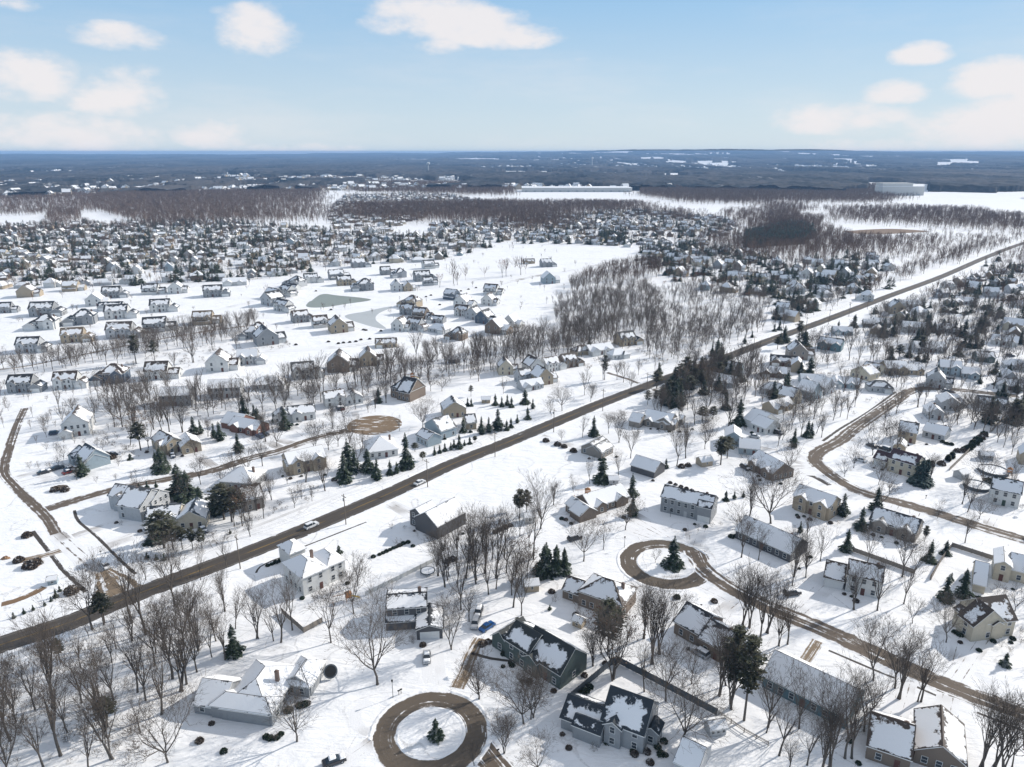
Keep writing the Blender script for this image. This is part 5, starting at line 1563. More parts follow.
# street and yard trees spread thinly through the suburbs
for (nm, poly, ang, dens_) in SUBURBS:
    PG = [gpx(u, max(v, 186)) for (u, v) in poly]
    xs = [p[0] for p in PG]; ys = [p[1] for p in PG]
    A = 0.5 * abs(sum(PG[i][0] * PG[i - 1][1] - PG[i - 1][0] * PG[i][1] for i in range(len(PG))))
    for _ in range(int(A / 62)):
        X, Y = rng.uniform(min(xs), max(xs)), rng.uniform(min(ys), max(ys))
        if in_poly(PG, X, Y) and clear_of_roads(X, Y, 2): add_bare(X, Y, rng.uniform(5, 10.5), rng.choice(['vase', 'wide', 'tall']), 'tan' if rng.random() < .10 else None)
for P_ in ([(0, 300), (256, 262), (300, 262), (300, 330), (0, 375)], [(300, 255), (560, 240), (640, 262), (560, 330), (420, 345), (300, 350)], [(0, 385), (130, 385), (120, 470), (0, 480)]):
    PG = [gpx(*p) for p in P_]
    xs = [p[0] for p in PG]; ys = [p[1] for p in PG]
    for _ in range(190):
        X, Y = rng.uniform(min(xs), max(xs)), rng.uniform(min(ys), max(ys))
        if in_poly(PG, X, Y) and clear_of_roads(X, Y, 2) and clear_of_houses(X, Y, 2): add_bare(X, Y, rng.uniform(3, 7), 'small')

TREE_LIST.sort(key=lambda t: t[0])
def in_view(t):
    u_, v_ = to_px(t[1], t[2], t[3] * .5)
    return -6 < u_ < 1030 and v_ < 775


VIS = [t for t in TREE_LIST if in_view(t)]
IND = VIS[:300]
keep_ = set(id(t) for t in IND)
REST = [t for t in TREE_LIST if id(t) not in keep_]
rng = random.Random(5)
for (dd, X, Y, h, kind, col) in IND:
    v = rng.randrange(3 if kind == 'small' else 4)
    tm, cm = TREES[(kind, v)]
    base = 7.0 if kind == 'small' else 20.0
    t = thing('bare_tree', 'tree', (X, Y, 0), rng.uniform(0, 6.28), group='leafless trees around the houses')
    s = h / base; sw = s * rng.uniform(.9, 1.15) if kind != 'small' else s * rng.uniform(.85, 1.0)
    t.scale = (sw, sw, s); t.rotation_euler = (rng.gauss(0, .045), rng.gauss(0, .045), rng.uniform(0, 6.28))
    put('trunk', tm, t); put('crown', cm, t)
    look = {'tall': 'tall upright', 'vase': 'vase-shaped', 'wide': 'broad spreading', 'slim': 'slender', 'small': 'low twiggy'}[kind]
    NAMED.append((t, 'bare tree', look + ' bare tree', None, X, Y))
print('trees', len(TREE_LIST), 'dist of 300th', IND[-1][0])


def simple_tree(seed, kind, maxlev, kids, rmin, keep=None):
    sp, fk, lb = SPREADS[kind]
    tr, cr = bare_tree(seed, sp, fk, lb, maxlev, kids=kids, rmul=1.15)
    S = np.concatenate([tr, cr])
    V, F = frusta(S, 2, rmin) if rmin > .06 else frusta(S, 3, rmin)
    return V, F, len(S)


def merge_trees(name, lst, protos, mat, smin=None):
    rn = np.random.RandomState(3)
    VV, FF = [], []; off = 0
    for (X, Y, h) in lst:
        V, F, _ = protos[rn.randint(len(protos))]
        a = rn.rand() * 6.28; c, s = math.cos(a), math.sin(a); k = h / 20.0; kw = k * rn.uniform(.85, 1.2)
        VV.append(np.stack([(V[:, 0] * c - V[:, 1] * s) * kw + X, (V[:, 0] * s + V[:, 1] * c) * kw + Y, V[:, 2] * k], 1))
        FF.append(F + off); off += len(V)
    me = mesh_np(name, np.concatenate(VV), np.concatenate(FF), [mat])
    o = put(name, me); o['kind'] = 'stuff'
    return o


mid_protos = [simple_tree(40 + i, k, 3, (4, 7, 6), .042) for i, k in enumerate(['tall', 'vase', 'wide', 'slim', 'tall'])]
far_protos = [simple_tree(60 + i, k, 2, (6, 9), .13) for i, k in enumerate(['wide', 'vase', 'wide', 'vase'])]
print('mid segs', [p[2] for p in mid_protos], 'far', [p[2] for p in far_protos])
mid = [(t[1], t[2], t[3]) for t in REST if t[0] < 650 and t[5] is None]
far = [(t[1], t[2], t[3]) for t in REST if t[0] >= 650 and t[5] is None]
tan = [(t[1], t[2], t[3]) for t in REST if t[5]]
print('mid', len(mid), 'far', len(far))
o = merge_trees('woodland', mid, mid_protos, M['twig']); o['category'] = 'trees'; o['label'] = "brown-grey bare woods filling the middle distance beyond the countable trees"
o = merge_trees('suburban_trees', far, far_protos, M['twig_far']); o['category'] = 'trees'; o['label'] = "mass of bare street trees scattered through the distant suburbs"
if tan:
    o = merge_trees('tan_trees', tan, far_protos, M['twig_tan']); o['category'] = 'trees'; o['label'] = "tan-twigged trees dotted through the distant suburbs"
# ------------------------------------------------------------------ evergreens
rng = random.Random(12)
EV = []


def ever(tile, items, kind='spruce'):
    for it in items:
        x, y, top = it[:3]; k = it[3] if len(it) > 3 else kind; wd = it[4] if len(it) > 4 else 1.0
        X, Y = G(tile, x, y); h = max(1.5, min(21, height_from(tile, x, y, top)))
        EV.append((X, Y, h, k, wd))


ever('b1', [(667, 660, 585, 'spruce', 1.25)])
ever('b0', [(870, 352, 235), (385, 240, 120, 'pine', 1.2), (400, 620, 510, 'pine', 1.3), (225, 380, 290, 'pine', .9)])
ever('b0', [(52, 215, 192), (90, 200, 176), (124, 187, 165), (166, 170, 150), (190, 152, 132), (208, 138, 106), (222, 115, 93)], 'spruce')
ever('b2', [(355, 350, 150, 'pine', .95), (860, 595, 245, 'pine', .72), (812, 552, 250, 'pine', .68), (140, 185, 165, 'spruce', 1.3), (120, 60, -60, 'spruce', 1.2), (160, 55, -50), (195, 50, -40), (20, 245, 215, 'pine', 1.6)])
ever('b3', [(655, 150, 50), (722, 138, 35), (878, 392, 343, 'spruce', 1.2)])
ever('m2', [(313, 215, 135), (460, 440, 355), (462, 520, 440, 'spruce', 1.2), (617, 712, 595, 'spruce', 1.2), (625, 108, 0, 'spruce', 1.2), (600, 100, 10), (820, 112, 40), (820, 462, 422), (852, 456, 426), (887, 450, 422),
            (800, 325, 218, 'pine', 1.3), (825, 300, 215, 'pine', 1.3), (345, 388, 290, 'spruce', 1.3), (590, 337, 300, 'spruce', 1.2), (30, 530, 420, 'pine'), (55, 520, 420, 'pine'), (15, 500, 440, 'pine'), (130, 740, 620, 'spruce', 1.3),
            (170, 735, 630, 'spruce', 1.2), (200, 720, 640), (870, 170, 60), (730, 160, 100, 'pine', 1.6), (770, 150, 100, 'pine', 1.5), (50, 90, 30, 'spruce', 1.2), (80, 110, 70), (20, 165, 130), (60, 150, 100), (520, 95, 40, 'pine'), (550, 90, 40, 'pine'),
            (645, 95, 5), (575, 95, 20, 'pine'), (265, 490, 455, 'pine', 1.6)])
ever('m3', [(98, 257, 182), (285, 520, 432, 'spruce', 1.1), (300, 655, 570, 'spruce', 1.1), (413, 500, 408, 'spruce', 1.1), (355, 572, 485, 'spruce', 1.1), (565, 395, 305, 'blue', 1.1), (583, 400, 295, 'blue', 1.3), (602, 398, 300, 'blue', 1.1),
            (618, 695, 610, 'spruce'), (680, 668, 612, 'spruce', 1.2), (600, 620, 560, 'pine'), (845, 165, 60, 'spruce', 1.3), (895, 80, 0, 'spruce', 1.3), (960, 140, 70, 'spruce', 1.3), (940, 130, 60), (975, 110, 30), (755, 775, 720), (700, 775, 738),
            (150, 218, 148), (165, 210, 160), (122, 585, 540), (265, 510, 480), (612, 328, 305, 'column', 1.5), (628, 330, 308, 'column', 1.5), (705, 300, 275, 'column', 1.6), (690, 310, 285, 'column', 1.6), (20, 70, 0, 'spruce', 1.5),
            (60, 60, -20, 'spruce', 1.4), (880, 20, -40), (40, 205, 180, 'spruce', 1.3), (25, 205, 185)])
ever('m0', [(315, 368, 282, 'spruce', 1.3), (622, 350, 250, 'spruce', 1.2), (600, 335, 270), (640, 335, 280), (690, 445, 320, 'spruce', 1.5), (722, 455, 345, 'spruce', 1.5), (745, 212, 138, 'spruce', 1.2), (770, 205, 150), (845, 232, 158, 'spruce', 1.2), (822, 222, 165),
            (915, 278, 200, 'spruce', 1.1), (935, 130, 50), (975, 135, 90), (860, 535, 398, 'pine', 1.6), (890, 545, 420, 'pine', 1.5), (832, 515, 410, 'spruce', 1.5), (770, 480, 405, 'spruce', 1.3), (630, 645, 505, 'pine', 1.4), (595, 620, 520, 'spruce', 1.3),
            (665, 650, 550, 'pine', 1.2), (700, 650, 560, 'pine'), (740, 650, 565, 'pine'), (775, 645, 570, 'pine'), (535, 420, 395, 'spruce', 1.8), (565, 415, 385), (600, 412, 385), (540, 270, 160, 'pine', 1.2), (500, 305, 280, 'spruce', 1.4),
            (565, 685, 660, 'spruce', 1.3), (600, 690, 665), (630, 690, 662), (883, 590, 570, 'spruce')])
ever('m1', [(112, 187, 102, 'spruce', 1.2), (70, 165, 120, 'spruce'), (470, 87, 28), (355, 350, 222, 'spruce', 1.1), (378, 345, 260, 'spruce', 1.1), (340, 390, 275, 'spruce'), (430, 350, 262, 'spruce', 1.4), (577, 335, 200, 'spruce', .9), (595, 335, 280), (465, 382, 300, 'spruce', 1.1),
            (455, 372, 330), (515, 362, 305), (540, 358, 312), (565, 348, 318), (590, 342, 300), (640, 308, 275, 'pine', 1.4), (685, 288, 252), (705, 280, 250), (725, 273, 240), (748, 268, 238), (780, 262, 205), (800, 252, 228, 'spruce'),
            (820, 245, 215), (865, 207, 138), (893, 200, 140), (928, 192, 108, 'spruce', 1.2), (962, 192, 150), (978, 182, 142), (795, 200, 140, 'spruce', .9), (760, 258, 225), (918, 96, 50), (943, 102, 62), (964, 96, 54), (980, 104, 62),
            (812, 100, 66), (826, 100, 68), (840, 240, 215, 'pine', 1.6), (318, 662, 632, 'spruce', 1.4), (6, 150, 100, 'spruce', 1.2), (610, 275, 240, 'pine', 1.5)])
ever('e8', [(75, 205, 135, 'spruce', 1.3), (200, 130, 78, 'spruce', 1.2), (185, 135, 95, 'spruce'), (365, 195, 125, 'spruce', 1.6), (320, 90, 40), (460, 115, 30, 'spruce', 1.4), (500, 100, 45, 'spruce', 1.4), (570, 230, 155, 'spruce', 1.7), (520, 235, 170, 'spruce', 1.3), (545, 250, 195),
            (755, 270, 200, 'spruce', 1.2), (380, 375, 300, 'spruce', 1.2), (430, 395, 340, 'spruce', 1.4), (465, 400, 345, 'spruce', 1.3), (485, 385, 340), (860, 465, 385, 'spruce', 1.3), (895, 620, 515, 'spruce', 1.1), (540, 470, 410, 'spruce', 1.2), (775, 520, 460),
            (1000, 300, 220, 'spruce', 1.4), (935, 240, 185, 'spruce'), (945, 445, 400), (820, 730, 650, 'spruce', 1.5), (1000, 720, 590, 'spruce', 1.3), (960, 740, 600, 'spruce', 1.2), (210, 480, 430, 'pine'), (600, 120, 70), (640, 130, 80, 'spruce', 1.3), (280, 475, 430),
            (900, 60, 20), (420, 170, 140)])
ever('u2', [(820, 505, 430, 'spruce', 1.3), (800, 500, 450), (835, 495, 445), (930, 455, 415), (370, 600, 500, 'pine', .8), (655, 680, 600, 'spruce', 1.2), (850, 655, 605), (310, 460, 420), (960, 430, 400)])
ever('u3', [(155, 445, 405), (280, 398, 360), (345, 390, 335), (425, 335, 295, 'spruce', 1.4), (165, 590, 500, 'spruce', 1.3), (130, 575, 520), (75, 640, 560, 'spruce', 1.3), (45, 400, 355), (25, 405, 370), (520, 320, 275), (480, 235, 180, 'spruce', 2.0), (500, 225, 185, 'spruce', 1.6),
            (920, 125, 75, 'spruce', 1.7), (970, 190, 145, 'spruce', 1.5), (690, 410, 365), (720, 380, 350, 'spruce', 1.4), (620, 320, 270, 'spruce', 1.4), (870, 145, 115), (830, 225, 190)])
ever('u1', [(490, 660, 625), (225, 60, 20), (350, 50, 25), (860, 665, 620, 'pine'), (450, 115, 95, 'spruce', 1.5), (305, 140, 105)])
ever('u0', [(365, 185, 145, 'spruce', 1.3), (385, 195, 155, 'spruce', 1.2), (400, 200, 160), (480, 190, 150, 'spruce', 1.2), (835, 205, 155, 'spruce', 1.4), (850, 205, 165), (710, 205, 160, 'spruce', 1.2), (725, 208, 170), (380, 135, 108), (545, 535, 420, 'pine', 1.0), (620, 525, 440, 'pine', .9)])
for poly, n in (([(682, 376), (722, 362), (738, 380), (722, 396), (690, 400)], 26), ([(650, 372), (680, 378), (690, 400), (660, 405)], 12), ([(940, 300), (1010, 262), (1022, 280), (960, 320)], 22),
                ([(870, 352), (935, 335), (1000, 350), (960, 380), (890, 380)], 12), ([(790, 262), (880, 262), (860, 292), (800, 300)], 14), ([(985, 395), (1035, 380), (1035, 430), (990, 430)], 7), ([(770, 345), (800, 335), (810, 350), (780, 360)], 8)):
    PG = [gpx(*p) for p in poly]; k = 0
    for _ in range(n * 20):
        if k >= n: break
        X, Y = rng.uniform(min(p[0] for p in PG), max(p[0] for p in PG)), rng.uniform(min(p[1] for p in PG), max(p[1] for p in PG))
        if in_poly(PG, X, Y) and clear_of_roads(X, Y, 1) and clear_of_houses(X, Y, -1): k += 1; EV.append((X, Y, rng.uniform(7, 11.5), rng.choice(['spruce', 'spruce', 'pine']), 1.4))
for _ in range(2600):   # dark conifers dotted through the suburbs
    nm, poly, a_, d_ = SUBURBS[rng.choice([0, 0, 0, 0, 0, 1, 2, 2, 3, 4, 5])]
    PG = [gpx(u, max(v, 186)) for (u, v) in poly]
    X, Y = rng.uniform(min(p[0] for p in PG), max(p[0] for p in PG)), rng.uniform(min(p[1] for p in PG), max(p[1] for p in PG))
    if in_poly(PG, X, Y) and clear_of_roads(X, Y): EV += [(X + rng.gauss(0, 4) * q, Y + rng.gauss(0, 4) * q, rng.uniform(7, 13), 'spruce', 1.3) for q in range(rng.choice((1, 1, 2, 3)))]
EV.sort(key=lambda t: t[0] ** 2 + t[1] ** 2)
n_ev = min(len(EV), 298)
for (X, Y, h, k, wd) in EV[:n_ev]:
    v = rng.randrange(3); tm, fm, hh = CONI[(k, v)]
    t = thing({'pine': 'pine_tree', 'column': 'arborvitae'}.get(k, 'spruce_tree'), 'evergreen', (X, Y, 0), rng.uniform(0, 6.28), group='evergreen trees')
    s = h / hh; sw = s * wd * (1.18 if h > 4 else 1.35)
    t.scale = (sw, sw, s)
    put('trunk', tm, t); put('foliage', fm, t)
    look = {'spruce': 'dark green spruce', 'pine': 'brown-green pine', 'column': 'narrow columnar evergreen', 'blue': 'dense bluish spruce'}[k]
    size = 'small ' if h < 4.5 else ('tall ' if h > 13 else '')
    NAMED.append((t, 'evergreen', size + look, None, X, Y))
DARKW = []
# leafy (brown) trees and shrubs
BR = [('b2', 375, 440, 150, 'brown'), ('b2', 330, 350, 160, 'brown'), ('m0', 540, 265, 110, 'brown'), ('m0', 570, 260, 130, 'brown'), ('m0', 930, 560, 400, 'brown'), ('m0', 960, 540, 400, 'brown'), ('m2', 60, 767, 620, 'brown'), ('m2', 20, 740, 590, 'brown'),
      ('m2', 350, 650, 540, 'brown'), ('u2', 575, 600, 490, 'tan'), ('u2', 300, 600, 530, 'tan'), ('u2', 365, 600, 500, 'brown'), ('u0', 775, 530, 370, 'brown'), ('u0', 850, 480, 370, 'brown'), ('u1', 880, 560, 490, 'brown'), ('u1', 985, 190, 115, 'red'), ('u1', 735, 230, 170, 'red'),
      ('u1', 915, 540, 480, 'brown'), ('u2', 610, 235, 200, 'red'), ('u2', 650, 225, 185, 'red'), ('u2', 690, 215, 180, 'red'), ('u2', 735, 210, 165, 'red'), ('u2', 760, 205, 170, 'red'), ('u2', 795, 255, 215, 'red'), ('u2', 870, 215, 185, 'red'), ('u2', 940, 290, 245, 'red'), ('u2', 990, 290, 250, 'red'),
      ('u2', 725, 260, 225, 'red'), ('u2', 720, 200, 178, 'red'), ('m1', 820, 730, 620, 'brown'), ('b0', 215, 390, 300, 'brown'), ('b2', 35, 90, -40, 'brown'), ('b2', 60, 110, -20, 'brown'), ('b1', 5, 640, 900, 'x'), ('u2', 680, 650, 520, 'brown'), ('u2', 750, 640, 520, 'brown'), ('u2', 790, 650, 540, 'brown'),
      ('e3', 330, 560, 430, 'brown'), ('e3', 440, 190, 60, 'brown'), ('e8', 620, 400, 240, 'brown'), ('e8', 250, 370, 260, 'brown'), ('u2', 25, 480, 370, 'tan')]
LOOKC = {'brown': 'brown-leaved tree', 'red': 'rust-red tree', 'tan': 'golden tan tree'}
for (tl, x, y, top, c_) in BR:
    if c_ == 'x': continue
    X, Y = G(tl, x, y); h = max(4, min(20, height_from(tl, x, y, top)))
    tm, cm, lm = LEAFY[(c_, rng.randrange(3))]
    t = thing('leafy_tree', 'tree', (X, Y, 0), rng.uniform(0, 6.28), group='trees still in dry leaf')
    t.scale = (h / 20, h / 20, h / 20)
    put('trunk', tm, t); cr_o = put('crown', cm, t); put('leaves', lm, cr_o)
    NAMED.append((t, 'leafy tree', LOOKC[c_], None, X, Y))
SH = []
def shrubs(tile, pts, kind, R):
    for (x, y) in pts:
        X, Y = G(tile, x, y); SH.append((X, Y, kind, R * rng.uniform(.85, 1.15)))
shrubs('c3', [(120, 345), (152, 328), (172, 310), (200, 292), (224, 272)], 'dark', .95)
shrubs('z1', [(490, 553), (513, 563), (550, 560), (573, 538), (680, 380), (714, 370)], 'dark', .75)
shrubs('c3', [(325, 585), (612, 612), (648, 580)], 'dark', .9)
shrubs('e1', [(172, 18), (202, 28), (233, 40), (264, 50), (294, 62), (330, 74), (362, 82), (398, 95), (433, 106)], 'brown', .75)
shrubs('e1', [(210, 670), (520, 325), (545, 322)], 'dark', 1.0)
shrubs('c4', [(580, 190), (612, 178), (630, 170), (648, 162), (665, 154), (682, 146), (698, 140), (715, 132), (733, 122), (757, 116), (783, 135)], 'dark', .75)
shrubs('c4', [(40, 235), (60, 228), (80, 220), (100, 212)], 'dark', .8)
shrubs('c1', [(660, 395), (690, 385), (770, 430), (985, 150), (870, 470), (900, 490)], 'brown', 1.0)
shrubs('e2', [(735, 440), (852, 455), (960, 440), (640, 405), (665, 418)], 'dark', .9)
shrubs('m2', [(130, 235), (175, 250), (200, 258), (235, 275), (480, 330), (650, 335), (675, 330)], 'brown', 1.5)
shrubs('m3', [(725, 275), (665, 325), (750, 275), (790, 240), (815, 225), (830, 215)], 'brown', 1.6)
shrubs('e4', [(655, 315), (675, 305), (695, 292), (715, 275), (735, 255), (755, 235), (775, 215)], 'dark', 1.7)
shrubs('e4', [(850, 500), (880, 505), (910, 512), (940, 520), (965, 525), (800, 515)], 'dark', 1.6)
shrubs('e4', [(395, 405), (425, 410), (450, 412), (515, 265), (540, 275), (568, 280)], 'dark', 1.0)
shrubs('m0', [(105, 600), (125, 720), (135, 700), (405, 290), (430, 300), (210, 425), (250, 425)], 'brown', 1.5)
shrubs('m1', [(300, 385), (735, 700), (755, 690), (975, 560), (955, 568), (935, 577), (918, 586)], 'brown', 1.1)
shrubs('b0', [(110, 25), (135, 15), (70, 5), (265, 120)], 'brown', 1.8)
shrubs('b2', [(268, 430), (345, 385), (610, 140), (750, 155)], 'brown', .9)
shrubs('b1', [(120, 560), (180, 538), (160, 540), (920, 350), (930, 340)], 'dark', .9)
shrubs('m1', [(520, 570), (545, 640)], 'twiggy', 1)
SH = [(X, Y, k, R) for (X, Y, k, R) in SH]
for (hx, hy, hr) in HOUSES[:N_HAND_W]:      # foundation planting in front of the nearer houses
    if math.hypot(hx, hy) > 330: continue
    for _ in range(rng.randrange(1, 4)):
        ang_ = rng.uniform(-2.7, -.4); rr_ = hr * rng.uniform(1.0, 1.35) + 1
        X_, Y_ = hx + math.cos(ang_) * rr_, hy + math.sin(ang_) * rr_
        if clear_of_roads(X_, Y_, .5) and clear_of_houses(X_, Y_, .6): SH.append((X_, Y_, rng.choice(['dark', 'brown', 'twiggy']), rng.uniform(.5, .95)))
for (X, Y, k, R) in SH:
    o = put('shrub', BUSH[(k, rng.randrange(2))], None, (X, Y, -.05), (0, 0, rng.uniform(0, 6)), (R, R, R * 1.1))
    o['category'] = 'shrub'; o['group'] = 'shrubs in the snow'
    NAMED.append((o, 'shrub', {'dark': 'round dark shrub', 'brown': 'dry brown shrub', 'twiggy': 'twiggy bare shrub'}[k], None, X, Y))

# low twiggy brush under the woods: uncountable, one object
rn = np.random.RandomState(8)
Vt_, Ft_ = frusta(np.concatenate([tr_, cr_[:160]]), 3, .02)
VV, FF = [], []; off = 0
BRUSH = [([(-30, 385), (60, 372), (130, 362), (256, 335), (300, 345), (200, 365), (110, 380), (-30, 392)], 150), ([(100, 415), (150, 405), (300, 395), (430, 372), (540, 352), (560, 362), (440, 385), (300, 408), (180, 420), (120, 440)], 170),
         ([(0, 660), (90, 628), (200, 585), (235, 600), (180, 680), (160, 767), (0, 767)], 200), ([(560, 330), (700, 320), (760, 340), (690, 365), (600, 370)], 260), ([(140, 560), (250, 520), (330, 480), (330, 490), (200, 555), (150, 585)], 45),
         ([(85, 425), (130, 440), (140, 460), (100, 450)], 25), ([(440, 540), (500, 520), (540, 560), (480, 580)], 40), ([(690, 380), (1020, 330), (1020, 420), (760, 420)], 220)]
for (poly, n) in BRUSH:
    PG = [gpx(*p) for p in poly]
    xs = [p[0] for p in PG]; ys = [p[1] for p in PG]; k = 0
    for _ in range(n * 6):
        if k >= n: break
        X, Y = rn.uniform(min(xs), max(xs)), rn.uniform(min(ys), max(ys))
        if not in_poly(PG, X, Y) or not clear_of_roads(X, Y, .5) or not clear_of_houses(X, Y): continue
        k += 1; a = rn.rand() * 6; c, s = math.cos(a), math.sin(a); q = rn.uniform(.4, 1.1)
        VV.append(np.stack([(Vt_[:, 0] * c - Vt_[:, 1] * s) * q * 1.3 + X, (Vt_[:, 0] * s + Vt_[:, 1] * c) * q * 1.3 + Y, Vt_[:, 2] * q], 1)); FF.append(Ft_ + off); off += len(Vt_)
o = put('undergrowth', mesh_np('undergrowth', np.concatenate(VV), np.concatenate(FF), [M['twig']])); o['kind'] = 'stuff'; o['category'] = 'brush'; o['label'] = "low twiggy brush growing under the bare trees"

# ------------------------------------------------------------------ woods 0.8 to 2.4 km away (uncountable), as bare trees
FARW = [  # polygon px, area per tree, heights, kind
    ([(90, 192), (256, 192), (260, 222), (140, 226), (95, 217)], 46, (13, 17), 0), ([(-60, 186), (90, 186), (88, 216), (-60, 218)], 45, (10, 15), 0), ([(-60, 229), (200, 221), (200, 226), (-60, 236)], 60, (8, 12), 0), ([(42, 213), (80, 213), (80, 226), (45, 226)], 45, (12, 16), 0),
    ([(256, 188), (320, 188), (318, 206), (256, 206)], 60, (13, 17), 0), ([(256, 207), (322, 207), (316, 222), (256, 223)], 60, (12, 16), 0), ([(350, 206), (516, 203), (520, 223), (420, 222), (338, 219)], 42, (14, 18), 0),
    ([(380, 183), (512, 184), (512, 196), (430, 194), (352, 192)], 60, (14, 18), 0), ([(512, 206), (572, 203), (640, 201), (642, 212), (575, 214), (562, 229), (512, 232)], 44, (14, 18), 0),
    ([(632, 189), (768, 185), (768, 204), (687, 203), (637, 195)], 50, (15, 19), 0), ([(652, 209), (687, 213), (694, 221), (652, 219)], 50, (12, 16), 0), ([(726, 214), (768, 212), (768, 222), (735, 226)], 50, (12, 16), 0),
    ([(700, 246), (735, 236), (768, 222), (800, 210), (826, 235), (880, 240), (908, 241), (868, 256), (793, 262), (768, 262), (730, 255)], 46, (14, 18), 0),
    ([(830, 211), (908, 209), (1080, 215), (1080, 236), (930, 228), (833, 222)], 60, (13, 18), 0), ([(768, 186), (880, 186), (880, 203), (768, 203)], 55, (14, 18), 0), ([(768, 206), (800, 205), (808, 226), (775, 236)], 50, (13, 17), 0),
    ([(880, 190), (895, 198), (895, 203), (880, 203)], 60, (12, 16), 0), ([(900, 236), (1080, 238), (1080, 262), (1000, 262), (960, 262), (905, 262)], 75, (9, 14), 0), ([(0, 176), (380, 178), (380, 187), (0, 187)], 110, (13, 17), 0),
    ([(835, 236), (905, 232), (905, 252), (870, 256)], 80, (10, 14), 0),
]
FIELDS_PX = [  # open snowfields among the woods
    [(-40, 217), (48, 215), (46, 222), (40, 228), (-40, 232)], [(80, 213), (100, 212), (140, 225), (110, 227), (82, 222)], [(222, 175), (256, 174), (256, 184), (230, 181)], [(524, 196), (575, 195), (660, 201), (672, 205), (560, 203), (520, 201)],
    [(682, 206), (720, 208), (724, 213), (690, 214)], [(888, 201), (985, 203), (980, 211), (905, 209)], [(975, 210), (1040, 202), (1080, 205), (1080, 218), (1000, 216)], [(820, 226), (850, 224), (930, 231), (915, 240), (860, 240)], [(795, 214), (828, 212), (826, 219), (800, 219)],
    [(1000, 190), (1080, 188), (1080, 196), (998, 194)], [(512, 188), (640, 189), (640, 195), (520, 196)],
]
FG_ = [[gpx(*p) for p in f] for f in FIELDS_PX]
lst = []
rn = random.Random(4)
for (poly, area, (h0, h1), kk) in FARW:
    PG = [gpx(*p) for p in poly]
    xs = [p[0] for p in PG]; ys = [p[1] for p in PG]
    A = 0.5 * abs(sum(PG[i][0] * PG[i - 1][1] - PG[i - 1][0] * PG[i][1] for i in range(len(PG))))
    n = min(int(A / area * 1.4), 12000); k = 0
    while k < n:
        X, Y = rn.uniform(min(xs), max(xs)), rn.uniform(min(ys), max(ys))
        if not in_poly(PG, X, Y): continue
        k += 1
        X += rn.gauss(0, 14 + Y * .006); Y += rn.gauss(0, 22 + Y * .012)
        if any(in_poly(f, X, Y) for f in FG_): continue
        if not clear_of_roads(X, Y, 3): continue
        lst.append((X, Y, rn.uniform(h0, h1) * .82))
print('far wood trees', len(lst))
vf = [simple_tree(80 + i, k, 2, (4, 6), .125) for i, k in enumerate(['vase', 'vase', 'wide'])]
vf = [(p[0], p[1], p[2]) for p in vf]
print('segs', [p[2] for p in vf])
o = merge_trees('woods', lst, vf, M['twig_far']); o['category'] = 'woods'; o['label'] = "brown bare woods in bands between the distant suburbs and snowfields"
# dark evergreen plantation inside the woods
pl = []
for poly, n in (([(745, 236), (790, 226), (812, 230), (815, 238), (775, 246), (745, 250)], 800), ([(768, 237), (805, 236), (808, 244), (768, 246)], 350), ([(95, 191), (150, 190), (150, 195), (95, 196)], 60), ([(600, 235), (625, 236), (622, 246), (600, 246)], 14)):
    PG = [gpx(*p) for p in poly]
    for _ in range(n * 3):
        X, Y = rn.uniform(min(p[0] for p in PG), max(p[0] for p in PG)), rn.uniform(min(p[1] for p in PG), max(p[1] for p in PG))
        if in_poly(PG, X, Y): pl.append((X, Y, rn.uniform(9, 15)))
for t_ in EV[n_ev:]: pl.append((t_[0], t_[1], t_[2]))
small_con = []
for i in range(3):
    a = conifer(70 + i, 20.0, 8.0, 'spruce', .36)
    small_con.append((a[2], a[3], 0))
o = merge_trees('evergreen_plantation', pl, small_con, M['needle']); o['category'] = 'woods'; o['label'] = "dark evergreen plantation at the edge of the brown woods"

# ------------------------------------------------------------------ rolling forest from 2.4 km to the horizon
def vnoise(x, y, seed=0):
    def h(i, j):
        n = (i * 374761393 + j * 668265263 + seed * 144665) & 0x7fffffff
        n = (n ^ (n >> 13)) * 1274126177 & 0x7fffffff
        return ((n ^ (n >> 16)) & 0xffff) / 65535.0
    xi, yi = np.floor(x).astype(np.int64), np.floor(y).astype(np.int64)
    fx, fy = x - xi, y - yi; fx = fx * fx * (3 - 2 * fx); fy = fy * fy * (3 - 2 * fy)
    return (h(xi, yi) * (1 - fx) + h(xi + 1, yi) * fx) * (1 - fy) + (h(xi, yi + 1) * (1 - fx) + h(xi + 1, yi + 1) * fx) * fy


def fbm(x, y, o=4, seed=0):
    s, a, t_ = 0, .5, 0
    for i in range(o):
        s = s + a * vnoise(x * 2 ** i, y * 2 ** i, seed + i); t_ += a; a *= .5
    return s / t_


na, nr = 1100, 330
AZ = np.linspace(math.radians(-44), math.radians(44), na)
RR = np.geomspace(2350, 20500, nr)
A_, R2 = np.meshgrid(AZ, RR)
X = R2 * np.sin(A_); Y = R2 * np.cos(A_)
hill = np.clip((R2 - 6000) / 9000, 0, 1) ** 1.2 * (92 * np.exp(-((A_ - .27) / .30) ** 2) * (.85 + .2 * fbm(X / 5200 + 7, Y / 5200 + 3, 3, 5)) + 22 + 78 * fbm(X / 1900, Y / 4200, 4, 7)) - np.maximum(R2 - 2500, 0) ** 2 / (2 * 6.37e6)
clear = fbm(X / 420 + 3, Y / 700, 4, 11)
band = fbm(X / 2600 + 1.5, Y / 1100 + 4, 3, 21)
town = np.clip((band - .50) * 6, 0, 1)
m_ = (clear < (.66 - .13 * town)).astype(float)
WX, WY = 160 * (fbm(X / 160, Y / 160, 2, 61) - .5), 700 * (fbm(X / 200, Y / 300, 2, 62) - .5)
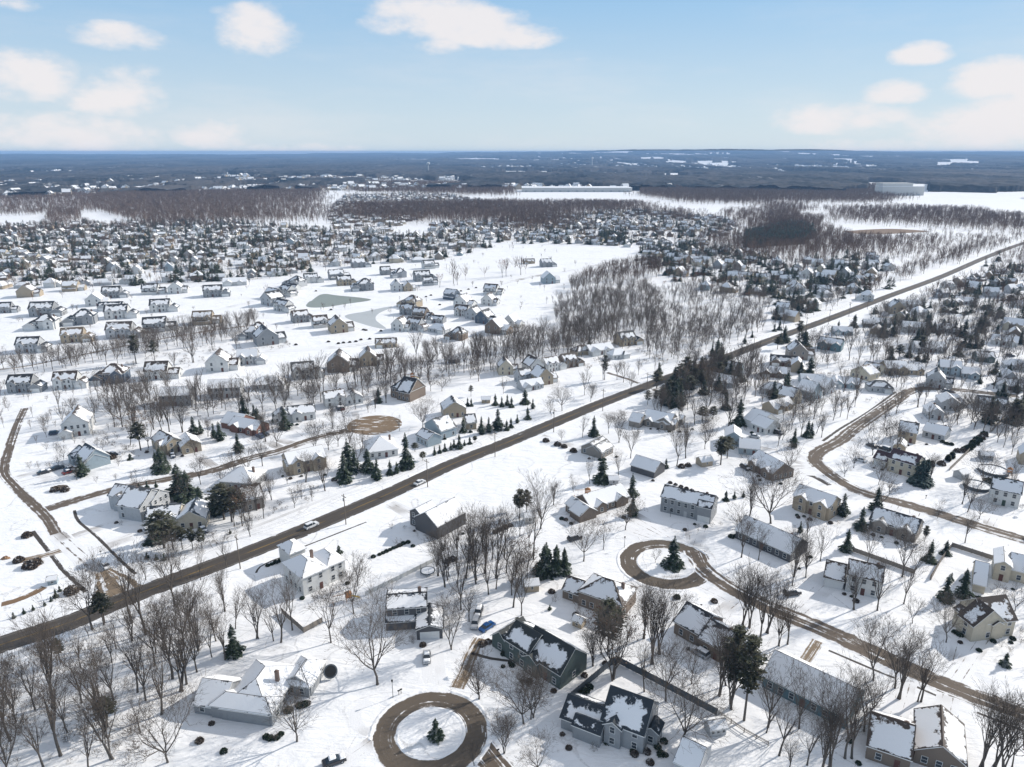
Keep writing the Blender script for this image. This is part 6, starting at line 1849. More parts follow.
spot = fbm(X / 75, Y / 800, 2, 31)
m_ *= (spot < (.84 - .24 * town)).astype(float)
for f in FG_:
    fa = np.array(f)
    bx = (X > fa[:, 0].min()) & (X < fa[:, 0].max()) & (Y > fa[:, 1].min()) & (Y < fa[:, 1].max())
    for i, j in zip(*np.nonzero(bx)):
        if in_poly(f, X[i, j] + WX[i, j], Y[i, j] + WY[i, j]): m_[i, j] = 0
for (a_, b_, r_) in [((518, 186), (545, 198), 0)]: pass
for poly in ([(868, 182), (928, 184), (928, 198), (868, 196)], [(505, 186), (596, 188), (596, 198), (505, 198)]):
    PGp = [gpx(*p) for p in poly]
    for i, j in zip(*np.nonzero((Y < 4500))):
        if in_poly(PGp, X[i, j], Y[i, j]): m_[i, j] = 0
Z = hill + m_ * (5 + 15 * np.clip(5200 / R2, .3, 1) * fbm(X / 26, Y / 55, 3, 41) + 16 * fbm(X / 260, Y / 900, 3, 47) * np.clip(R2 / 5000, .4, 1.5)) - (1 - m_) * .2 + 0.1
V = np.stack([X.ravel(), Y.ravel(), Z.ravel()], 1)
I = np.arange(na * nr).reshape(nr, na)
F = np.stack([I[:-1, :-1].ravel(), I[:-1, 1:].ravel(), I[1:, 1:].ravel(), I[1:, :-1].ravel()], 1)
mf = m_.ravel()[F].sum(1)
mi = np.where(mf > 0, 0, 1)
m, t = new_mat("far_forest")
P = pos(t)
c = t.mix(t.smooth(t.noise(t.mapping(P, (1, .35, 2)), 0.0022, 11.0, .88), .38, .62), (0.004, 0.010, 0.014), (0.10, 0.092, 0.088))
fl = t.smooth(t.noise(t.mapping(P, (1, .12, 1)), 0.009, 8.0, .85), .60, .65)
c = t.mix(t.m('MULTIPLY', fl, .5), c, (.55, .55, .56))
finish(t, c, .95, spec=0.05)
M['canopy'] = m
o = put('forest', mesh_np('forest', V, F[mi == 0], [m])); o['kind'] = 'stuff'; o['category'] = 'forest'; o['label'] = "dark blue-looking forest stretching over low hills to the horizon"
keep = (mi == 1)
structure('hills', mesh_np('hills', np.concatenate([V - [0, 0, .0]]), F[keep], [M['snow']]))

# towns within the forest: tiny pale roofs, one mass
lst = []
rn = random.Random(9)
tg = [(i, j) for i in range(0, nr, 1) for j in range(0, na, 1) if R2[i, j] < 8000 and m_[i, j] == 0 and town[i, j] > .3]
rn.shuffle(tg)
for (i, j) in tg[:1400]:
    lst.append((X[i, j], Y[i, j], rn.uniform(0, 3), C[rn.choice(['white', 'cream', 'tan', 'lgrey'])], R_['grey'], rn.randrange(NDES), rn.uniform(1.0, 2.2)))
if lst:
    o = merged_houses('town_houses', lst); o['kind'] = 'stuff'; o['category'] = 'houses'; o['label'] = "specks of town buildings in clearings of the far forest"
# ------------------------------------------------------------------ big far buildings and towers
def prism(mb, L, D, h, **k): mb.box(-L / 2, L / 2, 0, D, 0, h, **k)


def big_building(name, tl, xa, xb, y, depth, h, label, steps=()):
    a, b = np.array(G(tl, xa, y)), np.array(G(tl, xb, y)); L = float(np.linalg.norm(b - a)); mid = (a + b) / 2
    t = thing(name, 'building', (mid[0], mid[1], 0), math.atan2(b[1] - a[1], b[0] - a[0]), label)
    w_ = MB(); prism(w_, L, depth, h)
    for (f0, f1, hh) in steps: w_.box(-L / 2 + L * f0, -L / 2 + L * f1, 2, depth - 2, h, h + hh)
    put('wall', w_.build('wall', M['wall']), t, color=(.62, .60, .56))
    r = MB(); r.box(-L / 2 - .5, L / 2 + .5, -.5, depth + .5, h + max([0] + [s[2] for s in steps]) * 0 + .003, h + .8)
    put('roof', r.build('roof', M['snowcap']), t)
    n = max(4, int(L / 24))
    for i in range(n):
        d = MB(); xx = -L / 2 + L * (i + .5) / n; d.box(xx - 3, xx + 3, -.25, .05, 0, 4.5)
        put('dock_door', d.build('dock_door', M['metal']), t)


big_building('warehouse', 'h2', 40, 480, 248, 90, 12, "very long low white warehouse in a snowfield near the horizon")
big_building('factory', 'h3', 455, 622, 262, 45, 24, "big pale boxy building among far woods at the right", ((0, .72, 9),))


def tower(tl, x, y, h, label):
    X, Y = G(tl, x, y)
    t = thing('water_tower', 'tower', (X, Y, 0), 0, label)
    s = MB(); s.cyl(0, 0, 0, h * .75, 3, 2.2, 12); put('shaft', s.build('shaft', M['trim']), t)
    b = MB()
    n = 16; prof = [(2.2, h * .75), (7, h * .80), (9, h * .88), (7.5, h * .96), (3, h), (0.1, h * 1.005)]
    for (r0, z0), (r1, z1) in zip(prof, prof[1:]): b.cyl(0, 0, z0, z1, r0, r1, n, cap=False)
    put('tank', b.build('tank', M['trim']), t)


tower('h1', 690, 175, 62, "small white water tower poking above the far forest, left of centre")
tower('h2', 320, 150, 78, "faint pale water tower on the horizon, right of centre")

# ------------------------------------------------------------------ utility poles and wires along the main road
pa, pb = G('m1', 333, 545), G('m1', 665, 412)
stp = math.hypot(pb[0] - pa[0], pb[1] - pa[1])
T = np.gradient(MAINP, axis=0); T /= np.linalg.norm(T, axis=1)[:, None]
side = offset(MAINP, -7.0)
cum = np.concatenate([[0], np.cumsum(np.linalg.norm(np.diff(side, axis=0), axis=1))])
s0 = cum[np.argmin(np.linalg.norm(side - np.array(pa), axis=1))]
pm = MB(); pm.cyl(0, 0, -.3, 11, .17, .11, 8)
PM = pm.build('pole_shaft', M['pole'])
ca = MB(); ca.box(-1.2, 1.2, -.06, .06, 9.9, 10.05)
for q in (-1.1, -.4, .4, 1.1): ca.cyl(q, 0, 10.05, 10.3, .05, .05, 6)
CA = ca.build('crossarm', M['pole'])
tf = MB(); tf.cyl(.35, .0, 8.3, 9.3, .25, .25, 10); TF = tf.build('transformer', M['metal'])
POLES = []
k0 = -int(s0 // stp)
for k in range(k0, 14):
    s = s0 + k * stp
    if s > cum[-1] or s < 0: continue
    p = (np.interp(s, cum, side[:, 0]), np.interp(s, cum, side[:, 1]))
    i = int(np.argmin(np.abs(cum - s))); yaw = math.atan2(T[i][1], T[i][0])
    u, v = to_px(*p)
    POLES.append((p, yaw))
    if not (-10 < u < 1034 and v < 780): continue
    t = thing('utility_pole', 'utility pole', (p[0], p[1], 0), yaw + math.pi / 2, group='utility poles along the main road')
    put('shaft', PM, t); put('crossarm', CA, t)
    if k % 3 == 0: put('transformer', TF, t)
    NAMED.append((t, 'utility pole', 'wooden utility pole', 'the line of poles along the main road', p[0], p[1]))
segs = []
for (p, ya), (q, yb) in zip(POLES, POLES[1:]):
    for off_ in (-1.1, .4, 1.1):
        A = (p[0] - math.sin(ya) * off_, p[1] + math.cos(ya) * off_); B = (q[0] - math.sin(yb) * off_, q[1] + math.cos(yb) * off_)
        pr = None
        for j in range(9):
            f = j / 8; z = 10.3 - 1.1 * 4 * f * (1 - f)
            c_ = (A[0] + (B[0] - A[0]) * f, A[1] + (B[1] - A[1]) * f, z)
            if pr: segs.append((*pr, *c_, .018, .018))
            pr = c_
Vw, Fw = frusta(segs, 3)
o = put('power_line', mesh_np('power_line', Vw, Fw, [M['wire']])); o['category'] = 'wires'; o['label'] = "thin sagging wires strung along the poles by the main road"

# ------------------------------------------------------------------ cars
def car_meshes(suv=False):
    L, W, Hh = (4.7, 1.88, 1.72) if suv else (4.6, 1.82, 1.45)
    b = MB(); z0, zb = .32, .95
    if suv: prof = [(-L / 2, .45), (-L / 2, .95), (-L / 2 + .15, 1.02), (-L / 2 + 1.15, 1.08), (L / 2 - .1, 1.02), (L / 2, .9), (L / 2, .45)]
    else: prof = [(-L / 2, .42), (-L / 2 + .02, .72), (-L / 2 + .2, .86), (-L / 2 + 1.2, .95), (L / 2 - .8, .97), (L / 2 - .1, .88), (L / 2, .5)]
    top = [(x, z) for x, z in prof]
    for (xa, za), (xb, zb_) in zip(top, top[1:]):
        b.poly([(xa, -W / 2 + .06, za), (xa, W / 2 - .06, za), (xb, W / 2 - .06, zb_), (xb, -W / 2 + .06, zb_)][::-1])
    for s in (-1, 1):
        y = s * (W / 2)
        pts = [(x, y, z) for x, z in top] + [(L / 2, y, .3), (-L / 2, y, .3)]
        b.poly(pts if s < 0 else pts[::-1])
    b.poly([(-L / 2, -W / 2, .3), (L / 2, -W / 2, .3), (L / 2, W / 2, .3), (-L / 2, W / 2, .3)][::-1])
    # cabin: front of the car is -x
    x0, x1, x2, x3 = (-L / 2 + 1.15, -L / 2 + 1.75, L / 2 - .45, L / 2 - .12) if suv else (-L / 2 + 1.2, -L / 2 + 1.95, L / 2 - 1.35, L / 2 - .7)
    zb = 1.0; zt = Hh; w0, w1 = W / 2 - .07, W / 2 - .28
    g = MB()
    A = [(x0, -w0, zb), (x3, -w0, zb), (x3, w0, zb), (x0, w0, zb)]; Bt = [(x1, -w1, zt), (x2, -w1, zt), (x2, w1, zt), (x1, w1, zt)]
    for i in range(4):
        j = (i + 1) % 4; g.poly([A[i], A[j], Bt[j], Bt[i]])
    r = MB(); r.box(x1 - .05, x2 + .05, -w1 - .03, w1 + .03, zt, zt + .05)
    for xm in ((x0 + x1) / 2 + .9, ):
        for s in (-1, 1): r.box(xm - .06, xm + .06, s * (w0 - .06) - .04, s * (w0 - .06) + .04, zb, zt)
    wh = MB(); Mx = Matrix.Rotation(math.pi / 2, 4, 'X'); wh.cyl(0, 0, -.11, .11, .34, .34, 14, M=Mx)
    rim = MB(); rim.cyl(0, 0, -.125, .125, .19, .19, 10, M=Mx)
    hl = MB(); hl.box(-.03, .05, -.16, .16, -.07, .07)
    return dict(body=b.build('body', M['paint']), glass=g.build('window_glass', M['glass']), roof=r.build('roof', M['paint']), wheel=wh.build('wheel', M['black']), rim=rim.build('rim', M['metal']),
                lamp=hl.build('headlight', M['trim']), L=L, W=W, cap=(x1, x2, w1, zt))


mp, tp = new_mat('car_paint')
finish(tp, tint_node(tp, 'obj'), .28, spec=.6)
M['paint'] = mp
CARS = {False: car_meshes(False), True: car_meshes(True)}
def snow_cap(L, W, h=.14):
    m_ = MB(); n = 6
    V = []
    for i in range(n + 1):
        for j in range(n + 1):
            x, y = -L / 2 + L * i / n, -W / 2 + W * j / n
            e = 0 if i in (0, n) or j in (0, n) else 1
            V.append((x, y, e * h * (.8 + .4 * ((i * 7 + j * 13) % 5) / 5)))
    for i in range(n):
        for j in range(n):
            k = i * (n + 1) + j; m_.poly([V[k], V[k + n + 1], V[k + n + 2], V[k + 1]])
    return m_.build('snow_cover', M['snowcap'])


CAPM = snow_cap(1, 1, .16)


def car(tile, x, y, ang, col, label, suv=False, snow=False, toward=None):
    X, Y = G(tile, x, y)
    if toward:
        tx, ty = G(tile, *toward); ang = math.degrees(math.atan2(ty - Y, tx - X)) + 180
    d = CARS[suv]
    t = thing('suv' if suv else 'car', 'car', (X, Y, .03), math.radians(ang), label, 'cars in the streets and driveways')
    put('body', d['body'], t, color=col); put('window_glass', d['glass'], t); rf = put('roof', d['roof'], t, color=col)
    for sx in (-1, 1):
        for sy in (-1, 1):
            w_ = put('wheel', d['wheel'], t, (sx * d['L'] * .31, sy * (d['W'] / 2 - .08), .34)); put('rim', d['rim'], w_)
    for sy in (-1, 1): put('headlight', d['lamp'], t, (-d['L'] / 2, sy * .6, .72))
    if snow:
        x1, x2, w1, zt = d['cap']
        put('snow_cover', CAPM, rf, ((x1 + x2) / 2, 0, zt + .05), sc=(x2 - x1 + .1, 2 * w1 + .1, 1))
        put('snow_cover', CAPM, rf, (-d['L'] / 2 + .65, 0, 1.0), sc=(1.1, 1.6, 1))
    return t


WHT, SIL, BLK, BLU, RED = (.75, .75, .75), (.42, .43, .45), (.03, .03, .035), (.01, .09, .28), (.22, .035, .03)
car('m1', 213, 564, 0, WHT, "white car driving the main road at lower left, between two poles", True, toward=(330, 512))
car('m1', 628, 398, 0, WHT, "white car driving further up the main road, beside a pole", toward=(740, 345))
car('c1', 685, 318, 0, BLU, "bright blue car parked left of the green clapboard house", toward=(712, 300))
car('c1', 630, 303, 82, SIL, "silver suv parked between the blue car and the black truck-like suv", True)
car('c1', 645, 250, 82, BLK, "black snow-topped suv parked at the top of the driveway", True, True)
car('c1', 404, 460, 96, SIL, "silver car alone in the yard below the split-level house", False, True)
car('m0', 405, 717, 0, WHT, "white car on the farm lane near the main road", toward=(380, 690))
car('m0', 170, 358, 0, BLK, "snow-topped dark car, left one below the grey-blue house", False, True, toward=(200, 350))
car('m0', 222, 342, 0, BLK, "black car, right one below the grey-blue house", toward=(250, 335))
car('m0', 435, 288, 0, BLK, "dark car half under snow beside the grey-blue house's gable", False, True, toward=(410, 275))
car('m3', 398, 256, 0, BLK, "black car in the driveway above the bend, beside the beige gabled house", toward=(380, 250))
car('m3', 447, 268, 0, BLK, "dark suv parked right beside the beige gabled house garage", True, True, toward=(430, 262))
car('m3', 355, 311, 0, WHT, "white car in the driveway of the cream colonial", False, True, toward=(335, 305))
car('m3', 440, 36, 0, RED, "dark red car parked alone above the curving street", True, False, toward=(410, 33))
car('b2', 697, 350, 0, SIL, "silver car tucked against the brown two-gabled house", True, True, toward=(680, 340))
car('b1', 290, 752, 0, BLK, "dark car partly in snow on the west driveway at the bottom edge", False, True, toward=(330, 738))
car('b3', 680, 605, 0, SIL, "snow-covered silver car behind the corner house at bottom right", True, True, toward=(690, 570))
car('b3', 88, 128, 0, BLK, "dark suv with snowy roof by the east circle street", True, True, toward=(110, 125))
car('e8', 608, 572, 0, BLK, "dark car just below the curving street at upper right", False, False, toward=(640, 572))
car('m2', 240, 612, 0, BLK, "dark car parked below the long low house with red end wall", True, True, toward=(280, 600))
car('e8', 945, 370, 0, BLK, "black suv in a side driveway at far right", True, False, toward=(970, 372))
car('e3', 160, 440, 0, BLK, "dark suv in front of the brown house by the side lane", True, True, toward=(185, 455))
car('e3', 370, 215, 0, BLK, "dark snow-topped car parked in front of the white L-shaped house", True, True, toward=(400, 225))
car('e3', 220, 240, 0, SIL, "grey car between the small blue house and the white L-shaped house", False, True, toward=(250, 245))
car('m3', 680, 45, 0, SIL, "silver car parked at the far end of the curving street", False, True, toward=(710, 45))
car('e1', 745, 410, 0, BLK, "black car under the eaves of the long house east of the circle", True, True, toward=(770, 418))

rng = random.Random(77)
for (p_, an_) in CARSPOTS[::2][:14]:
    if math.hypot(*p_) > 400: continue
    cc, nm_ = rng.choice([(BLK, 'black'), (SIL, 'silver'), (WHT, 'white'), (RED, 'dark red'), ((.05, .07, .12), 'navy')])
    TILES['w'] = (0, 0, 1.0); u_, v_ = to_px(*p_)
    c_ = car('w', u_, v_, math.degrees(an_) + rng.choice((0, 180)), cc, '', rng.random() < .5, rng.random() < .6)
    NAMED.append((c_, 'car', nm_ + ' car on a driveway', None, p_[0], p_[1]))

# ------------------------------------------------------------------ fences, pools, sheds, play gear
def fence(name, tile_pts, h, mat, label, z=0.0, post=2.4, thick=.06, rails=False):
    P = lin(tile_pts)
    t = thing(name, 'fence', (P[0][0], P[0][1], 0), 0, label)
    o0 = P[0]; n_ = 0
    pm_ = MB(); pm_.box(-.07, .07, -.07, .07, -.2, h + .12); pmm = pm_.build('post', M[mat])
    for a, b in zip(P, P[1:]):
        L = math.hypot(b[0] - a[0], b[1] - a[1]); yaw = math.atan2(b[1] - a[1], b[0] - a[0])
        pn = MB()
        if rails:
            for z_ in (.35, .75, h - .1): pn.box(.07, L - .07, -.03, .03, z_, z_ + .12)
        else: pn.box(0, L, -thick / 2, thick / 2, .05, h)
        put('panel' if not rails else 'rail', pn.build('panel', M[mat]), t, (a[0] - o0[0], a[1] - o0[1], 0), (0, 0, yaw))
        k = int(L / post)
        for i in range(k + 1):
            if n_ > 95: break
            n_ += 1
            s = i * L / max(1, k)
            put('post', pmm, t, (a[0] - o0[0] + math.cos(yaw) * s, a[1] - o0[1] + math.sin(yaw) * s, 0), (0, 0, yaw))


fence('privacy_fence', [('c3', 120, 335), ('c3', 340, 150), ('c3', 378, 128), ('c3', 665, 278), ('c3', 950, 432)], 1.9, 'fence', "dark blue-grey solid privacy fence around the slate blue-roofed house's yard")
fence('yard_fence', [('c4', 112, 478), ('c4', 225, 578), ('c4', 320, 525)], 1.6, 'fence_grey', "grey board fence below the white hip-roofed house's yard")
fence('yard_fence', [('c4', 540, 388), ('c4', 720, 300), ('c4', 890, 215)], 1.3, 'fence_white', "long white fence crossing the open yard above the split-level house")
fence('yard_fence', [('m3', 705, 640), ('m3', 860, 690)], 1.5, 'fence_grey', "brown picket fence below the lower right street")
fence('yard_fence', [('m3', 625, 767), ('m3', 660, 700), ('m3', 705, 640)], 1.5, 'fence_grey', "brown board fence running down from the picket fence")
fence('yard_fence', [('e4', 558, 440), ('e4', 680, 322)], 1.5, 'fence_grey', "grey fence leading up to the dark hedge row")
fence('yard_fence', [('e4', 815, 205), ('e4', 905, 105)], 1.5, 'fence_grey', "grey fence beyond the dark hedge row at upper right")
fence('yard_fence', [('m3', 315, 655), ('m3', 440, 700), ('m3', 560, 745)], 1.5, 'fence_grey', "weathered fence below the taupe ranch between spruces")
fence('chain_link_fence', [('c3', 950, 434), ('c3', 1020, 395)], 1.2, 'metal', "short thin fence at the privacy fence's right end", rails=True)
fence('rail_fence', [('b2', 765, 575), ('b2', 860, 640), ('b2', 949, 690)], 1.1, 'fence_grey', "low rail fence right of the small shed", rails=True)
fence('yard_fence', [('e2', 500, 110), ('e2', 560, 10)], 1.5, 'fence_grey', "fence behind the twin blue spruces")


def shed(tile, x, y, L, D, h, yaw, wall, label, wincount=2):
    X, Y = G(tile, x, y)
    des = house_design([(0, 0, 0, L, D, h, 'gx', 'N')], 0, False, 5)
    t = place_house(des, X, Y, math.radians(yaw), C[wall], R_['grey'], 'full', 'shed', 0)
    for i in range(wincount):
        w_ = put('window', WIN, t, (-L / 2 + L * (i + .5) / wincount, 0, h * .6), sc=(.6, 1, .6)); put('pane', PANE, w_)
    t['category'] = 'shed'; t['label'] = label


shed('c3', 955, 548, 3.6, 2.8, 2.1, 12, 'lgrey', "small white shed with snowy roof outside the privacy fence's corner", 3)
shed('b2', 75, 120, 3.8, 3.2, 2.3, 10, 'tan', "tan shed with snowy roof by the tall dark grove", 1)
shed('e4', 790, 375, 4.5, 3, 2.1, -12, 'grey', "grey shed with snowy lid above the round pools")
shed('e4', 655, 495, 4, 3.5, 2.3, 25, 'lgrey', "pale little shed left of the lower round pool", 1)
shed('m2', 68, 550, 3.2, 3, 2.2, 10, 'white', "small white shed beside the pines left of the long low house", 1)
shed('m2', 390, 402, 3.4, 3, 2.0, 5, 'lgrey', "pale shed behind the long low house with red end wall", 1)
shed('e7', 805, 405, 4, 3, 2.0, 0, 'tan', "little tan shed among evergreens above the main road", 1)
shed('m2', 748, 332, 5, 4, 2.3, 20, 'tan', "round-shouldered tan shed left of the pine clump", 1)
shed('b2', 240, 250, 2.6, 2.4, 1.8, -35, 'tan', "tiny tan shed below the brown hip-roofed house", 1)
shed('e7', 590, 150, 5, 4, 2.6, -15, 'dark', "little dark-roofed shed on its own beside the tree belt", 1)
shed('b0', 195, 92, 2.2, 2, 1.6, 20, 'lblue', "little playhouse by the dead grass strip, bottom left", 1)


def pool(tile, x, y, r, label):
    X, Y = G(tile, x, y)
    t = thing('round_pool', 'pool', (X, Y, 0), 0, label)
    w_ = MB(); w_.cyl(0, 0, 0, 1.2, r, r, 40, cap=False); w_.cyl(0, 0, 0, 1.2, r - .1, r - .1, 40, cap=False)
    put('wall', w_.build('wall', M['fence']), t)
    rim = MB()
    for i in range(40):
        a, b = 2 * math.pi * i / 40, 2 * math.pi * (i + 1) / 40
        rim.poly([(rr * math.cos(q), rr * math.sin(q), 1.21) for rr, q in ((r - .2, a), (r + .1, a), (r + .1, b), (r - .2, b))])
    put('rim', rim.build('rim', M['metal']), t)
    c_ = MB(); c_.cyl(0, 0, .8, .95, r - .1, r - .1, 40); put('snow_cover', c_.build('snow_cover', M['snowcap']), t)


pool('e4', 830, 450, 5.0, "upper round above-ground pool filled with snow, in the right-hand yard")
pool('e4', 728, 545, 4.3, "lower round above-ground pool filled with snow, beside the pale little shed")


def trampoline(tile, x, y, r, label, tilt=0.0):
    X, Y = G(tile, x, y)
    t = thing('trampoline', 'trampoline', (X, Y, 0 if not tilt else r * math.sin(tilt)), .5, label)
    t.rotation_euler = (tilt, 0, .5)
    f = MB()
    for i in range(28):
        a, b = 2 * math.pi * i / 28, 2 * math.pi * (i + 1) / 28
        f.poly([(rr * math.cos(q), rr * math.sin(q), .85) for rr, q in ((r - .3, a), (r, a), (r, b), (r - .3, b))])
        f.poly([(r * math.cos(a), r * math.sin(a), .75), (r * math.cos(b), r * math.sin(b), .75), (r * math.cos(b), r * math.sin(b), .85), (r * math.cos(a), r * math.sin(a), .85)])
    put('frame', f.build('frame', M['fence']), t)
    mt = MB(); mt.cyl(0, 0, .78, .84, r - .3, r - .3, 28); put('mat', mt.build('mat', M['snowcap'] if not tilt else M['black']), t)
    for i in range(6):
        a = i * math.pi / 3; l = MB(); l.cyl((r - .1) * math.cos(a), (r - .1) * math.sin(a), 0, .76, .04, .04, 6)
        put('leg', l.build('leg', M['metal']), t)
        if not tilt:
            p_ = MB(); p_.cyl((r) * math.cos(a + .3), (r) * math.sin(a + .3), .8, 2.5, .035, .035, 6); put('net_pole', p_.build('net_pole', M['black']), t)


trampoline('c1', 408, 60, 2.2, "snow-filled trampoline with net poles above the split-level house")
trampoline('z1', 855, 205, 1.6, "dark round trampoline tipped on edge right of the sprawling grey ranch house", 1.0)


def lamp(tile, x, y, label, h=3.4):
    X, Y = G(tile, x, y)
    t = thing('lamp_post', 'lamp post', (X, Y, 0), 0, label)
    p_ = MB(); p_.cyl(0, 0, -.1, h, .07, .05, 8); put('post', p_.build('post', M['black']), t)
    l = MB(); l.cyl(0, 0, h, h + .45, .16, .22, 8); l.cyl(0, 0, h + .45, h + .6, .26, .05, 8); put('lantern', l.build('lantern', M['black']), t)


lamp('b1', 508, 510, "black lamp post beside the upper rim of the south circle", 4.2)
lamp('m2', 431, 645, "black lamp post left of the east circle", 3.5)
lamp('m1', 457, 122, "thin lamp post behind the brown circle", 5)
lamp('e1', 172, 210, "short lamp post before the grey colonial", 2.2)


def mailbox(tile, x, y, label):
    X, Y = G(tile, x, y)
    t = thing('mailbox', 'mailbox', (X, Y, 0), .4, label)
    p_ = MB(); p_.box(-.06, .06, -.06, .06, -.1, 1.05); put('post', p_.build('post', M['pole']), t)
    b = MB(); b.box(-.28, .28, -.12, .12, 1.06, 1.2)
    for i in range(6):
        a, c_ = math.pi * i / 6, math.pi * (i + 1) / 6
        b.poly([(-.28, .12 * math.cos(a), 1.2 + .12 * math.sin(a)), (-.28, .12 * math.cos(c_), 1.2 + .12 * math.sin(c_)), (.28, .12 * math.cos(c_), 1.2 + .12 * math.sin(c_)), (.28, .12 * math.cos(a), 1.2 + .12 * math.sin(a))])
    put('box', b.build('box', M['black']), t)


for (tl, x, y, lb) in [('b1', 530, 500, "black mailbox on a post, left one of the pair by the south circle"), ('b1', 538, 495, "black mailbox on a post, right one of the pair by the south circle"),
                       ('b1', 897, 720, "mailbox at the right-hand snow bank of the south circle"), ('m0', 388, 670, "mailbox beside the farm lane"), ('m0', 460, 685, "mailbox at the kerbside path's lower bend"),
                       ('b2', 700, 180, "mailbox near the trodden lane by the brown two-gabled house"), ('m3', 605, 455, "mailbox beside the curving street above its lower run")]:
    mailbox(tl, x, y, lb)


def playset(tile, x, y, label, yaw=.4, s=1.0):
    X, Y = G(tile, x, y)
    t = thing('playset', 'playset', (X, Y, 0), yaw, label); t.scale = (s, s, s)
    for sx in (-1, 1):
        for sy in (-1, 1):
            l = MB(); l.box(sx * .7 - .06, sx * .7 + .06, sy * .7 - .06, sy * .7 + .06, 0, 2.3); put('leg', l.build('leg', M['wood']), t)
    d = MB(); d.box(-.8, .8, -.8, .8, 1.2, 1.32); put('deck', d.build('deck', M['wood']), t)
    r = MB(); r.poly([(-.9, -.9, 2.3), (.9, -.9, 2.3), (0, 0, 3.1)]); r.poly([(.9, -.9, 2.3), (.9, .9, 2.3), (0, 0, 3.1)]); r.poly([(.9, .9, 2.3), (-.9, .9, 2.3), (0, 0, 3.1)]); r.poly([(-.9, .9, 2.3), (-.9, -.9, 2.3), (0, 0, 3.1)])
    put('roof', r.build('roof', M['wood']), t)
    sl = MB(); sl.poly([(.8, -.3, 1.3), (3.0, -.3, .2), (3.0, .3, .2), (.8, .3, 1.3)]); sl.poly([(.8, -.33, 1.45), (3.0, -.33, .35), (3.0, -.33, .2), (.8, -.33, 1.3)]); sl.poly([(.8, .33, 1.3), (3.0, .33, .2), (3.0, .33, .35), (.8, .33, 1.45)])
    put('slide', sl.build('slide', M['canvas']), t)
    b = MB(); b.box(-4.2, -.8, -.06, .06, 2.2, 2.32); b.box(-4.26, -4.14, -.9, .9, 0, .1)
    for s_ in (-1, 1): b.poly([(-4.2, s_ * .9 - .05, 0), (-4.2, s_ * .9 + .05, 0), (-4.2, .05, 2.25), (-4.2, -.05, 2.25)])
    put('swing_beam', b.build('swing_beam', M['wood']), t)
    for xx in (-3.2, -2.0):
        w_ = MB(); w_.box(xx - .25, xx + .25, -.1, .1, .5, .54)
        for q in (-.22, .22): w_.box(xx + q - .012, xx + q + .012, -.012, .012, .54, 2.2)
        put('swing', w_.build('swing', M['black']), t)


playset('c4', 455, 412, "orange wooden playset behind the bare trees right of the white hip-roofed house")
playset('e7', 335, 250, "pinkish timber playset above the large brown stone house", .2, 1.2)
playset('e4', 930, 465, "dark swing frame right of the upper round pool", .8)
playset('m2', 290, 445, "swing set behind the long low house with red end wall", .1, 1.1)


def dirt_heap(tile, x, y, R, h, label, mat='leaf_brown', sq=.6, yaw=0.3):
    X, Y = G(tile, x, y); rn_ = np.random.RandomState(int(x))
    R *= .7; h *= .6; n, k = 22, 5; V = [(0, 0, h)]; F4 = []
    for j in range(1, k + 1):
        for i in range(n):
            a = 2 * math.pi * i / n; r = R * j / k * (1 + .12 * rn_.randn() * (j < k + 1)); z = h * (math.cos(math.pi * j / k) * .5 + .5) * (1 + .15 * rn_.randn()) - .02 * j
            V.append((r * math.cos(a), r * math.sin(a) * sq, z))
    mb = MB()
    for i in range(n): mb.poly([V[0], V[1 + i], V[1 + (i + 1) % n]])
    for j in range(k - 1):
        for i in range(n):
            a, b = 1 + j * n + i, 1 + j * n + (i + 1) % n; mb.poly([V[a], V[a + n], V[b + n], V[b]])
    o = put('dirt_pile', mb.build('dirt_pile', M[mat], smooth=False), None, (X, Y, 0), (0, 0, yaw)); o['category'] = 'pile'; o['label'] = label


dirt_heap('m0', 105, 592, 2.6, 1.3, "orange-brown heap of brush above the muddy driveway", 'dirt')
dirt_heap('c6', 150, 430, 3.4, 1.8, "brown mound topped with snow beside the muddy driveway", 'dirt')
dirt_heap('b0', 125, 22, 3.2, 1.5, "russet brush pile at the left edge above the dead grass strip", 'dirt')
dirt_heap('c6', 25, 400, 2.5, 1.4, "snowy heap with dark rubble at the left edge", 'dirt')
dirt_heap('e6', 480, 490, 1.5, .5, "snow lump behind the cream house", 'snowcap')
dirt_heap('c5', 745, 200, 4.0, 1.5, "left heap of plowed snow right of the plain white house", 'snowcap')
dirt_heap('c5', 790, 260, 4.5, 1.9, "right heap of plowed snow right of the plain white house", 'snowcap')
dirt_heap('b1', 712, 440, 2.2, .8, "snow-covered rock pile beside the north-west driveway", 'snowcap')
dirt_heap('e4', 970, 735, 2.2, .9, "snow-covered heap at the right edge of the lower right street", 'snowcap')
dirt_heap('m0', 225, 410, 5, .9, "tangle of cut brush under snow below the grey-blue house", 'twig')

# stone piles / construction stakes: round hay-like dots along the estate street are shrubs and mounds
for i, (x, y) in enumerate([(265, 560), (290, 448), (330, 455), (350, 452), (375, 450), (400, 447), (420, 440), (455, 437), (160, 460), (240, 245), (680, 268), (700, 262), (735, 300), (760, 255), (820, 245), (850, 238), (880, 232), (300, 320), (430, 400), (440, 402), (500, 405)]):
    X_, Y_ = G('u1', x, y)
    o = put('shrub', BUSH[('brown', i % 2)], None, (X_, Y_, -.05), (0, 0, i), (1.1, 1.1, 1.1)); o['category'] = 'shrub'; o['group'] = 'shrubs in the snow'
    NAMED.append((o, 'shrub', 'dry brown shrub', None, X_, Y_))

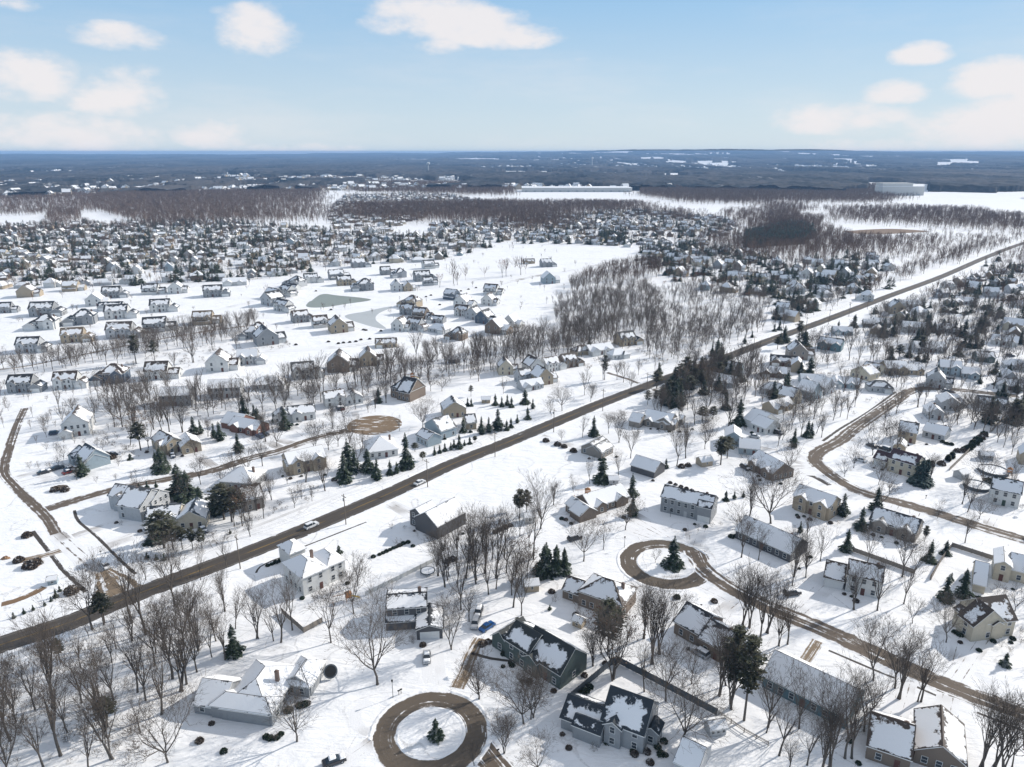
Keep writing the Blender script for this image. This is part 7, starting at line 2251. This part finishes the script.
# ------------------------------------------------------------------ haze
hz = MB(); hz.box(-23500, 23500, -2500, 23500, -70, 131)
m, t = new_mat('haze')
pv = t.n('ShaderNodeVolumePrincipled')
pv.inputs['Color'].default_value = (0.37, 0.62, 1.0, 1)
pv.inputs['Density'].default_value = 0.000085
pv.inputs['Anisotropy'].default_value = 0.0
ho = t.n('ShaderNodeOutputMaterial'); t.nt.links.new(pv.outputs[0], ho.inputs['Volume'])
ho_ = put('haze', hz.build('haze', m)); ho_['kind'] = 'stuff'; ho_['label'] = "thin bluish haze over the whole snowy plain"
ho_['category'] = 'haze'

# ------------------------------------------------------------------ labels for everything placed by list: by look, then by what stands nearest
ORD = ['', 'second', 'third', 'fourth', 'fifth', 'sixth', 'seventh', 'eighth', 'ninth', 'tenth', 'eleventh', 'twelfth', 'thirteenth', 'fourteenth', 'fifteenth', 'sixteenth', 'seventeenth',
       'eighteenth', 'nineteenth', 'twentieth']
def ordinal(i):
    if i < 20: return ORD[i]
    n = i + 1; suf = 'th' if 10 <= n % 100 <= 20 else {1: 'st', 2: 'nd', 3: 'rd'}.get(n % 10, 'th')
    return '%d%s' % (n, suf)


by = {}
for (o, kd, look, cluster, X, Y) in NAMED:
    u, v = to_px(X, Y)
    if cluster:
        by.setdefault(('c', look, cluster), []).append((u, v, o)); continue
    best = min(LANDMARKS, key=lambda q: (q[1] - X) ** 2 + (q[2] - Y) ** 2)
    lu, lv = to_px(best[1], best[2])
    du, dv = u - lu, (v - lv)
    if abs(du) > abs(dv): rel = 'right of' if du > 0 else 'left of'
    else: rel = 'in front of' if dv > 0 else 'behind'
    by.setdefault(('l', look, best[0], rel), []).append((math.hypot(du, dv), 0, o))
for key, lst_ in by.items():
    lst_.sort(key=lambda q: q[0])
    for i, (_, _, o) in enumerate(lst_):
        if key[0] == 'c':
            lab = '%s in %s' % (key[1], key[2]) if len(lst_) == 1 else ('leftmost %s in %s' % (key[1], key[2]) if i == 0 else '%s %s from left in %s' % (ordinal(i), key[1], key[2]))
        else:
            cl = '' if len(lst_) == 1 else ('nearest ' if i == 0 else ordinal(i) + ' nearest ')
            lab = '%s%s %s the %s' % (cl, key[1], key[3], key[2])
            if len(lab.split()) > 16: lab = lab.replace(' bare tree', ' tree').replace('broad spreading', 'spreading').replace('tall upright', 'upright')
        o['label'] = lab
print('objects', len(COL.objects))
